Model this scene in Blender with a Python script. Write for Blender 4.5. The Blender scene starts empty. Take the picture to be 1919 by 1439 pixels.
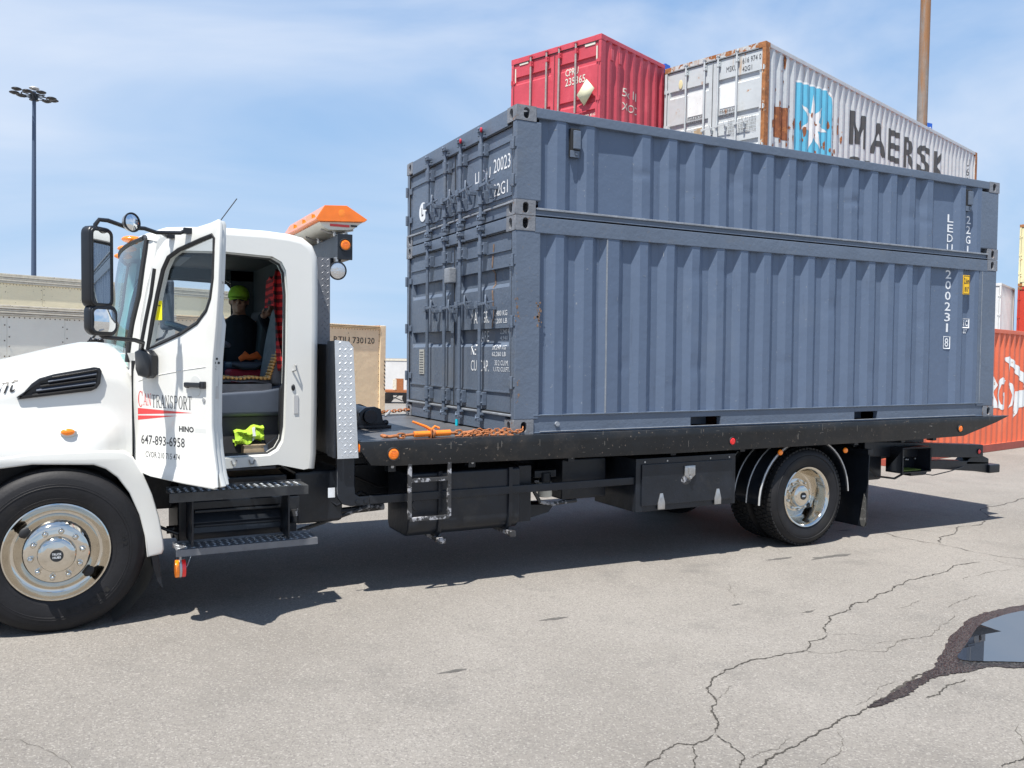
import bpy, bmesh, math, random
from mathutils import Vector, Matrix
random.seed(7)
S = bpy.context.scene
COL = S.collection
# ------------------------------------------------------------------ camera
# The truck's bed rises a little towards its tail: TF is the truck frame, world ground is z = 0.
SL = 0.0103
cc = 1 / math.sqrt(1 + SL * SL); ss = SL * cc
Z0 = 1.158 * cc
TF = Matrix(((cc, 0, -ss, 0), (0, 1, 0, 0), (ss, 0, cc, Z0), (0, 0, 0, 1)))
CX, CY, CZ = -3.0866, -5.9014, 0.6276
YAW, PITCH, ROLL, FPX = 0.4794, -0.0337, 0.0095, 1584.6
f_ = Vector((math.sin(YAW) * math.cos(PITCH), math.cos(YAW) * math.cos(PITCH), math.sin(PITCH)))
r_ = Vector((math.cos(YAW), -math.sin(YAW), 0)); u_ = r_.cross(f_)
rr = r_ * math.cos(ROLL) + u_ * math.sin(ROLL); uu = -r_ * math.sin(ROLL) + u_ * math.cos(ROLL)
cm = Matrix(((rr.x, uu.x, -f_.x, CX), (rr.y, uu.y, -f_.y, CY), (rr.z, uu.z, -f_.z, CZ), (0, 0, 0, 1)))
cam = bpy.data.objects.new('camera', bpy.data.cameras.new('camera')); COL.objects.link(cam)
cam.matrix_world = TF @ cm
cam.data.sensor_width = 36; cam.data.lens = 36 * FPX / 1919
cam.data.clip_start = 0.05; cam.data.clip_end = 3000
S.camera = cam
# ------------------------------------------------------------------ sky and sun
SUNV = Vector((0.352, 0.228, -1)).normalized()
el = math.asin(-SUNV.z); az = math.atan2(-SUNV.x, -SUNV.y)
W = bpy.data.worlds.new('World'); S.world = W; W.use_nodes = True
wt = W.node_tree; wt.nodes.clear()
def wn(t, **k):
    n = wt.nodes.new(t)
    for a, b in k.items(): setattr(n, a, b)
    return n
wo = wn('ShaderNodeOutputWorld'); bg = wn('ShaderNodeBackground'); sky = wn('ShaderNodeTexSky', sky_type='NISHITA', sun_disc=False)
sky.sun_elevation = el; sky.sun_rotation = az % (2 * math.pi); sky.air_density = 1.0; sky.dust_density = 0.5; sky.ozone_density = 2.2
tc = wn('ShaderNodeTexCoord'); mp = wn('ShaderNodeMapping'); mp.inputs['Rotation'].default_value = (0.35, 0.5, 0.5); mp.inputs['Scale'].default_value = (1.0, 2.1, 3.4)
nz = wn('ShaderNodeTexNoise'); nz.inputs['Scale'].default_value = 1.15; nz.inputs['Detail'].default_value = 8; nz.inputs['Roughness'].default_value = 0.5; nz.inputs['Distortion'].default_value = 0.7
cr = wn('ShaderNodeValToRGB'); cr.color_ramp.elements[0].position = 0.44; cr.color_ramp.elements[1].position = 0.66
cr.color_ramp.elements[1].color = (0.85, 0.85, 0.85, 1)
mx = wn('ShaderNodeMix', data_type='RGBA'); mx.inputs[7].default_value = (5.3, 5.85, 6.8, 1)
wt.links.new(tc.outputs['Generated'], mp.inputs['Vector']); wt.links.new(mp.outputs[0], nz.inputs['Vector'])
wt.links.new(nz.outputs[0], cr.inputs[0]); wt.links.new(cr.outputs[0], mx.inputs[0])
sx = wn('ShaderNodeSeparateXYZ'); wt.links.new(tc.outputs['Generated'], sx.inputs[0])
hr = wn('ShaderNodeMapRange', interpolation_type='SMOOTHSTEP'); hr.inputs[1].default_value = -0.05; hr.inputs[2].default_value = 0.62; hr.inputs[3].default_value = 0.92; hr.inputs[4].default_value = 0.0
wt.links.new(sx.outputs[2], hr.inputs[0]); hz = wn('ShaderNodeMix', data_type='RGBA'); hz.inputs[7].default_value = (3.1, 4.5, 6.2, 1)
b0 = wn('ShaderNodeMix', data_type='RGBA'); b0.inputs[0].default_value = 0.75; b0.inputs[7].default_value = (1.75, 3.2, 5.9, 1); wt.links.new(sky.outputs[0], b0.inputs[6])
wt.links.new(hr.outputs[0], hz.inputs[0]); wt.links.new(b0.outputs[2], hz.inputs[6]); wt.links.new(hz.outputs[2], mx.inputs[6])
wt.links.new(mx.outputs[2], bg.inputs[0]); wt.links.new(bg.outputs[0], wo.inputs[0])
bg.inputs[1].default_value = 0.085
sun = bpy.data.objects.new('sun', bpy.data.lights.new('sun', 'SUN')); COL.objects.link(sun)
sun.data.energy = 5.0; sun.data.angle = math.radians(0.55); sun.data.color = (1.0, 0.955, 0.88)
sun.rotation_euler = (-SUNV).to_track_quat('Z', 'Y').to_euler(); sun.location = (0, 0, 40)
S.view_settings.view_transform = 'Standard'; S.view_settings.look = 'None'; S.view_settings.gamma = 1; S.view_settings.use_curve_mapping = False
S.view_settings.exposure = 0.80
S.cycles.max_bounces = 8; S.cycles.transparent_max_bounces = 12

# ------------------------------------------------------------------ materials
def mat(name, col, rough=0.5, metal=0.0, coat=0.0, var=0.0, vscale=3.0, bump=0.0, bscale=40.0, spots=None, streak=None, spec=0.5, emit=None, dirt=None):
    """col base; var: brightness variation; spots=(colour, amount, scale); streak=(colour, amount, scale) runs vertically; dirt as spots, larger and softer"""
    m = bpy.data.materials.new(name); m.use_nodes = True; t = m.node_tree; n = t.nodes; p = n['Principled BSDF']; L = t.links.new
    p.inputs['Roughness'].default_value = rough; p.inputs['Metallic'].default_value = metal; p.inputs['Specular IOR Level'].default_value = spec
    p.inputs['Coat Weight'].default_value = coat; p.inputs['Coat Roughness'].default_value = 0.06
    p.inputs['Base Color'].default_value = (*col, 1)
    if emit: p.inputs['Emission Color'].default_value = (*emit[0], 1); p.inputs['Emission Strength'].default_value = emit[1]
    if not (var or bump or spots or streak or dirt): return m
    tc = n.new('ShaderNodeTexCoord'); cur = None
    def noise(scale, detail=6, rgh=0.6, vec=None):
        q = n.new('ShaderNodeTexNoise'); q.inputs['Scale'].default_value = scale; q.inputs['Detail'].default_value = detail; q.inputs['Roughness'].default_value = rgh
        L(vec or tc.outputs['Object'], q.inputs['Vector']); return q.outputs[0]
    def ramp(src, a, b):
        q = n.new('ShaderNodeMapRange'); q.inputs[1].default_value = a; q.inputs[2].default_value = b; L(src, q.inputs[0]); return q.outputs[0]
    rgb = n.new('ShaderNodeRGB'); rgb.outputs[0].default_value = (*col, 1); cur = rgb.outputs[0]
    if var:
        q = n.new('ShaderNodeMapRange'); q.inputs[1].default_value = 0.3; q.inputs[2].default_value = 0.7; q.inputs[3].default_value = 1 - var; q.inputs[4].default_value = 1 + var
        L(noise(vscale), q.inputs[0]); v = n.new('ShaderNodeVectorMath'); v.operation = 'SCALE'; L(cur, v.inputs[0]); L(q.outputs[0], v.inputs['Scale']); cur = v.outputs[0]
    rfac = None
    for kind, sp in (('d', dirt), ('p', spots), ('s', streak)):
        if not sp: continue
        c2, amt, sc = sp
        vec = None
        if kind == 's':
            mpp = n.new('ShaderNodeMapping'); mpp.inputs['Scale'].default_value = (1, 1, 0.12); L(tc.outputs['Object'], mpp.inputs['Vector']); vec = mpp.outputs[0]
        th = 0.66 - 0.28 * amt
        w = {'d': 0.22, 'p': 0.04, 's': 0.12}[kind]
        fac = ramp(noise(sc, 8 if kind != 'd' else 5, 0.65, vec), th, th + w)
        k = n.new('ShaderNodeMix'); k.data_type = 'RGBA'; L(fac, k.inputs[0]); L(cur, k.inputs[6]); k.inputs[7].default_value = (*c2, 1); cur = k.outputs[2]
        if kind == 'p' and metal < 0.5:
            g = n.new('ShaderNodeMapRange'); g.inputs[3].default_value = rough; g.inputs[4].default_value = min(1, rough + 0.35); L(fac, g.inputs[0]); L(g.outputs[0], p.inputs['Roughness'])
    L(cur, p.inputs['Base Color'])
    if bump:
        b = n.new('ShaderNodeBump'); b.inputs['Strength'].default_value = 1.0; b.inputs['Distance'].default_value = bump; L(noise(bscale, 4), b.inputs['Height']); L(b.outputs[0], p.inputs['Normal'])
    return m
def glassy(name, tint, refl=1.0, rough=0.0):
    m = bpy.data.materials.new(name); m.use_nodes = True; t = m.node_tree; n = t.nodes; n.clear(); L = t.links.new
    o = n.new('ShaderNodeOutputMaterial'); a = n.new('ShaderNodeBsdfTransparent'); a.inputs[0].default_value = (*tint, 1)
    g = n.new('ShaderNodeBsdfGlossy'); g.inputs['Roughness'].default_value = rough; lw = n.new('ShaderNodeLayerWeight'); lw.inputs[0].default_value = 0.5; pw = n.new('ShaderNodeMath'); pw.operation = 'POWER'; pw.inputs[1].default_value = 4.5; L(lw.outputs['Facing'], pw.inputs[0])
    mu = n.new('ShaderNodeMath'); mu.operation = 'MULTIPLY_ADD'; mu.inputs[1].default_value = 0.9 * min(1, refl); mu.inputs[2].default_value = 0.035 * refl; L(pw.outputs[0], mu.inputs[0])
    x = n.new('ShaderNodeMixShader'); L(mu.outputs[0], x.inputs[0]); L(a.outputs[0], x.inputs[1]); L(g.outputs[0], x.inputs[2]); L(x.outputs[0], o.inputs[0]); return m
RUST = (0.20, 0.075, 0.025)
M = {}
M['grey'] = mat('grey_container_paint', (0.100, 0.128, 0.176), 0.42, var=0.10, vscale=2.2, bump=0.0035, bscale=26, spots=((0.16, 0.15, 0.15), 0.02, 30), dirt=((0.12, 0.135, 0.16), 0.35, 2.5))
M['greyside'] = mat('grey_panel_paint', (0.090, 0.124, 0.190), 0.38, var=0.06, vscale=1.2, bump=0.0035, bscale=9, dirt=((0.112, 0.146, 0.208), 0.3, 1.5), spots=((0.20, 0.22, 0.25), 0.02, 42), streak=((0.072, 0.098, 0.15), 0.12, 14))
M['cast'] = mat('worn_casting_paint', (0.17, 0.18, 0.20), 0.5, var=0.15, vscale=9, bump=0.004, bscale=35, spots=((0.16, 0.10, 0.07), 0.18, 22), dirt=((0.2, 0.19, 0.18), 0.3, 8))
M['lip'] = mat('worn_light_edge_paint', (0.22, 0.24, 0.27), 0.5, var=0.2, vscale=12, bump=0.003, bscale=60)
M['gasket'] = mat('black_rubber_gasket', (0.015, 0.016, 0.018), 0.6)
M['white'] = mat('white_truck_paint', (0.66, 0.66, 0.63), 0.28, coat=0.6, var=0.015, vscale=2, bump=0.0006, bscale=6, dirt=((0.57, 0.56, 0.515), 0.2, 2.0))
M['whitein'] = mat('white_cab_jamb_paint', (0.58, 0.59, 0.57), 0.35, coat=0.3, var=0.04, vscale=6, spots=((0.25, 0.24, 0.22), 0.02, 25))
M['black'] = mat('black_chassis_paint', (0.010, 0.013, 0.019), 0.36, var=0.35, vscale=5, bump=0.002, bscale=22, dirt=((0.032, 0.031, 0.030), 0.35, 4), spots=((0.10, 0.09, 0.08), -0.05, 45), spec=.45)
M['deck'] = mat('scuffed_black_deck_rail', (0.009, 0.011, 0.014), 0.38, var=0.3, vscale=4, bump=0.0015, bscale=24, spots=((0.14, 0.11, 0.085), 0.10, 38), dirt=((0.030, 0.027, 0.025), 0.5, 5), streak=((0.06, 0.055, 0.05), 0.05, 30), spec=.45)
M['decktop'] = mat('worn_steel_deck', (0.075, 0.077, 0.083), 0.45, var=0.3, vscale=3, bump=0.002, bscale=20, dirt=((0.10, 0.095, 0.09), 0.5, 2.2), spots=((0.13, 0.08, 0.05), 0.05, 18))
M['alu'] = mat('aluminium_tread_plate', (0.55, 0.57, 0.59), 0.40, metal=0.4, var=0.1, vscale=6, bump=0.0008, bscale=40, dirt=((0.42, 0.40, 0.34), 0.25, 4))
M['treadtop'] = mat('shiny_tread', (0.80, 0.82, 0.84), 0.25, metal=0.6)
M['alu_baked'] = mat('baked_light_tread_plate', (0.16, 0.165, 0.18), 0.45, metal=0.4, var=0.2, vscale=7)  # tread plate with light in its colour: shaded upper end, lit lower step
M['alub'] = mat('black_tread_plate', (0.045, 0.047, 0.05), 0.34, metal=0.3, var=0.3, vscale=7, bump=0.001, bscale=40, dirt=((0.09, 0.09, 0.09), 0.4, 6))
M['scuff'] = mat('scuffed_ladder_steel', (0.05, 0.05, 0.052), 0.4, metal=0.3, spots=((0.40, 0.40, 0.42), 0.5, 14), bump=0.001, bscale=30)
M['tyre'] = mat('tyre_rubber', (0.010, 0.010, 0.012), 0.62, var=0.25, vscale=8, bump=0.0012, bscale=60, dirt=((0.022, 0.020, 0.018), 0.4, 3.5), spec=.35)
M['tread'] = mat('tyre_tread_rubber', (0.014, 0.014, 0.015), 0.75, var=0.3, vscale=14, dirt=((0.03, 0.028, 0.025), 0.5, 9), spec=.3)
M['chrome'] = mat('polished_wheel_metal', (0.70, 0.655, 0.58), 0.06, metal=1.0, var=0.04, vscale=10, bump=0.0008, bscale=12, dirt=((0.48, 0.42, 0.34), 0.3, 9))
M['steel'] = mat('plain_steel', (0.45, 0.45, 0.45), 0.35, metal=0.8, var=0.2, vscale=20)
M['mirror'] = mat('mirror_glass', (0.75, 0.78, 0.8), 0.01, metal=1.0)
M['plastic'] = mat('black_plastic', (0.012, 0.013, 0.016), 0.35, var=0.15, vscale=8, bump=0.0004, bscale=200)
M['greyplastic'] = mat('grey_blue_plastic', (0.06, 0.075, 0.105), 0.5, var=0.1, vscale=8)
M['seatcloth'] = mat('grey_seat_cloth', (0.20, 0.195, 0.20), 0.9, var=0.15, vscale=18, bump=0.004, bscale=25)
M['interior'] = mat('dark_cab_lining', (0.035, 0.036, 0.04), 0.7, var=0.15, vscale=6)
M['glass'] = glassy('door_glass', (0.955, 0.97, 0.97), 0.8)
M['ws'] = glassy('windscreen_glass', (0.55, 0.84, 0.88), 1.5)
M['amber'] = mat('amber_lens', (0.85, 0.20, 0.008), 0.15, coat=0.6, emit=((1, 0.28, 0.01), 0.08), bump=0.001, bscale=90)
M['amberbar'] = mat('orange_light_bar_lens', (0.80, 0.17, 0.006), 0.18, coat=0.5, var=0.15, vscale=9, emit=((1, 0.25, 0.01), 0.03))
M['red_lens'] = mat('red_lens', (0.75, 0.02, 0.02), 0.2, coat=0.6, emit=((1, 0.03, 0.03), 0.06), bump=0.001, bscale=90)
M['lampglass'] = mat('work_lamp_glass', (0.7, 0.72, 0.74), 0.08, metal=0.85, bump=0.003, bscale=70)
M['cream'] = mat('cream_bar_base', (0.62, 0.60, 0.52), 0.5, var=0.08, vscale=9)
M['yellow'] = mat('yellow_sticker', (0.85, 0.50, 0.01), 0.5)
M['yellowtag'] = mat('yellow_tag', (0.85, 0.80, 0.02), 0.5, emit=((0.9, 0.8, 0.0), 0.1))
M['letterw'] = mat('white_stencil_paint', (0.72, 0.74, 0.76), 0.5, var=0.12, vscale=16)
M['letterk'] = mat('black_lettering', (0.02, 0.02, 0.022), 0.5)
M['letterg'] = mat('dark_grey_lettering', (0.05, 0.05, 0.055), 0.6, var=0.3, vscale=8)
M['letterr'] = mat('red_lettering', (0.62, 0.05, 0.05), 0.45)
M['paper'] = mat('data_plate', (0.38, 0.38, 0.35), 0.6, var=0.25, vscale=60)
M['orangepaint'] = mat('orange_binder_paint', (0.80, 0.20, 0.015), 0.45, var=0.15, vscale=20, spots=((0.18, 0.06, 0.02), 0.25, 40))
M['rustchain'] = mat('rusty_chain', (0.34, 0.12, 0.040), 0.7, var=0.35, vscale=40, spots=((0.10, 0.04, 0.02), 0.3, 50), bump=0.001, bscale=100)
M['cyan'] = mat('cyan_tag', (0.0, 0.42, 0.55), 0.5)
M['skin'] = mat('skin', (0.42, 0.21, 0.14), 0.55, var=0.1, vscale=20)
M['darkcloth'] = mat('dark_jacket_cloth', (0.008, 0.009, 0.014), 0.9, var=0.2, vscale=12, bump=0.006, bscale=14)
M['jeans'] = mat('blue_jeans', (0.05, 0.10, 0.2), 0.9, var=0.2, vscale=20)
M['hivis'] = mat('hi_vis_green_cloth', (0.30, 0.48, 0.025), 0.8, var=0.25, vscale=20, bump=0.003, bscale=30)
M['silver'] = mat('silver_tape', (0.5, 0.5, 0.5), 0.4, metal=0.3)
M['orangecloth'] = mat('orange_cloth', (0.85, 0.16, 0.03), 0.8, bump=0.003, bscale=40)
M['redcloth'] = mat('red_bag_cloth', (0.40, 0.012, 0.035), 0.7, var=0.1, vscale=20, bump=0.002, bscale=30)
M['bead'] = mat('amber_wooden_bead', (0.62, 0.33, 0.09), 0.3, coat=0.5, var=0.3, vscale=40)
M['tan'] = mat('cardboard_brown', (0.35, 0.27, 0.18), 0.8, var=0.15, vscale=20)
M['sign'] = mat('blue_sign', (0.01, 0.10, 0.5), 0.4)

# plaid cloth
def plaid():
    m = bpy.data.materials.new('red_black_plaid'); m.use_nodes = True; t = m.node_tree; n = t.nodes; p = n['Principled BSDF']; L = t.links.new
    tc = n.new('ShaderNodeTexCoord'); sp = n.new('ShaderNodeSeparateXYZ'); L(tc.outputs['Object'], sp.inputs[0]); outs = []
    for a in (0, 2):
        w = n.new('ShaderNodeMath'); w.operation = 'PINGPONG'; w.inputs[1].default_value = 0.028; L(sp.outputs[a], w.inputs[0])
        g = n.new('ShaderNodeMath'); g.operation = 'GREATER_THAN'; g.inputs[1].default_value = 0.015; L(w.outputs[0], g.inputs[0]); outs.append(g.outputs[0])
    ad = n.new('ShaderNodeMath'); ad.operation = 'ADD'; L(outs[0], ad.inputs[0]); L(outs[1], ad.inputs[1])
    dv = n.new('ShaderNodeMath'); dv.operation = 'DIVIDE'; dv.inputs[1].default_value = 2; L(ad.outputs[0], dv.inputs[0])
    r = n.new('ShaderNodeValToRGB'); r.color_ramp.interpolation = 'CONSTANT'; e = r.color_ramp.elements; e[0].color = (0.75, 0.03, 0.03, 1); e[1].position = 0.9; e[1].color = (0.01, 0.01, 0.012, 1)
    k = e.new(0.4); k.color = (0.20, 0.012, 0.016, 1); L(dv.outputs[0], r.inputs[0]); L(r.outputs[0], p.inputs['Base Color']); p.inputs['Roughness'].default_value = 0.9
    return m
M['plaid'] = plaid(); M['yelldim'] = mat('olive_label', (.12, .17, .02), .6)

# ------------------------------------------------------------------ mesh helpers
I4 = Matrix.Identity(4)
BASE = {}
def tag(o, label=None, cat=None, group=None, kind=None):
    if label: o['label'] = label
    if cat: o['category'] = cat
    if group: o['group'] = group
    if kind: o['kind'] = kind
    return o
def thing(name, label, cat, base, frame=TF, group=None):
    o = bpy.data.objects.new(name, None); COL.objects.link(o); o.empty_display_size = 0.1
    o.matrix_world = frame @ Matrix.Translation(Vector(base)); BASE[o] = Vector(base)
    return tag(o, label, cat, group)
class MB:
    def __init__(s): s.v = []; s.f = []; s.m = []; s.mats = []; s.cur = 0
    def mat(s, m):
        if m not in s.mats: s.mats.append(m)
        s.cur = s.mats.index(m); return s
    def add(s, vs, fs):
        b = len(s.v); s.v += [Vector(v) for v in vs]; s.f += [tuple(i + b for i in f) for f in fs]; s.m += [s.cur] * len(fs); return s
    def box(s, x0, x1, y0, y1, z0, z1):
        return s.add([(x, y, z) for x in (x0, x1) for y in (y0, y1) for z in (z0, z1)], [(0, 1, 3, 2), (4, 6, 7, 5), (0, 4, 5, 1), (2, 3, 7, 6), (0, 2, 6, 4), (1, 5, 7, 3)])
    def obox(s, c, h, R=None):
        c = Vector(c); R = R or Matrix.Identity(3)
        return s.add([c + R @ Vector((sx * h[0], sy * h[1], sz * h[2])) for sx in (-1, 1) for sy in (-1, 1) for sz in (-1, 1)], [(0, 1, 3, 2), (4, 6, 7, 5), (0, 4, 5, 1), (2, 3, 7, 6), (0, 2, 6, 4), (1, 5, 7, 3)])
    def bar(s, a, b, w, h, up=(0, 0, 1)):
        a = Vector(a); b = Vector(b); d = (b - a); L = d.length; d.normalize(); up = Vector(up); sd = d.cross(up)
        if sd.length < 1e-4: sd = d.cross(Vector((1, 0, 0)))
        sd.normalize(); up = sd.cross(d); R = Matrix((d, sd, up)).transposed()
        return s.obox((a + b) / 2, (L / 2, w / 2, h / 2), R)
    def cyl(s, a, b, r0, r1=None, n=16, cap=True):
        return s.tube([a, b], r0, n, cap=cap, radii=[r0, r0 if r1 is None else r1])
    def tube(s, pts, r, n=8, closed=False, cap=True, radii=None, sq=None):
        P = [Vector(p) for p in pts]; N = len(P); rings = []; prev = None
        for i in range(N):
            if closed: d = (P[(i + 1) % N] - P[i - 1])
            else: d = P[min(i + 1, N - 1)] - P[max(i - 1, 0)]
            d.normalize()
            if prev is None:
                a = Vector((0, 0, 1)) if abs(d.z) < 0.9 else Vector((1, 0, 0)); x = d.cross(a).normalized()
            else:
                x = prev - d * prev.dot(d); x.normalize()
            prev = x; y = d.cross(x); R = radii[i] if radii else r
            rings.append([P[i] + x * R * math.cos(2 * math.pi * k / n + (math.pi / 4 if n == 4 else 0)) + y * R * math.sin(2 * math.pi * k / n + (math.pi / 4 if n == 4 else 0)) for k in range(n)])
        vs = [v for q in rings for v in q]; fs = []
        for i in range(N if closed else N - 1):
            j = (i + 1) % N
            for k in range(n): fs.append((i * n + k, i * n + (k + 1) % n, j * n + (k + 1) % n, j * n + k))
        if cap and not closed: fs += [tuple(range(n))[::-1], tuple((N - 1) * n + k for k in range(n))]
        return s.add(vs, fs)
    def lathe(s, prof, o, ax=(0, 1, 0), n=32, a0=0.0, a1=2 * math.pi, capend=False):
        """prof: (radius, distance along axis)"""
        o = Vector(o); ax = Vector(ax).normalized(); a = Vector((0, 0, 1)) if abs(ax.z) < 0.9 else Vector((1, 0, 0)); x = ax.cross(a).normalized(); y = ax.cross(x)
        full = abs(a1 - a0 - 2 * math.pi) < 1e-6; m = n if full else n + 1
        vs = []; fs = []
        for r, h in prof:
            for k in range(m):
                t = a0 + (a1 - a0) * k / n; vs.append(o + ax * h + x * r * math.cos(t) + y * r * math.sin(t))
        for i in range(len(prof) - 1):
            for k in range(n): fs.append((i * m + k, i * m + (k + 1) % m, (i + 1) * m + (k + 1) % m, (i + 1) * m + k))
        return s.add(vs, fs)
    def ell(s, c, r, n=16, m=10, R=None):
        c = Vector(c); R = R or Matrix.Identity(3); vs = []; fs = []
        for i in range(m + 1):
            ph = math.pi * i / m
            for k in range(n):
                t = 2 * math.pi * k / n; vs.append(c + R @ Vector((r[0] * math.sin(ph) * math.cos(t), r[1] * math.sin(ph) * math.sin(t), r[2] * math.cos(ph))))
        for i in range(m):
            for k in range(n): fs.append((i * n + k, (i + 1) * n + k, (i + 1) * n + (k + 1) % n, i * n + (k + 1) % n))
        return s.add(vs, fs)
    def grid(s, rows):
        m = len(rows[0]); vs = [p for r in rows for p in r]
        return s.add(vs, [(i * m + k, i * m + k + 1, (i + 1) * m + k + 1, (i + 1) * m + k) for i in range(len(rows) - 1) for k in range(m - 1)])
    def prism(s, poly, fn, a, b):
        """poly 2D, fn(u, v, w) -> 3D, closed solid between w = a and w = b"""
        n = len(poly); vs = [fn(u, v, a) for u, v in poly] + [fn(u, v, b) for u, v in poly]
        return s.add(vs, [tuple(range(n))[::-1], tuple(range(n, 2 * n))] + [(i, (i + 1) % n, n + (i + 1) % n, n + i) for i in range(n)])
    def mesh(s, me, fn=lambda v: v):
        return s.add([fn(v.co) for v in me.vertices], [tuple(p.vertices) for p in me.polygons])
    def build(s, name, m, parent=None, bevel=0, smooth=35, frame=TF, label=None, seg=2):
        me = bpy.data.meshes.new(name); b = Vector((0, 0, 0)); q = parent
        if q is not None:
            while q.parent is not None: q = q.parent
            b = BASE.get(q, b)
        me.from_pydata([v - b for v in s.v], [], s.f)
        ms = s.mats or [m]
        for k in ms: me.materials.append(M[k] if isinstance(k, str) else k)
        if len(ms) > 1: me.polygons.foreach_set('material_index', s.m)
        bm = bmesh.new(); bm.from_mesh(me); bmesh.ops.remove_doubles(bm, verts=bm.verts, dist=2e-5); bmesh.ops.recalc_face_normals(bm, faces=bm.faces)
        if bevel:
            es = [e for e in bm.edges if len(e.link_faces) == 2 and e.calc_face_angle(0) > math.radians(32)]
            bmesh.ops.bevel(bm, geom=es, offset=bevel, segments=seg, profile=0.5, affect='EDGES', clamp_overlap=True)
        bm.to_mesh(me); bm.free()
        if smooth: me.shade_smooth(); me.set_sharp_from_angle(angle=math.radians(smooth))
        o = bpy.data.objects.new(name, me); COL.objects.link(o)
        if bevel and smooth: wnm = o.modifiers.new('wn', 'WEIGHTED_NORMAL'); wnm.keep_sharp = True
        if parent is not None: o.parent = parent
        else: o.matrix_world = frame
        if label: o['label'] = label
        return o
def share(src, parent=None, mtx=None):
    o = src.copy(); COL.objects.link(o); o.parent = parent if parent is not None else src.parent
    if mtx is not None: o.matrix_basis = mtx
    return o
def shape2d(loops, ext=0.0, bev=0.0, res=1):
    """filled flat shape (first loop outer, others holes) -> mesh data, extruded along z by +-ext"""
    cu = bpy.data.curves.new('shape', 'CURVE'); cu.dimensions = '2D'; cu.fill_mode = 'BOTH'; cu.extrude = ext; cu.bevel_depth = bev; cu.bevel_resolution = res
    for L in loops:
        sp = cu.splines.new('POLY'); sp.points.add(len(L) - 1)
        for i, p in enumerate(L): sp.points[i].co = (p[0], p[1], 0, 1)
        sp.use_cyclic_u = True
    o = bpy.data.objects.new('shape', cu); me = bpy.data.meshes.new_from_object(o)
    bpy.data.objects.remove(o); bpy.data.curves.remove(cu); return me
def textmesh(s, w, h, bold=0.0, shear=0.0):
    """returns bmesh of the text scaled to w x h (h = cap height), origin bottom-left"""
    cu = bpy.data.curves.new('t', 'FONT'); cu.body = s; cu.resolution_u = 2; cu.offset = bold; cu.shear = shear
    o = bpy.data.objects.new('t', cu); me = bpy.data.meshes.new_from_object(o); bpy.data.objects.remove(o); bpy.data.curves.remove(cu)
    xs = [v.co.x for v in me.vertices]; ys = [v.co.y for v in me.vertices]; x0, x1, y0, y1 = min(xs), max(xs), min(ys), max(ys)
    for v in me.vertices: v.co = ((v.co.x - x0) / (x1 - x0) * w, (v.co.y - y0) / (y1 - y0) * h, 0)
    return me
def cutmesh(me, cuts):
    bm = bmesh.new(); bm.from_mesh(me); bmesh.ops.triangulate(bm, faces=bm.faces)
    xs = [v.co.x for v in bm.verts]; a, b = min(xs), max(xs)
    for c in cuts:
        if a < c < b: bmesh.ops.bisect_plane(bm, geom=bm.verts[:] + bm.edges[:] + bm.faces[:], plane_co=(c, 0, 0), plane_no=(1, 0, 0), dist=1e-6)
    bm.to_mesh(me); bm.free(); return me
def rrect(x0, x1, z0, z1, r, n=4):
    o = []
    for cx, cz, a in ((x1 - r, z1 - r, 0), (x0 + r, z1 - r, 90), (x0 + r, z0 + r, 180), (x1 - r, z0 + r, 270)):
        for k in range(n + 1):
            t = math.radians(a + 90 * k / n); o.append((cx + r * math.cos(t), cz + r * math.sin(t)))
    return o
def oval(cx, cz, a, b, n=20):   # stadium-like oval, taller than wide
    return [(cx + a * math.cos(2 * math.pi * k / n), cz + (b - a) * (1 if math.sin(2 * math.pi * k / n) > 1e-6 else -1) + a * math.sin(2 * math.pi * k / n)) for k in range(n)]
def interp(tab, x):
    if x <= tab[0][0]: return tab[0][1]
    for (a, b), (c, d) in zip(tab, tab[1:]):
        if x <= c: return b + (d - b) * (x - a) / (c - a) if c > a else d
    return tab[-1][1]

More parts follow.
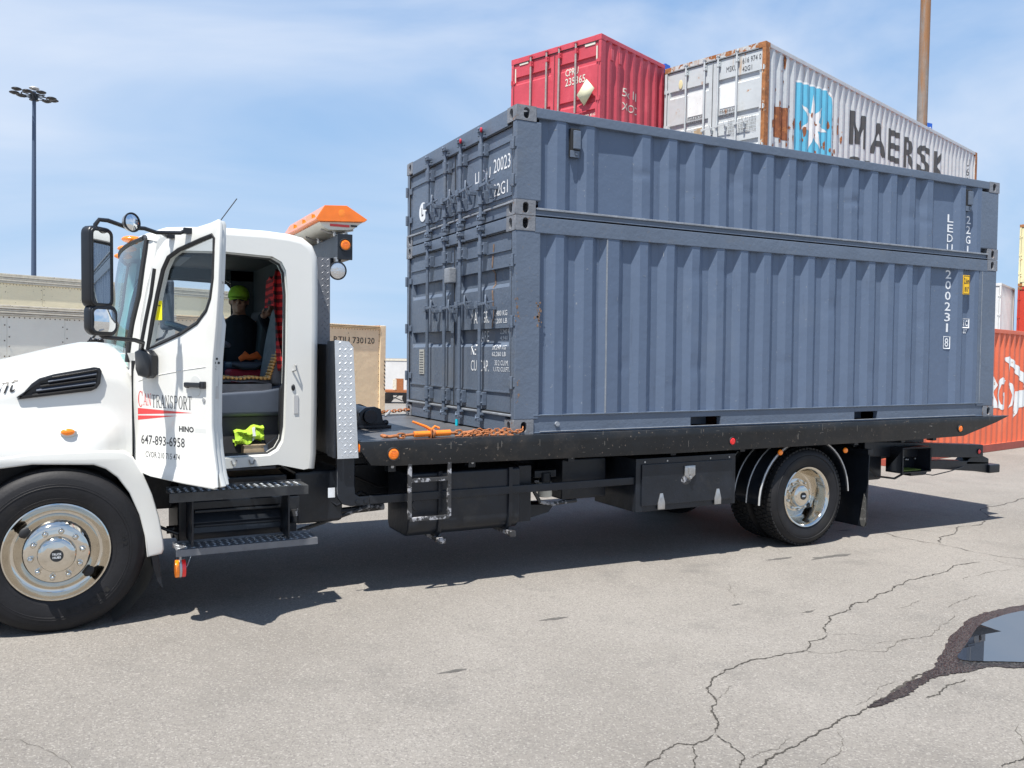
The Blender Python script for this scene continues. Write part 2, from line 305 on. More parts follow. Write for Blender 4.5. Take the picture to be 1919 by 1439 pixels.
# ------------------------------------------------------------------ ground
def asphalt():
    m = bpy.data.materials.new('bleached_asphalt'); m.use_nodes = True; t = m.node_tree; n = t.nodes; p = n['Principled BSDF']; L = t.links.new
    p.inputs['Roughness'].default_value = 0.92; p.inputs['Specular IOR Level'].default_value = 0.25
    tc = n.new('ShaderNodeTexCoord')
    def nz(sc, d=4, r=0.6):
        q = n.new('ShaderNodeTexNoise'); q.inputs['Scale'].default_value = sc; q.inputs['Detail'].default_value = d; q.inputs['Roughness'].default_value = r; L(tc.outputs['Object'], q.inputs['Vector']); return q.outputs[0]
    def mixc(f, a, b):
        k = n.new('ShaderNodeMix'); k.data_type = 'RGBA'
        L(f, k.inputs[0])
        for s_, v in ((6, a), (7, b)):
            if isinstance(v, tuple): k.inputs[s_].default_value = (*v, 1)
            else: L(v, k.inputs[s_])
        return k.outputs[2]
    def rg(s_, a, b, c=0., d=1.):
        q = n.new('ShaderNodeMapRange'); q.inputs[1].default_value = a; q.inputs[2].default_value = b; q.inputs[3].default_value = c; q.inputs[4].default_value = d; L(s_, q.inputs[0]); return q.outputs[0]
    vo = n.new('ShaderNodeTexVoronoi'); vo.inputs['Scale'].default_value = 120; L(tc.outputs['Object'], vo.inputs['Vector'])
    sepc = n.new('ShaderNodeSeparateColor'); L(vo.outputs['Color'], sepc.inputs[0])
    base = mixc(rg(nz(0.35, 6), 0.38, 0.62), (0.192, 0.178, 0.160), (0.242, 0.226, 0.205))
    base = mixc(rg(nz(1.7, 8, 0.7), 0.52, 0.75, 0, 0.7), base, (0.150, 0.142, 0.131))
    base = mixc(rg(sepc.outputs[0], 0.74, 1.0, 0, 0.5), base, (0.38, 0.36, 0.33))
    base = mixc(rg(sepc.outputs[1], 0.62, 1.0, 0, 0.6), base, (0.12, 0.11, 0.105))
    base = mixc(rg(nz(9, 8, 0.8), 0.61, 0.72, 0, 0.5), base, (0.11, 0.104, 0.096))
    base = mixc(rg(nz(0.9, 7, .75), 0.60, 0.72, 0, 0.45), base, (0.115, 0.110, 0.104))
    L(base, p.inputs['Base Color'])
    b = n.new('ShaderNodeBump'); b.inputs['Distance'].default_value = 0.006
    ad = n.new('ShaderNodeMath'); ad.operation = 'ADD'; L(nz(160, 3), ad.inputs[0]); L(nz(30, 3), ad.inputs[1]); L(ad.outputs[0], b.inputs['Height']); L(b.outputs[0], p.inputs['Normal'])
    return m
M['asphalt'] = asphalt()
g = MB(); xs = [-1500, -200, -40, -12, 0, 12, 30, 60, 200, 1500]
g.grid([[(x, y, 0) for x in xs] for y in xs])
ground = g.build('ground', 'asphalt', None, frame=I4); tag(ground, kind='structure', label='sun-bleached cracked asphalt yard'); BASE[ground] = Vector((0, 0, 0))
M['crack'] = mat('crack_dark', (0.045, 0.040, 0.034), 0.95, var=0.3, vscale=20)
M['crackthin'] = mat('crack_faint', (0.085, 0.075, 0.062), 0.95, var=0.3, vscale=20)
def crack(pts, w, m='crack', seed=0, z=0.003, jit=0.03):
    """pts: ground (x, y); splits into a jagged ribbon of uneven width"""
    R = random.Random(seed); P = [Vector((a, b, 0)) for a, b in pts]
    for it in range(4 if len(P) < 12 else 3):
        Q = [P[0]]
        for a, b in zip(P, P[1:]):
            d = b - a; nrm = Vector((-d.y, d.x, 0)); Q += [(a + b) / 2 + nrm * R.uniform(-0.13, 0.13), b]
        P = Q
    l = []; r = []
    for i, p in enumerate(P):
        d = (P[min(i + 1, len(P) - 1)] - P[max(i - 1, 0)]).normalized(); nrm = Vector((-d.y, d.x, 0)); e = min(1, i / 4, (len(P) - 1 - i) / 4) + 0.06
        k = w * e * R.uniform(0.25, 1.25) * (1.7 if R.random() < 0.08 else 1)
        l.append(p + nrm * k * R.uniform(0.3, 0.7)); r.append(p - nrm * k * R.uniform(0.3, 0.7))
    b = MB(); n = len(P); b.add([(q.x, q.y, z) for q in l + r], [(i, i + 1, n + i + 1, n + i) for i in range(n - 1)])
    return b.build('crack', m, ground, smooth=0)
CR = [
 ([(-0.895, -2.981), (-0.772, -2.933), (-0.614, -2.856), (-0.557, -2.902), (-0.394, -2.854)], .010, 'crack'),
 ([(-0.394, -2.854), (-0.25, -2.685), (-0.114, -2.548), (-0.031, -2.387), (0.051, -2.323), (0.23, -2.226), (0.432, -2.185), (0.642, -2.181), (0.863, -2.19), (1.056, -2.069), (1.281, -2.022)], .012, 'crack'),
 ([(1.281, -2.022), (1.499, -1.831), (1.719, -1.714), (2.007, -1.598), (2.295, -1.552), (2.605, -1.459), (2.733, -1.378), (3.178, -1.279), (3.769, -1.158), (4.23, -1.112)], .013, 'crack'),
 ([(-0.394, -2.854), (-0.394, -2.959), (-0.436, -3.103), (-0.519, -3.159), (-.6, -3.3)], .008, 'crack'),
 ([(-0.557, -2.902), (-0.614, -2.996), (-0.699, -3.074), (-.8, -3.2)], .007, 'crack'),
 ([(-0.114, -2.548), (-0.004, -2.498), (0.112, -2.42)], .005, 'crackthin'),
 ([(-0.895, -2.981), (-1.0, -3.05), (-1.2, -3.1)], .006, 'crack'),
 ([(1.281, -2.022), (1.441, -2.066), (1.5, -2.154)], .005, 'crackthin'),
 ([(0.863, -2.19), (1.035, -2.285), (1.345, -2.409), (1.419, -2.366), (1.725, -2.302), (2.169, -2.183), (2.503, -2.062)], .006, 'crackthin'),
 ([(1.374, -2.258), (1.539, -2.287), (1.797, -2.311)], .005, 'crackthin'),
 ([(-0.9, -3.4), (-0.445, -3.193), (-0.314, -3.149), (-0.205, -3.119), (-0.064, -3.089), (0.046, -3.065), (0.179, -3.036), (0.35, -2.978), (0.54, -2.95)], .012, 'crack'),
 ([(0.54, -2.95), (0.803, -2.871), (1.077, -2.795), (1.312, -2.758), (1.595, -2.695), (1.715, -2.669)], .018, 'crack'),
 ([(-0.418, -3.111), (-0.332, -3.088), (-0.224, -3.099), (-0.076, -3.033)], .005, 'crackthin'),
 ([(0.169, -3.084), (0.126, -3.153), (0.005, -3.241), (-0.108, -3.269), (-0.187, -3.298)], .006, 'crackthin'),
 ([(1.058, -3.406), (0.902, -3.517), (0.846, -3.565)], .006, 'crackthin'), ([(0.758, -3.619), (0.621, -3.646), (0.539, -3.658)], .008, 'crack'),
 ([(0.469, -2.903), (0.577, -2.892), (0.697, -2.854), (0.822, -2.78), (0.998, -2.758)], .004, 'crackthin'),
 ([(0.928, -2.993), (1.039, -2.996), (1.124, -2.953), (1.258, -2.93), (1.376, -2.914)], .011, 'crack'),
 ([(2.173, -1.801), (2.429, -1.766), (2.583, -1.742)], .006, 'crackthin'), ([(2.577, -1.951), (2.819, -1.877), (3.195, -1.851)], .008, 'crackthin'),
 ([(3.423, -1.497), (3.769, -1.417), (4.082, -1.408), (4.243, -1.46)], .008, 'crackthin'), ([(4.396, -1.1), (4.399, -1.401), (4.7, -1.6)], .007, 'crackthin'),
 ([(4.30, 0.95), (4.498, 0.248), (4.541, -0.471), (4.699, -1.218), (4.8, -2.0)], .009, 'crack'),
 ([(4.541, -0.471), (5.195, -0.187), (6.062, 0.091), (8.0, .9), (11, 2.2)], .014, 'crack'),
 ([(1.55, -.80), (1.42, -.92), (1.30, -1.12)], .006, 'crackthin'), ([(1.66, -1.58), (1.45, -1.60)], .01, 'crackthin'), ([(2.86, .02), (2.80, -.12), (2.9, -.3)], .006, 'crackthin'),
 ([(-4.0, -1.2), (-3.4, -1.5), (-2.9, -2.3), (-2.6, -3.2)], .004, 'crackthin'), ([(5.2, -1.0), (6.5, -.6), (8.5, .2), (12, 1.5)], .010, 'crackthin'),
]
for i, (p_, w_, m_) in enumerate(CR): crack(p_, w_ * (0.8 if m_ == 'crack' else 0.55), m_, seed=i, z=0.0024 + 0.0003 * (i % 4))
# puddle and the wet margin around it
def smoothpoly(P, n=3, amp=0.0, seed=1):
    R = random.Random(seed); P = [Vector((a, b, 0)) for a, b in P]
    for _ in range(n):
        Q = []
        for a, b in zip(P, P[1:] + P[:1]):
            Q += [a * .75 + b * .25, a * .25 + b * .75]
        P = Q
    return [(p.x + R.uniform(-amp, amp), p.y + R.uniform(-amp, amp)) for p in P]
wm = bpy.data.materials.new('wet_asphalt'); wm.use_nodes = True; n_ = wm.node_tree.nodes; p_ = n_['Principled BSDF']
p_.inputs['Roughness'].default_value = 0.32; p_.inputs['Specular IOR Level'].default_value = 0.5
t_ = n_.new('ShaderNodeTexCoord'); v_ = n_.new('ShaderNodeTexVoronoi'); v_.inputs['Scale'].default_value = 110; r_2 = n_.new('ShaderNodeValToRGB')
r_2.color_ramp.elements[0].color = (0.012, 0.011, 0.010, 1); r_2.color_ramp.elements[1].color = (0.060, 0.055, 0.050, 1); r_2.color_ramp.elements[1].position = 0.9; r_2.color_ramp.elements[0].position = 0.3
s_3 = n_.new('ShaderNodeSeparateColor'); b_ = n_.new('ShaderNodeBump'); b_.inputs['Distance'].default_value = 0.005
l_ = wm.node_tree.links.new; l_(t_.outputs['Object'], v_.inputs['Vector']); l_(v_.outputs['Color'], s_3.inputs[0]); l_(s_3.outputs[0], r_2.inputs[0]); l_(r_2.outputs[0], p_.inputs['Base Color']); l_(v_.outputs['Distance'], b_.inputs['Height']); l_(b_.outputs[0], p_.inputs['Normal'])
M['wet'] = wm
wet = [(3.167, -2.13), (2.824, -2.14), (2.6, -2.15), (2.148, -2.315), (1.799, -2.484), (1.408, -2.705), (1.092, -2.800), (0.816, -2.875), (0.575, -2.932), (0.513, -2.955), (0.643, -2.965), (0.779, -2.935), (0.90, -2.93), (1.009, -2.87), (1.10, -2.865), (1.228, -2.818), (1.381, -2.825), (1.506, -2.855), (1.66, -2.842), (1.739, -2.87), (1.856, -2.95), (2.1, -3.05), (2.9, -3.1), (3.8, -2.8), (3.9, -2.3)]
water = [(3.016, -2.23), (2.695, -2.25), (2.382, -2.32), (2.214, -2.40), (1.825, -2.59), (1.66, -2.657), (1.62, -2.72), (1.75, -2.79), (1.857, -2.845), (1.99, -2.92), (2.3, -3.0), (2.9, -3.02), (3.6, -2.75), (3.7, -2.35)]
b = MB(); me = shape2d([smoothpoly(wet, 3, 0.010, 3)]); b.mesh(me, lambda v: Vector((v.x, v.y, 0.0046))); o = b.build('wet_margin', 'wet', ground, smooth=0)
M['water'] = mat('still_water', (0.012, 0.012, 0.014), 0.0, spec=1.0); M['water'].node_tree.nodes['Principled BSDF'].inputs['IOR'].default_value = 2.6
b = MB(); me = shape2d([smoothpoly(water, 3, 0.002, 4)]); b.mesh(me, lambda v: Vector((v.x, v.y, 0.0086)))
o = b.build('puddle', 'water', None, frame=I4, smooth=0); tag(o, label='still puddle reflecting sky and truck tail', kind='structure')

# ------------------------------------------------------------------ containers
def ribprofile(flats, x0, x1, dout=0.006, din=0.045, sl=0.067):
    """list of (x, y): raised flats given as (a, b) intervals, recessed elsewhere"""
    P = [(x0, din)]
    for a, b in flats:
        if a - sl > P[-1][0] + .002: P.append((a - sl, din))
        P += [(a, dout), (b, dout), (b + sl, din)]
    P.append((x1, din))
    return P
def regular(x0, x1, first=.072, pitch=.281, flat=.075, sl=.067):
    F = []; x = x0 + first + sl
    while x + flat + sl < x1 - .01: F.append((x, x + flat)); x += pitch
    return F
def casting(parent, x, y, z, sx, sy, sz, m, frame=TF, hole=True, L=(.178, .162, .118)):
    """corner casting whose outer corner is (x, y, z); sx, sy, sz point inwards. Hollow with oval holes"""
    b = MB(); lx, ly, lz = L; t = .02
    def pl(w, h, fn, holes, r=.004):
        me = shape2d([rrect(0, w, 0, h, r, 2)] + ([oval(w / 2, h / 2, .027, .043)] if holes else []), t / 2)
        b.mesh(me, fn)
    q = lambda u, v, w: Vector((x + sx * u, y + sy * v, z + sz * w))
    pl(lx, lz, lambda p: q(p.x, t / 2 + p.z, p.y), hole)                                     # side, full size
    pl(ly - t - .0002, lz, lambda p: q(t / 2 + p.z, t + .0001 + p.x, p.y), hole)             # end
    pl(ly - t - .0004, lx - t - .0004, lambda p: q(t + .0002 + p.y, t + .0002 + p.x, t / 2 + p.z), hole)   # top or bottom
    for (u0, u1, v0, v1, w0, w1) in ((lx - t, lx - .0003, t + .0003, ly - .0005, t + .0003, lz - .0003), (t + .0003, lx - t - .0003, ly - t, ly - .0008, t + .0003, lz - .0003), (t + .0003, lx - t - .0003, t + .0003, ly - t - .0003, lz - t, lz - .0006)):
        vs = [q(u, v, w) for u in (u0, u1) for v in (v0, v1) for w in (w0, w1)]
        b.add(vs, [(0, 1, 3, 2), (4, 6, 7, 5), (0, 4, 5, 1), (2, 3, 7, 6), (0, 2, 6, 4), (1, 5, 7, 3)])
    return b.build('corner_casting', m, parent, frame=frame, smooth=30)
def container(name, label, L, H, frame, zb=0, Wd=2.438, m='grey', mside=None, mcast='cast', mrod=None, group=None, flats=None, recs=(), rods=(.57, 1.0, 1.345, 1.765), handle_z=None,
              postw=.23, postr=None, pockets=(), lower=.15, upper=.09, detail=2, pitch=.281, doorz=None, ridges=(), mdoor=None, cap=.03, grooves=()):
    """door end at x = 0, near side at y = 0, base at zb"""
    t = thing(name, label, 'container', (L / 2, Wd / 2, zb), frame, group); ms = mside or m; mrod = mrod or m; md = mdoor or m
    z0, z1 = zb, zb + H; pr = postr or .168
    for sx, cx in ((1, 0), (-1, L)):
        for sy, cy in ((1, 0), (-1, Wd)):
            for sz, cz in ((1, z0), (-1, z1)):
                if detail >= 2: casting(t, cx, cy, cz, sx, sy, sz, mcast, frame)
                else:
                    b = MB(); b.box(*sorted((cx, cx + sx * .178)), *sorted((cy, cy + sy * .162)), *sorted((cz, cz + sz * .118))); b.build('corner_casting', mcast, t, bevel=.008, frame=frame)
    fl = flats or regular(postw, L - pr, pitch=pitch, flat=.075 * pitch / .281, sl=.067 * pitch / .281)
    sl = .067 * pitch / .281
    # side panels
    prof = ribprofile(fl, postw - .005, L - pr + .005, sl=sl)
    zs = [z0 + lower - .01, z1 - upper + .01]
    for side in (0, 1):
        b = MB(); yy = (lambda y: y) if side == 0 else (lambda y: Wd - y)
        if side == 0 and detail >= 2:
            R = random.Random(5 + int(z0 * 10)); nzr = 14; rows = []
            pp = []
            for (xa, ya), (xb, yb) in zip(prof, prof[1:]):
                k = max(1, int((xb - xa) / .05)); pp += [(xa + (xb - xa) * i / k, ya + (yb - ya) * i / k) for i in range(k)]
            pp.append(prof[-1])
            dents = [(R.uniform(1, L - 1), R.uniform(z0 + .3, z1 - .3), R.uniform(.03, .08), R.uniform(.004, .012)) for _ in range(16)]
            zz = [zs[0] + (zs[1] - zs[0]) * i / 28 for i in range(29)]
            for z in zz:
                rows.append([(x, y + sum(d * math.exp(-((x - dx) ** 2 + (z - dz) ** 2) / (r * r)) for dx, dz, r, d in dents) + .0012 * math.sin(x * 9 + z * 6), z) for x, y in pp])
            b.grid(rows)
        else: b.grid([[(x, yy(y), z) for x, y in prof] for z in zs])
        b.build('side_panel', ms, t, frame=frame, smooth=20)
        ya, yb = (0.0, .055) if side == 0 else (Wd - .055, Wd)
        b = MB(); b.box(.17, L - .17, ya, yb, z1 - upper, z1 - .004); b.build('top_rail', m, t, bevel=.006, frame=frame)
        b = MB(); yl, yh = (ya, yb)
        xs = [.178] + [c for p in pockets for c in p] + [L - .178]
        off = .012 if side == 0 else -.012
        for i in range(0, len(xs), 2): b.box(xs[i], xs[i + 1], yl + off, yh + off, z0 + .012, z0 + lower - .006)
        for p in pockets: b.box(p[0] - .001, p[1] + .001, yl + off, yh + off, z0 + .098, z0 + lower - .006); b.box(p[0], p[1], yl + off + .2, yh + off + .2, z0 + .012, z0 + .097)
        b.box(.178, L - .178, yl + (.0 if side == 0 else .01), yh - (.01 if side == 0 else 0), z0 + lower - .006, z0 + lower + .004)
        b.box(.178, L - .178, yl + (.002 if side == 0 else .01), yh - (.01 if side == 0 else .002), z0 + .004, z0 + .013)
        b.build('bottom_rail', m, t, bevel=.003, frame=frame)
        for xa, xb, s_ in ((0, postw, 1), (L - pr, L, -1)):
            b = MB(); y_a, y_b = (.003, .075) if side == 0 else (Wd - .075, Wd - .003)
            b.box(xa + (.003 if s_ == 1 else 0), xb - (.003 if s_ == -1 else 0), y_a, y_b, z0 + .116, z1 - .116); b.build('corner_post', m, t, bevel=.012, frame=frame)
    # roof, floor, rear end
    b = MB(); rows = []
    for x, y in ribprofile(regular(.2, L - .15, pitch=.35, flat=.14, sl=.03), .1, L - .1, 0, .018, sl=.03): rows.append([(x, .05, z1 - .02 - y), (x, Wd - .05, z1 - .02 - y)])
    b.grid(rows); b.build('roof', m, t, frame=frame, smooth=20)
    b = MB(); b.box(.1, L - .1, .06, Wd - .06, z0 + .10, z0 + .13); b.build('floor', m, t, frame=frame)
    b = MB(); b.grid([[(L - .02 - d, y, z) for y, d in ribprofile(regular(.16, Wd - .16, pitch=.28), .16, Wd - .16)] for z in (z0 + .14, z1 - .09)])
    b.build('rear_panel', ms, t, frame=frame, smooth=20)
    b = MB(); b.box(L - .06, L - .004, .162, Wd - .162, z0 + .005, z0 + .15); b.box(L - .06, L - .004, .162, Wd - .162, z1 - .1, z1 - .005); b.build('rear_frame', m, t, bevel=.006, frame=frame)
    # door end
    dz0, dz1 = doorz or (z0 + lower + .02, z1 - .13)
    b = MB(); b.box(.0, .07, .162, Wd - .162, dz1 + .012, z1 - .004); b.build('door_header', m, t, bevel=.006, frame=frame)
    b = MB(); b.box(.006, .09, .162, Wd - .162, z0 + .004, dz0 - .012)
    b.build('door_sill', m, t, bevel=.006, frame=frame)
    if cap > .001:
        b = MB(); b.box(-.012, .05, .05, Wd - .05, dz0 - .03, dz0 - .012); b.build('sill_lip', 'lip' if m == 'grey' else m, t, bevel=.004, frame=frame)
    for y0, y1, inner in ((.078, 1.212, 1), (1.226, Wd - .078, 0)):
        b = MB(); X0 = .022
        # leaf as a profile along z with recessed bands
        lv = [(dz0, 0)]
        for a, c in recs:
            lv += [(a - .035, 0), (a, .035), (c, .035), (c + .006, 0)]
        lv.append((dz1, 0)); ya, yb = y0 + .06, y1 - (.09 if inner else .05)
        if not inner: ya, yb = y0 + .09, y1 - .06
        rows = []
        for z, d in lv: rows.append([(X0, y0, z), (X0, ya, z), (X0 + d, ya + .012, z), (X0 + d, yb - .012, z), (X0, yb, z), (X0, y1, z)])
        b.grid(rows); b.box(X0 + .0015, X0 + .05, y0, y1, dz0, dz1) if not recs else b.box(X0 + .038, X0 + .05, y0, y1, dz0, dz1)
        for (ly_a, ly_b) in ((y0, y0 + .012), (y1 - .012, y1)): b.box(X0 - .006, X0 + .05, ly_a, ly_b, dz0, dz1)
        for z in ridges: b.box(X0 - .010, X0 - .0005, y0 + .02, y1 - .02, z, z + .012)
        leaf = b.build('door_leaf', md, t, bevel=0, frame=frame, smooth=20)
    b = MB(); b.box(.012, .03, 1.2125, 1.2255, dz0, dz1)
    for z in (dz0 - .011, dz1 + .0005): b.box(.004, .03, .08, Wd - .08, z, z + .011)
    b.box(.006, .03, .066, .0775, dz0, dz1); b.box(.006, .03, Wd - .0775, Wd - .066, dz0, dz1)
    b.build('door_gasket', 'gasket', t, frame=frame)
    hz = handle_z if handle_z else z0 + H * .42
    for i, y in enumerate(rods):
        lo, hi = dz0 - .10, dz1 + .075
        b = MB(); b.cyl((-.032, y, lo), (-.032, y, hi), .0165 if detail >= 2 else .02, n=12)
        rod = b.build('locking_rod', mrod, t, frame=frame)
        if detail >= 1:
            for za, zc in ((dz0 + .03, dz0 + .15), (dz1 - .15, dz1 - .04)):
                b = MB(); b.cyl((-.034, y, za), (-.034, y, zc), .025, n=12); b.box(-.022, .02, y - .045, y + .025, za + .004, zc - .004)
                for zz_ in (za + .025, zc - .025): b.cyl((-.033, y - .033, zz_), (-.015, y - .033, zz_), .008, n=6)
                b.build('rod_bracket', mrod, rod, bevel=.004 if detail >= 2 else 0, frame=frame)
            for zc, s_ in ((lo + .01, 1), (hi - .01, -1)):
                b = MB(); b.obox((-.034, y, zc), (.024, .034, .011)); b.obox((-.03, y + .02, zc + s_ * .028), (.022, .016, .014)); b.obox((-.012, y, zc + s_ * .05), (.02, .04, .01)); b.tube([(-.045, y - .03, zc + .02), (-.06, y, zc + .01), (-.045, y + .03, zc + .03)], .009, 6)
                b.build('cam_lock', mrod, rod, bevel=.003 if detail >= 2 else 0, frame=frame)
            d_ = -1
            b = MB(); z_h = hz + (.0 if i % 2 else -.02); ye = y + d_ * .33
            b.obox((-.055, y, z_h), (.018, .03, .028)); b.bar((-.06, y, z_h), (-.065, ye + .1, z_h + .01), .010, .024); b.bar((-.065, ye + .1, z_h + .01), (-.07, ye, z_h + .012), .010, .016)
            b.build('door_handle', mrod, rod, bevel=.003 if detail >= 2 else 0, frame=frame)
            b = MB(); yc = y + d_ * .20
            b.box(-.04, .02, yc - .018, yc + .018, z_h - .045, z_h - .018); b.tube([(-.06, yc - .02, z_h - .05), (-.085, yc - .02, z_h + .0), (-.075, yc, z_h + .07), (-.05, yc + .02, z_h + .04), (-.03, yc + .02, z_h)], .010, 6)
            b.obox((-.03, yc, z_h - .085), (.02, .016, .04)); b.build('handle_catch', mrod, rod, bevel=.003 if detail >= 2 else 0, frame=frame)
    if detail >= 1:
        nh = 2 if dz1 - dz0 < 1 else 3
        for sy, y in ((1, 0), (-1, Wd)):
            for k in range(nh):
                z = dz0 + (dz1 - dz0) * (k + .5) / nh
                b = MB(); b.cyl((-.010, y + sy * .034, z - .05), (-.010, y + sy * .034, z + .05), .015, n=10); b.box(.004, .019, *sorted((y + sy * .045, y + sy * .12)), z - .03, z + .03); b.box(-.004, .03, *sorted((y + sy * .004, y + sy * .02)), z - .035, z + .035)
                b.build('hinge', mrod, t, bevel=.005 if detail >= 2 else 0, frame=frame)
    t['_L'] = L
    return t, prof
def lettering(parent, s, u0, z0, w, h, fn, m='letterw', name='lettering', frame=TF, cuts=None, bold=0.0, shear=0.0, stack=False, gap=.25, me=None):
    """flat print: fn(u, v) -> 3D point; stack writes the characters one below another"""
    b = MB()
    if stack:
        n = len(s); ch = h / (n + gap * (n - 1))
        for i, c in enumerate(s):
            zz = z0 + h - ch * (i + 1) - gap * ch * i; ww = w * (.35 if c in '1I' else 1)
            me = textmesh(c, ww, ch, bold)
            if cuts: cutmesh(me, [c_ - u0 - (w - ww) / 2 for c_ in cuts])
            b.mesh(me, lambda v: fn(u0 + (w - ww) / 2 + v.x, zz + v.y))
    else:
        me = me or textmesh(s, w, h, bold, shear)
        if cuts: cutmesh(me, [c_ - u0 for c_ in cuts])
        b.mesh(me, lambda v: fn(u0 + v.x, z0 + v.y))
    return b.build(name, m, parent, smooth=0, frame=frame)
def polydecal(parent, loops, fn, m, name, frame, cuts=None):
    me = shape2d(loops)
    if cuts: cutmesh(me, cuts)
    return MB().mesh(me, lambda v: fn(v.x, v.y)).build(name, m, parent, smooth=0, frame=frame)

UF = [(.373, .451), (.652, .726)] + [(1.208 + .2815 * i, 1.292 + .2815 * i) for i in range(14)]
UF = [f for f in UF if f[1] < 4.97] + [(5.406, 5.488), (5.69, 5.76)]
LF = [(.368, .446), (.641, .722), (.875, .985)] + [(1.2 + .2815 * i, 1.282 + .2815 * i) for i in range(14)]
LF = [f for f in LF if f[1] < 4.97] + [(5.396, 5.478), (5.68, 5.75)]
HS = 1.733
up, profU = container('container', 'shorter grey upper container section with fresh white numbers, stacked on the taller one', 6.058, 2.591 - HS - .004, TF, HS + .004, m='grey', mside='greyside', flats=UF,
    rods=(.575, 1.0, 1.345, 1.765), handle_z=2.055, detail=2, lower=.055, upper=.085, doorz=(1.86, 2.44), postr=.3, ridges=(2.33, 1.90), cap=.03)
lo, profL = container('container', 'tall grey lower container section standing directly on the truck bed', 6.058, HS, TF, 0, m='grey', mside='greyside', flats=LF,
    rods=(.58, 1.0, 1.35, 1.77), handle_z=1.07, detail=2, lower=.15, upper=.13, doorz=(.17, 1.62), postr=.3, recs=((.735, .845), (1.215, 1.335)), ridges=(.325, 1.47), pockets=((1.778, 2.122), (3.852, 4.187)), cap=.03)
for cdef in (up, lo): cdef['group'] = 'grey container sections on the truck bed'
# seam weld lip between the two sections, vertical light seams
b = MB(); b.box(.19, 5.88, -.004, .012, HS + .052, HS + .068); b.build('light_seam', 'lip', up, bevel=.002)
b = MB(); b.box(.24, 5.75, .0, .012, .144, .152); b.build('light_seam', 'lip', lo, bevel=.002)
b = MB(); b.box(.24, 5.75, -.001, .012, .0145, .021); b.build('light_seam', 'lip', lo, bevel=.002)
for a_ in ((.862, .872), ): b = MB(); b.box(a_[0], a_[1], .003, .02, .15, 1.60); b.build('weld_seam', 'lip', lo)
b = MB(); b.box(5.80, 5.806, -.0005, .006, .15, 2.5 - .9); b.build('weld_seam', 'lip', lo)
b = MB(); b.cyl((.40, .012, .075), (.40, -.006, .075), .02, n=12); b.build('bolt', 'lip', lo)
# vents high on the side of the upper section
for xv in (.545, 5.545):
    b = MB(); b.box(xv - .045, xv + .045, .004, .045, 2.24, 2.47); b.build('vent_box', 'gasket', up, bevel=.005)
    b = MB(); b.box(xv - .028, xv + .036, -.022, .006, 2.30, 2.45); b.build('vent_cover', 'grey', up, bevel=.008)
    b = MB(); b.box(xv - .052, xv + .035, -.002, .01, 2.235, 2.29); b.cyl((xv, .0, 2.262), (xv, -.012, 2.262), .012, n=8); b.build('vent_clip', 'grey', up, bevel=.003)
def onside(prof, off=.0022): return lambda u, v: Vector((u, interp(prof, u) - off, v))
xf = lambda p: [q[0] for q in p]
lettering(up, 'LEDU', 5.245, 1.785, .095, .40, onside(profU), stack=True, cuts=xf(profU), bold=.01)
lettering(up, '22G1', 5.56, 1.785, .07, .41, onside(profU), stack=True, cuts=xf(profU), bold=.01)
lettering(lo, '200231', 5.235, .925, .095, .665, onside(profL), stack=True, cuts=xf(profL), bold=.01)
lettering(lo, '8', 5.25, .765, .06, .095, onside(profL), cuts=xf(profL), bold=.01)
def frame_decal(parent, x0, x1, z0, z1, w, fn, m, name='lettering', frame=TF):
    return polydecal(parent, [[(x0, z0), (x1, z0), (x1, z1), (x0, z1)], [(x0 + w, z0 + w), (x1 - w, z0 + w), (x1 - w, z1 - w), (x0 + w, z1 - w)]], fn, m, name, frame)
frame_decal(lo, 5.225, 5.335, .745, .88, .009, onside(profL, .003), 'letterw')
flatL = lambda u, v: Vector((u, .003, v))
b = MB(); b.box(5.475, 5.585, .0, .0055, 1.335, 1.545); dec = b.build('height_sticker', 'yellow', lo, bevel=.002)
frame_decal(lo, 5.481, 5.579, 1.341, 1.539, .006, lambda u, v: Vector((u, -.0012, v)), 'letterk')
lettering(lo, '2.6m', 5.490, 1.45, .082, .065, lambda u, v: Vector((u, -.0012, v)), 'letterk', bold=.02)
lettering(lo, "8'6\"", 5.50, 1.365, .065, .055, lambda u, v: Vector((u, -.0012, v)), 'letterk', bold=.02)
frame_decal(lo, 5.53, 5.635, .975, 1.08, .010, onside(profL, .004), 'letterw'); lettering(lo, 'C', 5.585, .995, .035, .065, onside(profL, .004), bold=.03, cuts=xf(profL)); lettering(lo, 'I', 5.555, .995, .010, .065, onside(profL, .004), bold=.03)
lettering(lo, '87', 5.55, .915, .065, .048, onside(profL, .004), bold=.03, cuts=xf(profL))
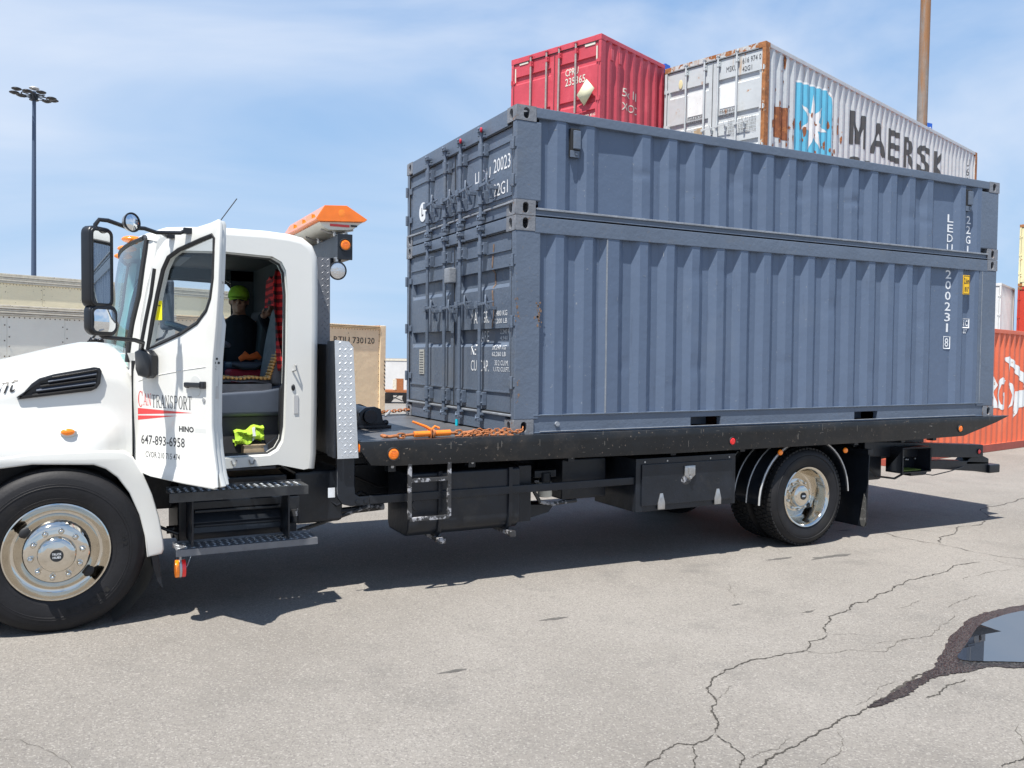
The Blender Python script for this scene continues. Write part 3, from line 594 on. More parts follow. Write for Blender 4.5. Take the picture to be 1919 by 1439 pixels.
# print on the doors: u runs towards the near side, so it reads from outside
ondoor = lambda u, v: Vector((.0195, -u, v))
def rec_x(v):
    return interp([(.0, 0), (.70, 0), (.735, .035), (.845, .035), (.851, 0), (1.18, 0), (1.215, .035), (1.335, .035), (1.341, 0), (2.6, 0)], v)
lettering(up, 'LEDU', -.80, 2.105, .30, .095, ondoor, bold=.0); lettering(up, '200231', -.44, 2.13, .35, .115, ondoor, bold=.0); lettering(up, '22G1', -.44, 1.935, .26, .105, ondoor)
lettering(up, '8', -.075, 2.14, .03, .11, lambda u, v: Vector((.0185, -u, v)))
ondl = lambda u, v: Vector((.0195 + rec_x(v), -u, v))
for s_, u, v, w, h in (('MAX. GR.', -.86, .90, .36, .10), ('TARE', -.78, .745, .21, .09), ('NET', -.86, .63, .16, .09), ('CU. CAP.', -.86, .49, .36, .095),
                       ('30,480 KG', -.44, .945, .27, .05), ('67,200 LB', -.44, .885, .27, .045), ('2,240 KG', -.36, .80, .22, .042), ('4,940 LB', -.36, .75, .22, .038), ('28,240 KG', -.44, .67, .25, .042), ('62,260 LB', -.44, .615, .25, .042), ('33.2 CU.M.', -.39, .545, .25, .042), ('1,172 CU.FT.', -.41, .49, .29, .042)):
    lettering(lo, s_, u, v, w, h, ondl)
b = MB(); b.box(.015, .0205, 1.97, 2.10, .435, .68); b.build('data_plate', 'paper', lo, bevel=.001)
for i_ in range(9): b = MB(); b.box(.0135, .0149, 1.985, 2.085, .45 + i_ * .025, .457 + i_ * .025); b.build('plate_line', 'letterg', lo)
b = MB(); b.cyl((.0195, 2.03, 2.045), (.0165, 2.03, 2.045), .095, n=28); o = b.build('round_emblem', 'letterw', up); o.scale = (1, 1, 1)
lettering(up, 'L', -2.06, 2.005, .05, .085, lambda u, v: Vector((.0155, -u, v)), 'letterg', bold=.03)
b = MB(); b.box(-.055, .02, 1.19, 1.31, 1.28, 1.42); b.build('lock_box', 'lip', lo, bevel=.012)
b = MB(); b.tube([(-.05, 1.003, .02), (-.052, 1.0, -.0), (-.05, 1.0, .055)], .014, 8); b.build('cyan_seal', 'cyan', lo)
for k_, y_ in enumerate((.575, 1.0)):
    b = MB(); b.ell((-.05, y_ - .035, 2.505), (.012, .014, .022)); b.build('red_plastic_seal', 'redcloth', up)
M['ruststreak'] = mat('rust_streak', (0.20, 0.13, 0.09), 0.7, var=0.4, vscale=30)
R_ = random.Random(3)
M['chip'] = mat('chipped_rusty_primer', (0.20, 0.13, 0.09), 0.85, var=0.4, vscale=60)
for (cx_, cz_, n_s) in ((.215, .96, 26), (.03, 1.0, 12), (.03, .35, 8)):
    b = MB()
    for _ in range(n_s):
        x_ = cx_ + R_.gauss(0, .016); z_ = cz_ + R_.uniform(-.10, .10); r2 = R_.uniform(.004, .013); k_ = [(x_ + r2 * R_.uniform(.5, 1.2) * math.cos(a), z_ + r2 * R_.uniform(.6, 1.5) * math.sin(a)) for a in [i * 1.047 for i in range(6)]]
        b.add([(a, .0022, c) for a, c in k_], [tuple(range(6))])
    b.build('paint_chip', 'chip', lo, smooth=0)
b = MB(); rows = [[(.0188 + rec_x(z) , .44 + .016 * math.sin(z * 11) - w_, z) for w_ in (-.012, .012)] for z in [1.55 - i * .03 for i in range(24)]]; b.grid(rows); b.build('rust_run', 'ruststreak', lo)

# ================================================================== TRUCK
truck = thing('flatbed_truck', 'white tow truck with open driver door, black tilting flatbed and amber light bar', 'truck', (0, 1.22, -1.158))
ymid = 1.22
# --- cab shell: skins lofted from a side outline
OUT = [(-2.73, -.10), (-2.735, .2), (-2.72, .48), (-2.765, .62), (-2.735, .80), (-2.69, 1.0), (-2.665, 1.20), (-2.64, 1.37), (-2.60, 1.425), (-2.52, 1.458), (-2.4, 1.472), (-2.18, 1.485), (-1.88, 1.485), (-1.72, 1.475), (-1.62, 1.455), (-1.55, 1.405), (-1.512, 1.32), (-1.508, 1.2), (-1.508, .87), (-1.512, .3), (-1.518, -.10), (-1.53, -.205)]
def inset(P, d):
    o = []
    for i, p in enumerate(P):
        a = Vector(P[max(i - 1, 0)]); c = Vector(P[min(i + 1, len(P) - 1)]); t = (c - a).normalized(); nn = Vector((t.y, -t.x)); o.append((p[0] + nn.x * d, p[1] + nn.y * d))
    return o
def bulge(x, y): return -.12 * max(0, 1 - ((y - ymid) / 1.07) ** 2) * max(0, min(1, (-2.35 - x) / .3))
RC = .055
def cabrow(y, d): return [Vector((x + bulge(x, y), y, z + .018 * (1 - ((y - ymid) / 1.07) ** 2) * (1 if z > 1.3 else 0))) for x, z in inset(OUT, d)]
rows = []; st = [(.15 + RC * (1 - math.sin(t)), RC * (1 - math.cos(t))) for t in (0, .35, .7, 1.05, 1.4, 1.5708)][::-1]
for y, d in [(.15 + RC * (1 - math.cos(t)), RC * (1 - math.sin(t))) for t in (0.0, .3, .6, .9, 1.2, 1.5708)]: rows.append(cabrow(y, d))
for k in range(1, 12): rows.append(cabrow(.205 + (2 * ymid - .41) * k / 12, 0))
for y, d in [(.15 + RC * (1 - math.cos(t)), RC * (1 - math.sin(t))) for t in (1.5708, 1.2, .9, .6, .3, 0.0)]: rows.append(cabrow(2 * ymid - y, d))
b = MB(); b.grid([r[6:] if False else r[7:] for r in rows]); b.build('cab_roof_and_back', 'white', truck, smooth=50)
b = MB(); b.grid([r[:4] for r in rows]); b.build('cowl', 'white', truck, smooth=50)
OPEN = [(-2.655, 1.05), (-2.62, 1.19), (-2.575, 1.27), (-2.50, 1.305), (-2.16, 1.318), (-1.84, 1.305), (-1.775, 1.27), (-1.745, 1.21), (-1.731, 1.05), (-1.735, .6), (-1.749, .10), (-1.765, .0), (-1.80, -.06), (-1.86, -.095), (-2.2, -.10), (-2.57, -.10), (-2.645, -.05), (-2.665, .05), (-2.672, .45), (-2.70, .66), (-2.69, .85)]
sideo = inset(OUT, RC) + [(-1.62, -.205), (-1.80, -.16), (-2.2, -.172), (-2.62, -.172)]
for s_, y in ((1, .15), (-1, 2 * ymid - .15)):
    me = shape2d([sideo, OPEN], .012, .0)
    b = MB(); b.mesh(me, lambda v: Vector((v.x, y + s_ * (.012) + v.z, v.y)))
    b.build('cab_side', 'white', truck, smooth=30)
    # jamb: stepped recess around the opening
    b = MB(); cen = Vector((-2.2, .6))
    def sc(P, k, y_): return [Vector((cen.x + (x - cen.x) * k, y_, cen.y + (z - cen.y) * (1 - (1 - k) * .75))) for x, z in P]
    R4 = [sc(OPEN, 1, y + s_ * .002), sc(OPEN, .992, y + s_ * .022), sc(OPEN, .980, y + s_ * .026), sc(OPEN, .972, y + s_ * .11)]
    b.grid([r + [r[0]] for r in R4]); b.build('door_jamb', 'whitein', truck, smooth=30)
    b = MB(); b.tube(sc(OPEN, .975, y + s_ * .045), .012, 8, closed=True); b.build('door_seal', 'gasket', truck)
    if s_ == -1:
        me = shape2d([OPEN, [(-2.46, 1.265), (-2.25, 1.275), (-1.82, 1.26), (-1.77, 1.2), (-1.77, .80), (-2.0, .78), (-2.30, .73), (-2.52, .62), (-2.56, .75), (-2.50, 1.1)]], .01)
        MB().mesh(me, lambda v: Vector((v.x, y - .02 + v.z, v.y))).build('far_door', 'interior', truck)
        me = shape2d([[(-2.46, 1.265), (-2.25, 1.275), (-1.82, 1.26), (-1.77, 1.2), (-1.77, .80), (-2.0, .78), (-2.30, .73), (-2.52, .62), (-2.56, .75), (-2.50, 1.1)]], .002)
        MB().mesh(me, lambda v: Vector((v.x, y - .02 + v.z, v.y))).build('far_window', 'glass', truck)
# B-pillar groove pressing seen behind the door, striker, data plates
b = MB(); b.box(-1.69, -1.66, .144, .152, .20, .33); b.build('door_plate', 'silver', truck)
b = MB(); b.ell((-1.695, .15, .385), (.014, .012, .024)); b.build('door_stop', 'plastic', truck)
b = MB(); b.tube([(-1.70, .15, .50), (-1.68, .12, .51), (-1.68, .12, .54), (-1.68, .15, .55)], .006, 6); b.build('striker', 'steel', truck)
for x_ in (-1.98, -2.10): b = MB(); b.tube([(x_ - .02, .150, -.115), (x_ - .01, .142, -.145), (x_ + .01, .142, -.145), (x_ + .02, .150, -.115)], .006, 6); b.build('sill_clip', 'steel', truck)
b = MB(); b.box(-2.66, -1.82, .14, .24, -.185, -.170); b.build('sill_underside', 'black', truck)
# windscreen
def wsx(z): return interp([(.60, -2.762), (.80, -2.735), (1.0, -2.69), (1.2, -2.665), (1.38, -2.638)], z)
rows = []
for k in range(15):
    y = .215 + (2 * ymid - .43) * k / 14; rows.append([Vector((wsx(z) + bulge(wsx(z), y) - .004, y, z)) for z in (.58, .7, .8, .9, 1.0, 1.1, 1.2, 1.3, 1.375)])
MB().grid(rows).build('windscreen', 'ws', truck, smooth=60)
for s_ in (1, -1):
    b = MB(); yy = (lambda y: y) if s_ == 1 else (lambda y: 2 * ymid - y)
    b.tube([(wsx(z) - .006, yy(.20), z) for z in (.56, .7, .85, 1.0, 1.15, 1.3, 1.37)] + [(wsx(1.38) + bulge(-2.64, .26) + .005, yy(.27), 1.395)], .016, 8); b.build('windscreen_seal', 'gasket', truck)
    b = MB(); b.grid([[Vector((wsx(z), yy(.205), z)), Vector((wsx(z) + .035, yy(.157), z)), Vector((wsx(z) + .075 , yy(.15), z)), Vector((wsx(z) + .06, yy(.22), z)), Vector((wsx(z) + .0, yy(.22), z))] for z in (.47, .6, .7, .8, .9, 1.0, 1.1, 1.2, 1.3, 1.4)]); b.build('windscreen_pillar', 'white', truck, smooth=60)
b = MB(); b.tube([(wsx(1.38) + bulge(-2.64, y) - .004, y, 1.385) for y in [.24 + i * .098 for i in range(21)]], .014, 8); b.build('windscreen_top_seal', 'gasket', truck)
b = MB(); b.box(-2.675, -2.67, .32, .36, 1.25, 1.33); b.build('windscreen_sticker', 'paper', truck)
for y in (.62, 1.22, 1.8): b = MB(); b.ell((-2.69 - .02, y, 1.415), (.07, .06, .026)); b.build('roof_marker', 'amber', truck)
b = MB(); b.tube([(-2.205, .5, 1.475), (-2.021, .5, 1.745)], .004, 6); b.cyl((-2.205, .5, 1.47), (-2.19, .5, 1.50), .012, n=8); b.build('antenna', 'plastic', truck)
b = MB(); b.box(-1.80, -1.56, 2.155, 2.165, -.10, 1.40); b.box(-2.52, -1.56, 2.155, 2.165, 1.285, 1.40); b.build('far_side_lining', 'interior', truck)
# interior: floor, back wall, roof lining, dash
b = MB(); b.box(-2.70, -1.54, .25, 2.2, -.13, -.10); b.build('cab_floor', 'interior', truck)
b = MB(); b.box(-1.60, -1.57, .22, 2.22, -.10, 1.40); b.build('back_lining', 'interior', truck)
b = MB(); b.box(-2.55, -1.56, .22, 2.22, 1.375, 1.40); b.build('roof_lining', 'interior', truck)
b = MB(); b.box(-2.60, -2.30, .75, 1.5, 1.33, 1.375); b.build('sun_visor', 'greyplastic', truck, bevel=.01)
b = MB(); b.prism([(-2.74, .56), (-2.50, .66), (-2.38, .60), (-2.36, .45), (-2.50, .2), (-2.72, .1)], lambda u, v, w: Vector((u, w, v)), .30, 2.14); b.build('dashboard', 'greyplastic', truck, bevel=.02)
b = MB(); c_ = Vector((-2.27, .66, .76)); ax = Vector((.35, 0, .94)).normalized(); b.tube([c_ + (Matrix.Rotation(a, 3, ax) @ (ax.cross(Vector((0, 1, 0))).normalized() * .225)) for a in [i * 2 * math.pi / 28 for i in range(28)]], .018, 8, closed=True)
sw = b.build('steering_wheel', 'greyplastic', truck)
b = MB(); b.cyl(c_, c_ - ax * .05, .06, n=16); b.bar(c_, c_ + Vector((0, .22, 0)), .03, .02); b.bar(c_, c_ - Vector((0, .22, 0)), .03, .02); b.cyl(c_, (-2.42, .66, .48), .03, n=10); b.build('steering_column', 'plastic', sw)
# driver seat
b = MB(); b.prism([(-2.33, .17), (-1.66, .17), (-1.62, .26), (-1.70, .40), (-1.86, .37), (-2.33, .345)], lambda u, v, w: Vector((u, w, v)), .36, .92); seat = b.build('driver_seat', 'greyplastic', truck, bevel=.035, seg=3)
rows = []
for i in range(9):
    x = -2.36 + .56 * i / 8; rows.append([Vector((x, .37 + .53 * k / 10, .405 + .03 * math.sin(math.pi * k / 10) + .018 * math.sin(math.pi * i / 8) + (.012 if k in (2, 8) else 0) + .004 * math.sin(i * 2.2 + k))) for k in range(11)])
b = MB(); b.grid(rows); b.grid([[Vector((-2.36 + .56 * i / 8, .37, z)) for z in (.36, .405)] for i in range(9)]); b.box(-2.36, -1.80, .371, .90, .35, .40); b.build('seat_cushion', 'seatcloth', seat, bevel=.0, smooth=60)
b = MB(); b.prism([(-1.80, .40), (-1.70, .38), (-1.66, .46), (-1.63, .70), (-1.61, .95), (-1.66, 1.0), (-1.70, .96), (-1.75, .72)], lambda u, v, w: Vector((u, w, v)), .42, .88); b.build('seat_backrest', 'seatcloth', seat, bevel=.035, seg=3)
b = MB(); b.prism([(-1.66, .98), (-1.60, 1.0), (-1.60, 1.17), (-1.66, 1.16)], lambda u, v, w: Vector((u, w, v)), .52, .78); b.build('head_rest', 'seatcloth', seat, bevel=.025, seg=3)
b = MB(); b.box(-2.25, -1.70, .40, .88, -.10, .17); b.build('seat_base', 'interior', truck, bevel=.01)
b = MB(); b.tube([(-1.68, .30, .44), (-1.735, .25, .42), (-1.765, .24, .37), (-1.77, .24, .10), (-1.755, .25, -.0), (-1.70, .27, -.02)], .012, 8); b.build('grab_handle', 'plastic', truck)
b = MB(); P_ = [Vector(p) for p in ((-1.71, .30, .30), (-1.72, .28, .10), (-1.80, .27, .02), (-1.88, .27, -.04), (-1.87, .27, -.075), (-1.80, .28, -.085), (-1.70, .29, -.05))]
b.grid([[p, p + Vector((.03, .01, .012))] for p in P_]); b.build('seat_belt', 'greyplastic', truck, smooth=60)
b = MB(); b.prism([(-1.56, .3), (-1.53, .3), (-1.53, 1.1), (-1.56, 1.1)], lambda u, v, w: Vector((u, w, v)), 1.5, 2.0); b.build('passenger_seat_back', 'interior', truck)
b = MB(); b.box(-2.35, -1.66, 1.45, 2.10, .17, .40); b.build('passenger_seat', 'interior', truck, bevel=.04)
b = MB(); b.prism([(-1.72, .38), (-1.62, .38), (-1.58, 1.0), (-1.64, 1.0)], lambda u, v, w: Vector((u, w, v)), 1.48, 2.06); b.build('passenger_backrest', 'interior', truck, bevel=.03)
b = MB(); b.tube([(-2.38, .18, .15), (-2.38, .2, -.08)], .01, 6)
# --- open door
DE = Vector((.525, -.851, 0)).normalized(); DN = Vector((DE.y, -DE.x, 0)) * 1.0; H_ = Vector((-2.72, .13, 0))
if DN.y > 0: DN = -DN
def dp(u, v, w=0): return H_ + DE * u + Vector((0, 0, v)) + DN * w    # w outward
DO = [(-.015, -.10), (.035, -.141), (.187, -.165), (.50, -.185), (.785, -.195), (.797, -.185), (.765, -.10), (.738, .05), (.725, .18), (.727, .40), (.735, .58), (.765, .80), (.785, 1.0), (.797, 1.2), (.803, 1.40), (.79, 1.423), (.728, 1.408), (.457, 1.370), (.30, 1.33), (.225, 1.27), (.18, 1.18), (.115, .969), (.042, .695), (-.02, .50), (-.03, .2)]
DG = [(.757, 1.318), (.740, 1.338), (.64, 1.318), (.43, 1.268), (.33, 1.225), (.275, 1.15), (.22, 1.0), (.165, .82), (.118, .645), (.25, .685), (.45, .745), (.60, .81), (.685, .885), (.722, .96), (.745, 1.08)]
me = shape2d([DO, DG], .006, .006, 2)
bm0 = bmesh.new(); bm0.from_mesh(me); bmesh.ops.triangulate(bm0, faces=bm0.faces)
for c0 in (-.09, -.13): bmesh.ops.bisect_plane(bm0, geom=bm0.verts[:] + bm0.edges[:] + bm0.faces[:], plane_co=(0, c0, 0), plane_no=(0, 1, 0), dist=1e-6)
bm0.to_mesh(me); bm0.free()
door = MB().mesh(me, lambda v: dp(v.x, v.y, v.z - .010 - (.018 * max(0, (-.05 - v.y)) / .12 if False else 0) + (.03 * max(0, min(1, (-.09 - v.y) / .08))))).build('door', 'white', truck, smooth=40)
def shrink(P, d):   # crude inset of closed loop
    o = []; n = len(P); area = sum(P[i][0] * P[(i + 1) % n][1] - P[(i + 1) % n][0] * P[i][1] for i in range(n)); sg = 1 if area > 0 else -1
    for i in range(n):
        a = Vector(P[i - 1]); c = Vector(P[(i + 1) % n]); t = (c - a).normalized(); o.append((P[i][0] - t.y * d * sg, P[i][1] + t.x * d * sg))
    return o
me = shape2d([shrink(DO, .004), shrink(DG, -.006)], .014, .004)
MB().mesh(me, lambda v: dp(v.x, v.y, v.z - .036)).build('door_inner_shell', 'whitein', door, smooth=30)
LS = [(.0, -.10), (.19, -.15), (.50, -.17), (.78, -.18), (.755, -.09), (.73, .05), (.719, .18), (.721, .40), (.729, .58), (.757, .80), (.72, .90), (.68, .84), (.60, .775), (.45, .715), (.25, .655), (.10, .61), (.0, .50)]
me = shape2d([LS], .014, .003); MB().mesh(me, lambda v: dp(v.x, v.y, v.z - .070)).build('door_lower_shell', 'whitein', door, smooth=30)
me = shape2d([shrink(LS, .03)], .006); MB().mesh(me, lambda v: dp(v.x, v.y, v.z - .094)).build('door_trim', 'greyplastic', door)
MB().tube([dp(u, v, .001) for u, v in shrink(DG, -.004)], .0085, 8, closed=True).build('window_rubber', 'gasket', door)
MB().tube([dp(u, v, -.004) for u, v in shrink([p for p in DG], .004)], .010, 8, closed=True).build('window_channel', 'gasket', door)
me = shape2d([DG], .0015); MB().mesh(me, lambda v: dp(v.x, v.y, v.z - .03)).build('window_pane', 'glass', door)
b = MB(); b.tube([dp(*p, .002) for p in ((.20, 1.16), (.165, 1.0), (.105, .82), (.06, .67), (.045, .60))], .014, 8); b.build('pillar_rubber', 'gasket', door)
# pressing line, lower sill crease
b = MB(); b.tube([dp(u, v, .0015) for u, v in ((.03, .44), (.25, .485), (.5, .52), (.68, .54))], .0035, 6); b.tube([dp(u, v, .000) for u, v in ((-.02, -.085), (.2, -.10), (.5, -.118), (.76, -.126))], .005, 6); b.build('door_pressing', 'white', door, smooth=60)
# handle in its recess
me = shape2d([oval(0, 0, .048, .065, 24)], .001); MB().mesh(me, lambda v: dp(.590 + v.x, .42 + v.y, .0035 + v.z)).build('handle_recess', 'whitein', door)
b = MB(); b.obox(dp(.585, .428, .02), (.075, .012, .015), Matrix((DE, DN, Vector((0, 0, 1)))).transposed()); b.obox(dp(.665, .428, .012), (.02, .014, .022), Matrix((DE, DN, Vector((0, 0, 1)))).transposed()); b.obox(dp(.515, .425, .008), (.015, .01, .018), Matrix((DE, DN, Vector((0, 0, 1)))).transposed()); b.build('handle', 'plastic', door, bevel=.006)
b = MB(); b.cyl(dp(.666, .335, 0), dp(.666, .335, .008), .013, n=14); b.build('lock', 'steel', door)
# latch plate and screws on the free edge
ed = lambda v, t: H_ + DE * (.8) + Vector((0, 0, v)) - DN * t
b = MB()
for v, t in ((.59, .035), (.565, .02), (.565, .05)): b.cyl(dp(.728, v, -t), dp(.738, v, -t), .008, n=8)
b.build('edge_screw', 'plastic', door)
b = MB(); b.obox(dp(.722, .42, -.045), (.006, .014, .075), Matrix((DE, DN, Vector((0, 0, 1)))).transposed()); b.build('latch', 'steel', door, bevel=.003)
# door lettering
SER = { # serif capitals on a 1 x 1 box: list of convex polygons
 'thick': .17, 'thin': .055}
def serif(ch, x, w, h, bold=1):
    K = .17; k = .06; P = []
    def q(a, b_, c, d): P.append([(a, b_), (c, b_), (c, d), (a, d)])
    def arc(cx, cy, rx, ry, a0, a1, t0, t1, n=10):
        for i in range(n):
            a, b_ = math.radians(a0 + (a1 - a0) * i / n), math.radians(a0 + (a1 - a0) * (i + 1) / n)
            ta = t0 + (t1 - t0) * abs(math.cos(a)); tb = t0 + (t1 - t0) * abs(math.cos(b_))
            P.append([(cx + rx * math.cos(a), cy + ry * math.sin(a)), (cx + rx * math.cos(b_), cy + ry * math.sin(b_)), (cx + (rx - tb) * math.cos(b_), cy + (ry - k) * math.sin(b_)), (cx + (rx - ta) * math.cos(a), cy + (ry - k) * math.sin(a))])
    def stem(a): q(a, 0, a + K, 1); q(a - .08, 0, a + K + .08, k); q(a - .08, 1 - k, a + K + .08, 1)
    def diag(x0, y0, x1, y1, t): P.append([(x0, y0), (x0 + t, y0), (x1 + t, y1), (x1, y1)])
    if ch == 'C': arc(.52, .5, .46, .5, 45, 315, k, K, 18); q(.80, .70, .86, .98)
    if ch == 'A': diag(.80 - .0, 0, .40, 1, K); diag(.10, 0, .46, 1, k); q(.25, .30, .75, .30 + k); q(0, 0, .3, k); q(.68, 0, 1.05, k)
    if ch == 'N': q(.12, 0, .12 + k, 1); q(.86, 0, .86 + k, 1); diag(.80, 0, .08, 1, K); q(0, 0, .3, k); q(.72, 1 - k, 1.02, 1)
    if ch == 'T': stem(.42); q(.02, 1 - k, .98, 1); q(.02, .76, .07, 1); q(.93, .76, .98, 1)
    if ch == 'R': stem(.12); arc(.45, .74, .40, .26, -90, 90, k, K, 10); q(.28, 1 - k, .48, 1); q(.28, .48, .48, .48 + k); diag(.80, 0, .45, .5, K); q(.75, 0, 1.05, k)
    if ch == 'P': stem(.12); arc(.48, .72, .42, .28, -90, 90, k, K, 10); q(.28, 1 - k, .5, 1); q(.28, .44, .5, .44 + k)
    if ch == 'O': arc(.5, .5, .48, .5, 0, 360, k, K, 24)
    if ch == 'S': arc(.5, .73, .36, .27, 30, 250, k, K * .9, 12); arc(.5, .27, .38, .27, -150, 90, k, K * .9, 12); q(.80, .72, .85, .98); q(.10, .02, .15, .30)
    return [[(x + a * w, b_ * h) for a, b_ in p] for p in P]
def seriftext(s, u0, v0, W_, h, mname, first=False):
    n = len(s); adv = W_ / n; b = MB()
    for i, c in enumerate(s):
        hh = h
        for p in serif(c, u0 + adv * i, adv * .90, hh):
            off = .0026 + .00001 * len(b.f); b.add([dp(a, v0 + b2 + .0, off) for a, b2 in p], [tuple(range(len(p)))])
    return b.build('lettering', mname, door, smooth=0)
def bigC():
    b = MB()
    for p in serif('C', .022, .055, .105): b.add([dp(a, .270 + c, .0026 + .00001 * len(b.f)) for a, c in p], [tuple(range(len(p)))])
    b.build('lettering', 'letterr', door, smooth=0)
bigC(); seriftext('AN', .078, .283, .082, .077, 'letterr'); seriftext('TRANSPORT', .163, .272, .395, .082, 'letterg')
b = MB(); b.add([dp(.022, .263, .0026), dp(.022, .222, .0026), dp(.557, .252, .0026)], [(0, 1, 2)]); b.add([dp(.022, .214, .0026), dp(.022, .185, .0026), dp(.42, .229, .0026)], [(0, 1, 2)]); b.build('red_stripe', 'letterr', door, smooth=0)
dl = lambda u, v: dp(u, v, .0026)
lettering(door, 'HINO', .43, .130, .14, .036, dl, 'letterk', bold=.04); b = MB(); b.add([dp(.578, .132, .0022), dp(.68, .132, .0022), dp(.68, .158, .0022), dp(.578, .158, .0022)], [(0, 1, 2, 3)]); b.build('faded_sticker', 'whitein', door, smooth=0)
lettering(door, '647-893-6958', .054, .030, .43, .062, dl, 'letterg', bold=.012); lettering(door, 'CVOR 210 715 474', .097, -.052, .34, .038, dl, 'letterg', bold=.005)
b = MB(); b.obox(dp(.20, .895, -.025), (.032, .002, .062), Matrix((DE, DN, Vector((0, 0, 1)))).transposed()); b.build('yellow_window_tag', 'yellowtag', door)
b = MB(); b.obox(dp(.20, .925, -.022), (.022, .0005, .003), Matrix((DE, DN, Vector((0, 0, 1)))).transposed()); b.build('tag_line', 'letterk', door)
# mirrors on the door
mn = Vector((.53, -.85, .02)).normalized(); ms = Vector((.85, .53, 0)).normalized(); RM = Matrix((ms, mn, Vector((0, 0, 1)))).transposed()
def mirror_head(c, hw, hh, nm, depth=.05, mn=mn, convex=0):
    c = Vector(c); mn = Vector(mn).normalized(); ms = Vector((-mn.y, mn.x, 0)).normalized()
    me = shape2d([rrect(-hw, hw, -hh, hh, .035, 4)], depth / 2 - .01, .012, 2)
    o = MB().mesh(me, lambda v: c + ms * v.x + Vector((0, 0, v.y)) + mn * (v.z - depth / 2)).build(nm, 'plastic', door, smooth=40)
    me = shape2d([rrect(-hw + .012, hw - .014, -hh + .014, hh - .014, .025, 4)], .001)
    if convex:
        gx, gz = hw - .013, hh - .014
        MB().grid([[c + ms * (gx * i / 8) + Vector((0, 0, gz * k / 8)) + mn * (.004 + convex * (1 - (i * i + k * k) / 128)) for i in range(-8, 9)] for k in range(-8, 9)]).build('mirror_glass', 'mirror', o, smooth=80)
    else: MB().mesh(me, lambda v: c + ms * v.x + Vector((0, 0, v.y)) + mn * (v.z + .0035)).build('mirror_glass', 'mirror', o)
    me = shape2d([rrect(-hw, hw, -hh, hh, .035, 4), rrect(-hw + .012, hw - .014, -hh + .014, hh - .014, .025, 4)], .004, .003)
    MB().mesh(me, lambda v: c + ms * v.x + Vector((0, 0, v.y)) + mn * (v.z + .002)).build('mirror_rim', 'plastic', o, smooth=40)
    return o
mirror_head((-2.935, -.47, 1.112), .082, .222, 'main_mirror', .06, (.72, -.69, .02)); mirror_head((-2.925, -.47, .808), .084, .078, 'wide_angle_mirror', .05, (.60, -.79, -.10), convex=.016)
b = MB(); b.obox(Vector((-2.99, -.44, 1.10)), (.02, .03, .06), RM); b.build('mirror_clamp', 'plastic', door, bevel=.006)
b = MB(); b.tube([dp(.52, 1.385, .01), dp(.50, 1.362, .04), (-2.63, -.33, 1.352), (-2.70, -.38, 1.365), (-2.80, -.43, 1.358), (-2.90, -.46, 1.385), (-2.945, -.47, 1.385), (-2.965, -.475, 1.355), (-2.968, -.475, 1.32)], .0125, 10)
b.tube([dp(.36, 1.36, .01), dp(.36, 1.35, .035), (-2.60, -.33, 1.350)], .009, 8); b.obox(dp(.53, 1.375, .012), (.025, .02, .018)); b.obox(dp(.37, 1.355, .012), (.022, .02, .016)); b.build('upper_mirror_arm', 'plastic', door)
b = MB(); b.tube([(-2.955, -.46, .74), (-2.93, -.44, .715), (-2.88, -.40, .708), (-2.75, -.27, .700), (-2.70, -.20, .685), dp(.13, .65, .05), dp(.14, .60, .03)], .0135, 10); b.build('lower_mirror_arm', 'plastic', door)
b = MB(); me = shape2d([[(.085, .62), (.09, .52), (.11, .487), (.19, .475), (.215, .49), (.22, .60), (.19, .625), (.12, .632)]], .018, .014, 2); b.mesh(me, lambda v: dp(v.x, v.y, v.z + .032)).build('mirror_bracket', 'plastic', door, smooth=50)
c_ = Vector((-2.775, -.45, 1.385)); rm = Vector((.62, -.78, .05)).normalized()
b = MB(); b.lathe([(0, -.05), (.03, -.045), (.05, -.02), (.056, 0), (.056, .006), (.050, .008)], c_, rm, 24); rmo = b.build('round_mirror', 'steel', door, smooth=50)
b = MB(); b.lathe([(.050, .007), (.035, .013), (.018, .017), (0.0001, .018)], c_, rm, 24); b.build('convex_glass', 'mirror', rmo, smooth=80)
b = MB(); b.lathe([(.050, .004), (.058, .004), (.058, .011), (.050, .011)], c_, rm, 24); b.build('round_rim', 'plastic', rmo)
# far side mirror
b = MB(); b.box(-2.37, -2.25, 2.46, 2.54, .83, 1.30); b.build('far_mirror', 'greyplastic', truck, bevel=.03, seg=3)
b = MB(); b.tube([(-2.31, 2.5, 1.30), (-2.35, 2.45, 1.36), (-2.45, 2.32, 1.36)], .012, 8); b.tube([(-2.31, 2.5, .83), (-2.35, 2.45, .76), (-2.45, 2.30, .72)], .012, 8); b.build('far_mirror_arm', 'plastic', truck)
# --- hood and fender skin
def hz_(x): return interp([(-4.3, .34), (-3.9, .43), (-3.495, .53), (-3.3, .585), (-3.135, .628), (-3.04, .648), (-2.93, .650), (-2.835, .640), (-2.77, .605), (-2.745, .57)], x)
rows = []; X_ = [-4.3, -4.1, -3.9, -3.7, -3.5, -3.3, -3.15, -3.04, -2.98, -2.93, -2.88, -2.83, -2.79, -2.765, -2.745]
for x in X_:
    z = hz_(x); fl = min(1, max(0, (-2.775 - x) / .17)); fl = fl * fl * (3 - 2 * fl); e_ = max(0, (x + 2.83) / .09); dr = .012 * e_ * e_
    zb_ = -.04
    sec = [(ymid, z + .05), (.85, z + .045), (.55, z + .02), (.38, z), (.28, z - .035), (.20, z - .075), (.155, z - .13), (.142, z - .22), (.138, .30), (.132 - .01 * fl, .22), (.125 - .035 * fl, .17), (.12 - .065 * fl, .12), (.118 - .092 * fl, .05), (.118 - .100 * fl, zb_)]
    rows.append([Vector((x, y, zz - dr)) for y, zz in sec])
hood = MB().grid(rows).build('hood', 'white', truck, smooth=50)
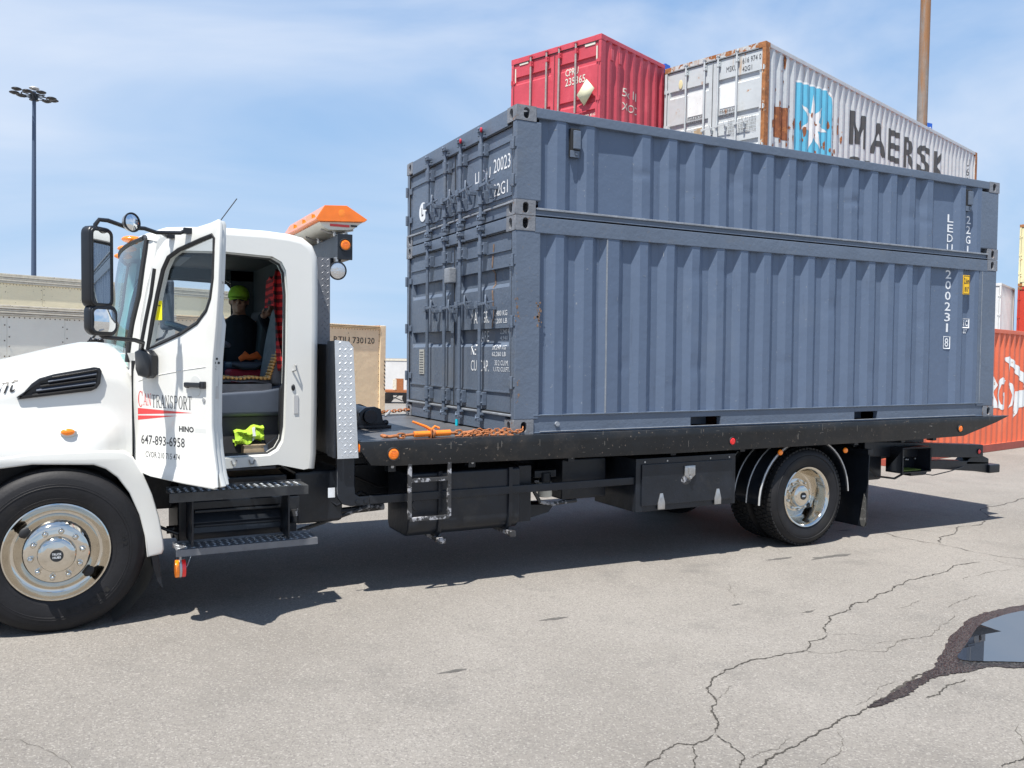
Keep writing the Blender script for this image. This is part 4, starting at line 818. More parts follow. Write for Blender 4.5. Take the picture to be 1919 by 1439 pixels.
rows2 = [[Vector((v.x, 2 * ymid - v.y, v.z)) for v in r] for r in rows]; MB().grid(rows2).build('far_hood_side', 'white', truck, smooth=50)
MB().prism([(-2.745, .57), (-2.745, -.04), (-2.72, -.04), (-2.72, .57)], lambda u, v, w: Vector((u, w, v)), .15, 2.29).build('hood_rear_seal', 'gasket', truck)
MB().grid([[Vector((x, .115, .215 - .0)), Vector((x, .128, .207))] for x in (-4.2, -3.0)])
# grille end closing the hood beyond the frame
b = MB(); b.box(-4.38, -4.28, .15, 2.29, -.45, .34); b.build('grille', 'plastic', truck, bevel=.02)
b = MB(); b.box(-4.5, -4.3, .05, 2.39, -.75, -.45); b.build('front_bumper', 'white', truck, bevel=.03)
# wheel arch flare
ARCH = [(-4.3, -.03), (-3.6, -.028), (-3.478, -.030), (-3.31, -.012), (-2.93, -.010), (-2.80, -.020), (-2.755, -.055), (-2.70, -.16), (-2.645, -.30), (-2.605, -.45), (-2.580, -.60), (-2.575, -.66), (-2.585, -.68), (-2.655, -.69), (-2.668, -.56), (-2.70, -.42), (-2.76, -.27), (-2.83, -.165), (-2.90, -.105), (-2.97, -.075), (-3.31, -.056), (-3.5, -.075), (-4.3, -.08)]
me = shape2d([ARCH], .07, .012, 2); MB().mesh(me, lambda v: Vector((v.x, .095 + v.z, v.y))).build('wheel_arch', 'white', truck, smooth=40)
MB().mesh(me, lambda v: Vector((v.x, 2 * ymid - .095 + v.z, v.y))).build('far_wheel_arch', 'white', truck, smooth=40)
b = MB(); b.lathe([(.60, .10), (.60, .75)], (-3.18, 0, -.62), (0, 1, 0), 24); b.build('wheel_well', 'black', truck)
b = MB(); b.box(-4.2, -2.8, .45, 2.0, -.45, .35); b.build('engine', 'black', truck, bevel=.04)
b = MB(); me = shape2d([[(-2.645, -.66), (-2.60, -.66), (-2.585, -.80), (-2.57, -.93), (-2.60, -.88), (-2.625, -.80)]], .11); b.mesh(me, lambda v: Vector((v.x, .16 + v.z, v.y))); b.build('front_mudflap', 'black', truck, bevel=.003)
# hood side vent
V_ = [(-3.377, .335), (-3.31, .420), (-3.27, .452), (-3.19, .478), (-2.965, .522), (-2.935, .517), (-2.926, .498), (-2.936, .425), (-2.955, .396), (-2.985, .382)]
b = MB(); me = shape2d([V_, shrink(V_, .015)], .010, .006); fr = b.mesh(me, lambda v: Vector((v.x, .135 + v.z - .02 * max(0, 0), v.y))).build('side_vent', 'plastic', truck, smooth=40)
b = MB(); me = shape2d([V_], .003); b.mesh(me, lambda v: Vector((v.x, .140 + v.z, v.y))).build('vent_back', 'plastic', fr)
for i in range(5):
    z0_ = .370 + i * .028; xa = -3.33 + i * .022 + (.02 if i > 2 else 0); xb = -2.955 + .003 * i
    b = MB(); b.bar((xa + .02, .128, z0_ - .012), (xb - .005, .128, z0_ + .035), .03, .006, up=(0, -.5, .8)); b.build('vent_slat', 'greyplastic' if i in (1, 3) else 'plastic', fr)
b = MB(); b.ell((-3.116, .034, .125), (.040, .018, .022), 16, 10); b.build('side_marker', 'amber', truck)
b = MB(); b.ell((-3.112, .045, .118), (.048, .018, .028), 16, 10); b.build('marker_base', 'whitein', truck)
lettering(truck, 'nt', -3.50, .355, .115, .085, lambda u, v: Vector((u, interp([(.30, .138), (hz_(u) - .22, .142), (hz_(u) - .13, .155), (hz_(u) - .075, .2)], v + (u + 3.5) * .22) - .0035, v + (u + 3.5) * .22)), 'letterk', shear=.5, bold=.0, name='script_lettering')
# --- steps under the door
def step(z, x0, x1, lip, yf, sm='alub'):
    b = MB(); hs = [[(x0 + .05 + i * .045 + .022 * (j % 2) + .0085 * math.cos(a), .045 + j * .042 + .0085 * math.sin(a)) for a in (0, 1.257, 2.513, 3.77, 5.027)] for i in range(int((x1 - x0 - .1) / .045)) for j in range(4)]
    b.mesh(shape2d([[(x0, 0), (x1, 0), (x1, .22), (x0, .22)]] + hs, .002), lambda v: Vector((v.x, yf + v.y, z - .003 + v.z))); b.box(x0, x1, yf - .001, yf + .010, z - lip, z - .002); b.box(x0, x1, yf + .214, yf + .222, z - .03, z + .012); o = b.build('step', sm, truck)
    b = MB(); n = int((x1 - x0) / .045)
    for i in range(n):
        for j in range(4):
            a = .5 if (i + j) % 2 else -.5; c = Vector((x0 + .02 + i * .045, .03 + yf + j * .05, z + .002)); d = Vector((math.cos(a), math.sin(a), 0)) * .016; e = Vector((-math.sin(a), math.cos(a), 0)) * .005
            b.add([c - d, c + e, c + d, c - e, c + Vector((0, 0, .004))], [(0, 1, 4), (1, 2, 4), (2, 3, 4), (3, 0, 4)])
    o2 = b.build('step_tread', 'alu', o, smooth=0); o2['kind'] = 'stuff'
    return o
step(-.272, -2.545, -1.66, .06, -.15); step(-.643, -2.505, -1.59, .045, -.13, 'alu_baked')  # lower step gets a lighter plate colour in place of light on it
b = MB(); me = shape2d([[(.24, -.38), (.16, -.39), (.16, -.44), (.18, -.46), (.16, -.49), (.14, -.53), (.15, -.56), (.14, -.60), (.16, -.65), (.24, -.66)]], .30); b.mesh(me, lambda v: Vector((-2.07 + v.z, v.x, v.y))).build('battery_cover', 'black', truck, bevel=.004)
for z_ in (-.455, -.555): b = MB(); b.bar((-2.36, .155, z_), (-1.78, .155, z_ - .003), .02, .02); b.build('cover_rib', 'black', truck, bevel=.005)
for x_ in (-2.40, -1.78): b = MB(); b.box(x_ - .006, x_ + .006, -.10, .24, -.64, -.28); b.build('step_bracket', 'black', truck, bevel=.004)
b = MB(); b.box(-2.45, -1.70, .3, .95, -.70, -.25); b.build('battery_box', 'black', truck, bevel=.02)
for k, (m_, x0, x1) in enumerate((('amber', -2.508, -2.484), ('silver', -2.484, -2.468), ('red_lens', -2.468, -2.444))):
    b = MB(); b.cyl((x0, -.08, -.775), (x1, -.08, -.775), .057, n=20); b.build('step_marker_lamp', m_, truck, bevel=.004)
b = MB(); b.bar((-2.476, -.08, -.72), (-2.476, -.08, -.65), .03, .012); b.tube([(-2.455, -.08, -.79), (-2.43, -.05, -.77), (-2.40, -.03, -.70), (-2.39, -.02, -.65)], .003, 6); b.build('lamp_bracket', 'steel', truck)
# --- chassis
for y in (.78, 1.66):
    b = MB(); b.box(-4.2, 5.9, y - .04, y + .04, -.52, -.27); b.build('chassis_rail', 'black', truck, bevel=.008)
b = MB(); b.box(-1.2, 5.9, .76, .82, -.27, -.16); b.box(-1.2, 5.9, 1.62, 1.68, -.27, -.16); b.build('subframe', 'black', truck, bevel=.005)
for i in range(14):
    x = -1.05 + i * .52; b = MB(); b.box(x, x + .06, .05, 2.39, -.13, -.035); b.build('cross_member', 'black', truck)
b = MB(); b.cyl((-2.4, 1.22, -.62), (-1.2, 1.22, -.66), .22, .13, n=16); b.build('gearbox', 'black', truck, bevel=.01)
b = MB(); b.tube([(-1.2, 1.22, -.62), (1.2, 1.22, -.60), (3.1, 1.22, -.70)], .05, 12); b.build('drive_shaft', 'black', truck)
b = MB(); b.tube([(3.21, .30, -.71), (3.21, .9, -.71), (3.21, 1.05, -.71), (3.21, 1.22, -.71), (3.21, 1.4, -.71), (3.21, 1.55, -.71), (3.21, 2.14, -.71)], .09, 16, radii=[.09, .09, .18, .22, .18, .09, .09]); b.build('rear_axle', 'black', truck)
b = MB(); b.cyl((-3.18, .3, -.66), (-3.18, 2.14, -.66), .06, n=12); b.build('front_axle', 'black', truck)
for y in (.78, 1.66): b = MB(); b.tube([(2.4, y - .1, -.50), (2.8, y - .1, -.62), (3.21, y - .1, -.66), (3.6, y - .1, -.62), (4.0, y - .1, -.50)], .04, 6, sq=1); b.build('leaf_spring', 'black', truck)
b = MB(); b.tube([(-2.5, .55, -.64), (-1.4, .50, -.60), (-.90, .5, -.58)], .028, 10); b.tube([(-1.6, .42, -.70), (-1.3, .40, -.62), (-1.05, .40, -.55)], .015, 8); b.build('exhaust_pipe', 'scuff', truck)
b = MB(); b.box(-1.74, -1.64, .18, .26, -.52, -.40); b.cyl((-1.68, .20, -.50), (-1.68, .20, -.59), .035, n=12); b.box(-1.72, -1.66, .19, .24, -.66, -.57); b.build('air_fitting', 'black', truck, bevel=.006)
b = MB(); b.cyl((-1.68, .195, -.49), (-1.68, .195, -.54), .032, n=12); b.build('brass_fitting', 'scuff', truck)
b = MB(); b.box(-1.66, -1.30, .25, .75, -.62, -.23); b.build('tank_behind_cab', 'black', truck, bevel=.03)
# --- side guard rail with upward bend
b = MB(); b.box(-1.42, -1.29, -.005, .035, -.34, -.11); G_ = [(-1.42, -.34), (-1.415, -.40), (-1.38, -.45), (-1.32, -.468), (-1.18, -.468), (-1.18, -.405), (-1.25, -.405), (-1.285, -.385), (-1.29, -.34)]
b.prism(G_, lambda u, v, w: Vector((u, w, v)), -.005, .035); b.build('guard_rail_bend', 'black', truck, bevel=.006)
b = MB(); b.box(-1.18, 1.235, .0, .035, -.465, -.403); gr = b.build('guard_rail', 'black', truck, bevel=.005)
for x_ in (-1.27, -1.21): b = MB(); b.cyl((x_, .0, -.437), (x_, -.016, -.437), .014, n=6); b.build('bolt', 'black', truck)
b = MB(); b.add([(-1.475, .03, -.33), (-1.425, .03, -.33), (-1.425, .03, -.40), (-1.475, .03, -.40)], [(0, 1, 2, 3)]); b.build('white_tag', 'letterw', truck)
# --- ladder step
for nm, pts in (('ladder_rail', [(-.895, -.07, -.175), (-.895, -.07, -.585)]), ('ladder_rail', [(-.58, -.07, -.175), (-.58, -.07, -.585)]), ('ladder_rung', [(-.895, -.07, -.588), (-.58, -.07, -.588)]), ('ladder_rung', [(-.885, -.07, -.30), (-.59, -.07, -.30)])):
    b = MB(); b.bar(pts[0], pts[1], .03, .022, up=(0, 1, 0)); b.build(nm, 'scuff', truck, bevel=.004)
# --- fuel tank with straps and feet
T_ = [(.02, -.26), (.02, -.64), (.035, -.70), (.08, -.74), (.12, -.75), (.46, -.75), (.50, -.70), (.50, -.26)]
b = MB(); b.prism(T_, lambda u, v, w: Vector((w, u, v)), -.87, .08); tank = b.build('fuel_tank', 'black', truck, bevel=.02, seg=3)
for x_ in (-.62, -.02):
    b = MB(); b.tube([(x_, u, v) for u, v in shrink(T_, -.006)], .022, 4); b.build('tank_strap', 'black', tank)
    b = MB(); b.bar((x_, -.02, -.775), (x_, .62, -.775), .05, .03); b.box(x_ - .02, x_ + .03, -.04, -.005, -.80, -.755); b.build('tank_foot', 'scuff', truck, bevel=.003)
b = MB(); b.box(.10, .22, .1, .6, -.72, -.26); b.build('tank_end_bracket', 'black', truck, bevel=.01)
b = MB(); b.cyl((.46, .30, -.44), (.46, .30, -.565), .062, n=20); b.build('filter_canister', 'cream', truck, bevel=.008)
b = MB(); b.cyl((.46, .30, -.36), (.46, .30, -.44), .05, n=16); b.box(.35, .56, .28, .40, -.40, -.34); b.build('filter_head', 'black', truck, bevel=.006)
b = MB(); b.tube([(.37, .28, -.42), (.35, .28, -.52), (.40, .28, -.60), (.50, .28, -.63), (.76, .28, -.615)], .018, 8); b.build('hydraulic_pipe', 'scuff', truck)
b = MB(); b.prism([(.2, -.62), (.55, -.64), (.50, -.70), (.20, -.76)], lambda u, v, w: Vector((u, w, v)), .3, .5); b.build('skid_bracket', 'black', truck)
b = MB(); b.box(.60, 1.05, .25, .7, -.60, -.25); b.build('hydraulic_tank', 'black', truck, bevel=.02)
# --- tool box
b = MB(); b.box(1.17, 2.28, -.02, .62, -.705, -.245); tb = b.build('tool_box', 'black', truck, bevel=.006)
b = MB(); b.box(1.225, 2.235, -.034, -.02, -.655, -.295); lid = b.build('tool_box_door', 'black', tb, bevel=.006)
b = MB(); me = shape2d([[(-.055, .05), (.055, .05), (.055, -.03), (0, -.07), (-.055, -.03)]], .004, .003); b.mesh(me, lambda v: Vector((1.735 + v.x, -.040 + v.z, -.38 + v.y))).build('latch_plate', 'steel', tb, smooth=30)
b = MB(); b.box(1.715, 1.76, -.058, -.045, -.40, -.345); b.cyl((1.735, -.048, -.43), (1.735, -.060, -.43), .015, n=12); b.build('latch', 'steel', tb, bevel=.003)
for x_ in (1.43, 2.06): b = MB(); me = shape2d([[(-.012, .08), (.012, .08), (.035, -.0), (.035, -.055), (-.035, -.055), (-.035, -.0)]], .003, .002); b.mesh(me, lambda v: Vector((x_ + v.x, -.038 + v.z, -.635 + v.y))).build('lid_hinge', 'steel', tb)
b = MB(); b.ell((1.70, -.0345, -.45), (.055, .0012, .045)); b.build('worn_patch', 'scuff', tb)
# --- deck
b = MB(); b.box(-1.22, 6.03, -.055, 2.495, -.030, -.006); deck = b.build('deck_floor', 'decktop', truck)
RL = [(-1.265, .0), (-1.265, -.06), (-1.19, -.165), (-1.0, -.178), (1.5, -.20), (4.535, -.200), (5.44, -.188), (6.0, -.055), (6.20, .005), (5.9, .0)]
for s_ in (0, 1):
    me = shape2d([RL], .034, .004); yy = -.041 if s_ == 0 else 2.481
    MB().mesh(me, lambda v: Vector((v.x, yy + v.z, v.y - .002))).build('deck_side_rail', 'deck', truck, smooth=30)
b = MB(); b.prism([(-1.262, -.115), (-1.262, -.008), (-1.215, -.008), (-1.215, -.115)], lambda u, v, w: Vector((u, w, v)), .0, 2.44); b.build('deck_front_beam', 'deck', truck, bevel=.006)
b = MB(); b.prism([(5.9, -.10), (6.185, -.008), (6.19, .002), (5.9, -.008)], lambda u, v, w: Vector((u, w, v)), -.006, 2.446); b.build('deck_tail', 'deck', truck)
def lamp(c, r, n, m_, nm='marker_light', parent=truck, ring=True):
    c = Vector(c); n = Vector(n).normalized(); b = MB(); b.lathe([(.0001, .010), (r * .5, .009), (r * .85, .006), (r, .001), (r, -.004)], c, n, 24); o = b.build(nm, m_, parent, smooth=50)
    b = MB(); b.lathe([(r * .98, 0), (r * 1.0, .008), (r * 1.15, .009), (r * 1.22, .0), (r * 1.22, -.003)], c, n, 24); b.build('rubber_ring', 'gasket', o, smooth=50)
    for i in range(5): b = MB(); w_ = math.sqrt(max(.05, 1 - ((i - 2) / 2.6) ** 2)) * r * .7; y_ = Vector((0, 0, 1)) * (i - 2) * r * .3; sd = n.cross(Vector((0, 0, 1))); b.bar(c + n * .010 + y_ - sd * w_, c + n * .010 + y_ + sd * w_, .003, r * .06); b.build('lens_rib', m_, o)
    return o
lamp((-1.024, -.079, -.095), .042, (0, -1, 0), 'amber'); lamp((2.184, -.079, -.125), .034, (0, -1, 0), 'red_lens'); lamp((5.377, -.079, -.113), .036, (0, -1, 0), 'amber')
b = MB(); b.prism([(-1.264, -.115), (-1.264, -.004), (-1.19, -.004), (-1.19, -.115)], lambda u, v, w: Vector((u, w, v)), -.07, -.0); 
lamp((-1.268, -.035, -.045), .034, (-1, -.25, 0), 'amber')
for x_, y_, z_ in ((2.83, -.02, -.262), (3.70, -.02, -.28)): b = MB(); b.ell((x_, y_, z_), (.027, .02, .027)); b.build('fender_marker', 'amber', truck)
# worn pale scratches along the deck rail
R_ = random.Random(11); b = MB()
for _ in range(46):
    x_ = R_.uniform(-1.1, 5.9); z_ = R_.uniform(-.16, -.01); l_2 = R_.uniform(.002, .05) if R_.random() < .55 else .002; h_2 = .002 if l_2 > .003 else R_.uniform(.01, .06); w_ = R_.uniform(.001, .003)
    b.add([(x_, -.0795, z_), (x_ + l_2 + w_, -.0795, z_ + R_.uniform(-.01, .01)), (x_ + l_2 + w_, -.0795, z_ + h_2), (x_, -.0795, z_ + h_2)], [(0, 1, 2, 3)])
M['scratch'] = mat('scratch_pale', (0.14, 0.13, 0.115), 0.7); o = b.build('scratches', 'scratch', truck, smooth=0); o['kind'] = 'stuff'
# --- headboard behind the cab
b = MB(); b.box(-1.44, -1.30, .02, 2.42, -.11, .70); b.build('headboard', 'black', truck, bevel=.01)
HB = [(-1.452, .725), (-1.35, .715), (-1.318, .675), (-1.278, -.115), (-1.430, -.115)]
def treadplate(outline, fn, nm, dens=(.040, .034), mname='alu'):
    me = shape2d([outline], .003); o = MB().mesh(me, lambda v: fn(v.x, v.y, v.z)).build(nm, mname, truck)
    xs = [p[0] for p in outline]; ys = [p[1] for p in outline]; b = MB(); j = 0; y = min(ys) + .02
    def inside(x, y):
        c = False; n = len(outline)
        for i in range(n):
            (xa, ya), (xb, yb) = outline[i], outline[(i + 1) % n]
            if (ya > y) != (yb > y) and x < (xb - xa) * (y - ya) / (yb - ya) + xa: c = not c
        return c
    while y < max(ys):
        x = min(xs) + .015 + (dens[0] / 2 if j % 2 else 0)
        while x < max(xs):
            a = .75 if j % 2 else -.75
            if all(inside(x + sx * .016, y + sy * .012) for sx in (-1, 1) for sy in (-1, 1)):
                d = (math.cos(a) * .015, math.sin(a) * .015); e = (-math.sin(a) * .0034, math.cos(a) * .0034)
                q = [fn(x - d[0], y - d[1], .0031), fn(x + e[0], y + e[1], .0031), fn(x + d[0], y + d[1], .0031), fn(x - e[0], y - e[1], .0031), fn(x, y, .0055)]
                b.add(q, [(0, 1, 4), (1, 2, 4), (2, 3, 4), (3, 0, 4)])
            x += dens[0]
        y += dens[1] / 1.4; j += 1
    o2 = b.build('tread_pattern', 'treadtop' if mname == 'alu' else mname, o, smooth=0); o2['kind'] = 'stuff'; return o
treadplate(HB, lambda u, v, w: Vector((u, -.05 - w, v)), 'tread_plate_end')
b = MB(); b.box(-1.452, -1.44, -.045, .14, -.11, .72); b.build('headboard_flange', 'black', truck)
b = MB(); b.box(-1.462, -1.388, .37, 2.07, .70, 1.335); b.build('upper_headboard', 'black', truck, bevel=.006)
treadplate([(-1.468, .70), (-1.374, .70), (-1.374, 1.345), (-1.468, 1.345)], lambda u, v, w: Vector((u, .36 - w, v)), 'upper_tread_plate_end', mname='alu_baked')  # shade of the beam is put into this plate's darker colour
b = MB(); b.box(-1.30, -1.19, .42, 2.02, 1.345, 1.535); bm_ = b.build('light_bar_beam', 'black', truck, bevel=.012, seg=3)
b = MB(); b.box(-1.302, -1.186, .41, .425, 1.343, 1.537); b.build('beam_end_plate', 'black', bm_, bevel=.004)
for y_ in (.5, 1.9): b = MB(); b.box(-1.46, -1.25, y_, y_ + .06, 1.30, 1.36); b.build('beam_bracket', 'black', truck)
lamp((-1.243, .408, 1.455), .040, (0, -1, 0), 'amber', 'beam_amber_light', bm_)
# amber light bar
LB = [(-1.26, 1.545), (-1.10, 1.585), (-1.068, 1.665), (-1.23, 1.752), (-1.39, 1.745), (-1.457, 1.645), (-1.42, 1.565), (-1.36, 1.545)]
lens = [(-1.062, 1.662), (-1.085, 1.642), (-1.44, 1.622), (-1.462, 1.640), (-1.395, 1.745), (-1.225, 1.756)]
base_ = [(-1.10, 1.640), (-1.165, 1.585), (-1.21, 1.572), (-1.36, 1.565), (-1.40, 1.582), (-1.432, 1.621)]
def loft(poly, ys, fn2): return [[Vector((*fn2(u, v, k), ))for u, v in poly] for k in ys]
def lbar(poly, y0, y1, nm, m_, parent=truck, taper=.06):
    b = MB(); n = len(poly); cx_ = sum(p[0] for p in poly) / n; zmin = min(p[1] for p in poly)
    def ring(y, k): return [Vector((u if k == 0 else cx_ + (u - cx_) * (1 - k * .5), y, v if k == 0 else zmin + (v - zmin) * (1 - k))) for u, v in poly]
    R2 = [ring(y0, 0), ring(y1, 0)]
    vs = [v for r in R2 for v in r]; b.add(vs, [tuple(range(n))[::-1], tuple(range(n, 2 * n))] + [(i, (i + 1) % n, n + (i + 1) % n, n + i) for i in range(n)])
    return b.build(nm, m_, parent, bevel=.004)
bb = lbar(base_, .45, 1.55, 'light_bar_base', 'cream'); lb = lbar(lens, .43, 1.57, 'light_bar_lens', 'amberbar')
b = MB(); b.box(-1.35, -1.20, .446, .452, 1.594, 1.612); b.build('lightbar_lettering_strip', 'letterr', bb)
b = MB(); b.box(-1.19, -1.14, .445, .451, 1.600, 1.614); b.build('maker_text_strip', 'letterk', bb)
b = MB(); b.ell((-1.265, .434, 1.695), (.035, .006, .038), 14, 10); b.build('beacon_bulb', 'amber', lb)
for y_ in (.7, 1.0, 1.3): b = MB(); b.box(-1.447, -1.42, y_ - .08, y_ + .1, 1.66, 1.70); b.build('lens_module', 'amber', lb)
for y_ in (.52, 1.0, 1.45): b = MB(); b.tube([(-1.29, y_, 1.53), (-1.30, y_, 1.572)], .014, 8); b.tube([(-1.20, y_, 1.53), (-1.21, y_, 1.572)], .014, 8); b.tube([(-1.40, y_, 1.575), (-1.34, y_, 1.553), (-1.25, y_, 1.56), (-1.15, y_, 1.585)], .008, 6); b.build('bar_mount', 'steel', truck)
# work lamp
c_ = Vector((-1.305, .40, 1.255)); nn = Vector((.12, -1, -.10)).normalized()
b = MB(); b.lathe([(.0001, -.07), (.035, -.065), (.062, -.03), (.070, -.005), (.070, .010), (.062, .012)], c_, nn, 24); wl = b.build('work_lamp', 'plastic', truck, smooth=50)
b = MB(); b.lathe([(.062, .008), (.05, .013), (.025, .017), (.0001, .018)], c_, nn, 24); b.build('lamp_glass', 'lampglass', wl, smooth=50)
b = MB(); b.box(-1.315, -1.295, .42, .47, 1.30, 1.36); b.build('lamp_mount', 'steel', truck)
# winch on the deck
b = MB(); b.box(-.98, -.66, 1.0, 1.55, -.004, .022); b.build('winch_base', 'black', truck, bevel=.004)
for y_ in (1.05, 1.46):
    b = MB(); me = shape2d([[(-.95, .02), (-.93, .13), (-.88, .17), (-.80, .175), (-.75, .155), (-.73, .05), (-.70, .02)]], .02, .004); b.mesh(me, lambda v: Vector((v.x, y_ + v.z, v.y))).build('winch_plate', 'black', truck)
b = MB(); b.cyl((-.85, 1.05, .10), (-.85, 1.46, .10), .075, n=20); b.cyl((-.85, .98, .10), (-.85, 1.05, .10), .06, n=16); b.build('winch_drum', 'black', truck, bevel=.004)
for p in ((-.70, 1.05), (-.96, 1.5)): b = MB(); b.ell((p[0], p[1], .04), (.03, .025, .025)); b.build('winch_bolt', 'black', truck)
b = MB(); b.tube([(-1.33, .30, .55), (-1.27, .28, .60), (-1.24, .28, .52), (-1.25, .28, .42), (-1.28, .28, .30), (-1.27, .28, .22)], .022, 8); b.build('hanging_hook', 'steel', truck)
# --- rear fenders with bright strips
def rfender(side):
    y0 = 0.0 if side == 0 else 2 * ymid - .62
    c = (3.21, y0, -.71); P = []
    b = MB(); b.lathe([(.545, 0), (.555, 0), (.555, .62), (.545, .62), (.545, 0)], c, (0, 1, 0), 40, math.radians(0), math.radians(360) * .9999)
    return b
def arcx(r, a, y): return Vector((3.21 - r * math.cos(math.radians(a)), y, -.71 + r * math.sin(math.radians(a))))
for y0 in (0.0, 2 * ymid - .62):
    R5 = [[arcx(.56 + (.045 if a < 60 else 0) * (1 - a / 60), a, y0 + q * .62) for q in (0, .02, .33, .66, 1)] for a in range(-4, 185, 7)]
    b = MB(); b.grid(R5); b.grid([[v + Vector((0, 0, -.0)) for v in (r[0], r[0] + Vector((0, -.0, 0)))] for r in R5]); fo = b.build('rear_fender', 'black', truck, smooth=60)
    so = fo.modifiers.new('thick', 'SOLIDIFY'); so.thickness = .012
    for q in (0, .17, .34, .51):
        b = MB(); b.tube([arcx(.566 + (.045 if a < 60 else 0) * (1 - a / 60), a, y0 + q + .005) for a in range(-4, 185, 7)], .007 if q else .009, 6); b.build('fender_trim', 'silver', fo)
b = MB(); me = shape2d([rrect(0, .58, -1.09, -.33, .04, 3)], .005); b.mesh(me, lambda v: Vector((4.10 + v.z + .03 * math.sin((v.y + .33) * 3) - .02 * abs(v.x - .1), .02 + v.x, v.y))).build('mudflap', 'black', truck)
b = MB(); me = shape2d([[(0, -1.03), (.0, -.80), (.03, -.74), (.075, -1.02), (.06, -1.08), (.02, -1.085)]], .002); M['wornrub'] = mat('worn_rubber', (.06, .06, .058), .8, spots=((.15, .15, .145), .4, 40)); b.mesh(me, lambda v: Vector((4.088 + v.z + .03 * math.sin((v.y + .33) * 3), .018 + v.x, v.y))).build('worn_flap_edge', 'wornrub', truck)
b = MB(); b.box(4.05, 4.12, .0, 2.42, -.34, -.29); b.build('flap_hanger', 'black', truck)
# --- tail: lamp box, underlift arm
b = MB(); b.box(4.69, 5.15, .09, .30, -.585, -.57); b.box(4.69, 5.15, .09, .30, -.325, -.31); b.box(4.69, 4.705, .09, .30, -.57, -.325); b.box(5.135, 5.15, .09, .30, -.57, -.325); b.box(4.69, 5.15, .29, .30, -.57, -.325); b.build('tail_box', 'black', truck, bevel=.003)
b = MB(); b.box(4.72, 5.02, .12, .28, -.565, -.555); b.build('yellow_label', 'yelldim', truck)
for x_ in (4.93, 4.97, 5.0, 5.08, 5.12): b = MB(); b.ell((x_, .27, -.45 + .02 * math.sin(x_ * 40)), (.012, .012, .012)); b.build('plug_contact', 'steel', truck)
b = MB(); b.prism([(4.3, -.24), (6.28, -.355), (6.285, -.505), (4.3, -.40)], lambda u, v, w: Vector((u, w, v)), .25, .40); b.build('tail_beam', 'black', truck, bevel=.008)
lamp((6.20, .248, -.43), .028, (0, -1, 0), 'red_lens', 'tail_light')
b = MB(); b.prism([(5.1, -.50), (5.6, -.505), (6.46, -.565), (6.46, -.69), (5.55, -.605), (5.4, -.60), (5.35, -.66), (5.1, -.66)], lambda u, v, w: Vector((u, w, v)), .30, .44); b.build('underlift_arm', 'black', truck, bevel=.01)
b = MB(); b.box(6.44, 6.64, .27, .47, -.70, -.60); b.build('arm_end', 'black', truck, bevel=.015)
b = MB(); b.prism([(6.05, -.55), (6.18, -.47), (6.33, -.48), (6.47, -.53), (6.47, -.60), (6.05, -.585)], lambda u, v, w: Vector((u, w, v)), .30, .46); b.build('arm_head', 'black', truck, bevel=.012)
b = MB(); b.tube([(5.15, .3, -.62), (5.4, .25, -.66), (5.7, .25, -.63), (6.0, .3, -.60)], .006, 6); b.build('cable', 'plastic', truck)
b = MB(); b.box(4.25, 4.7, .35, 2.1, -.68, -.25); b.build('rear_subframe', 'black', truck, bevel=.03)
b = MB(); b.ell((4.35, .45, -.62), (.12, .12, .14)); b.build('brake_canister', 'black', truck)
b = MB(); b.box(2.3, 2.9, .70, 1.75, -.55, -.25); b.build('inner_crossbody', 'black', truck, bevel=.02)

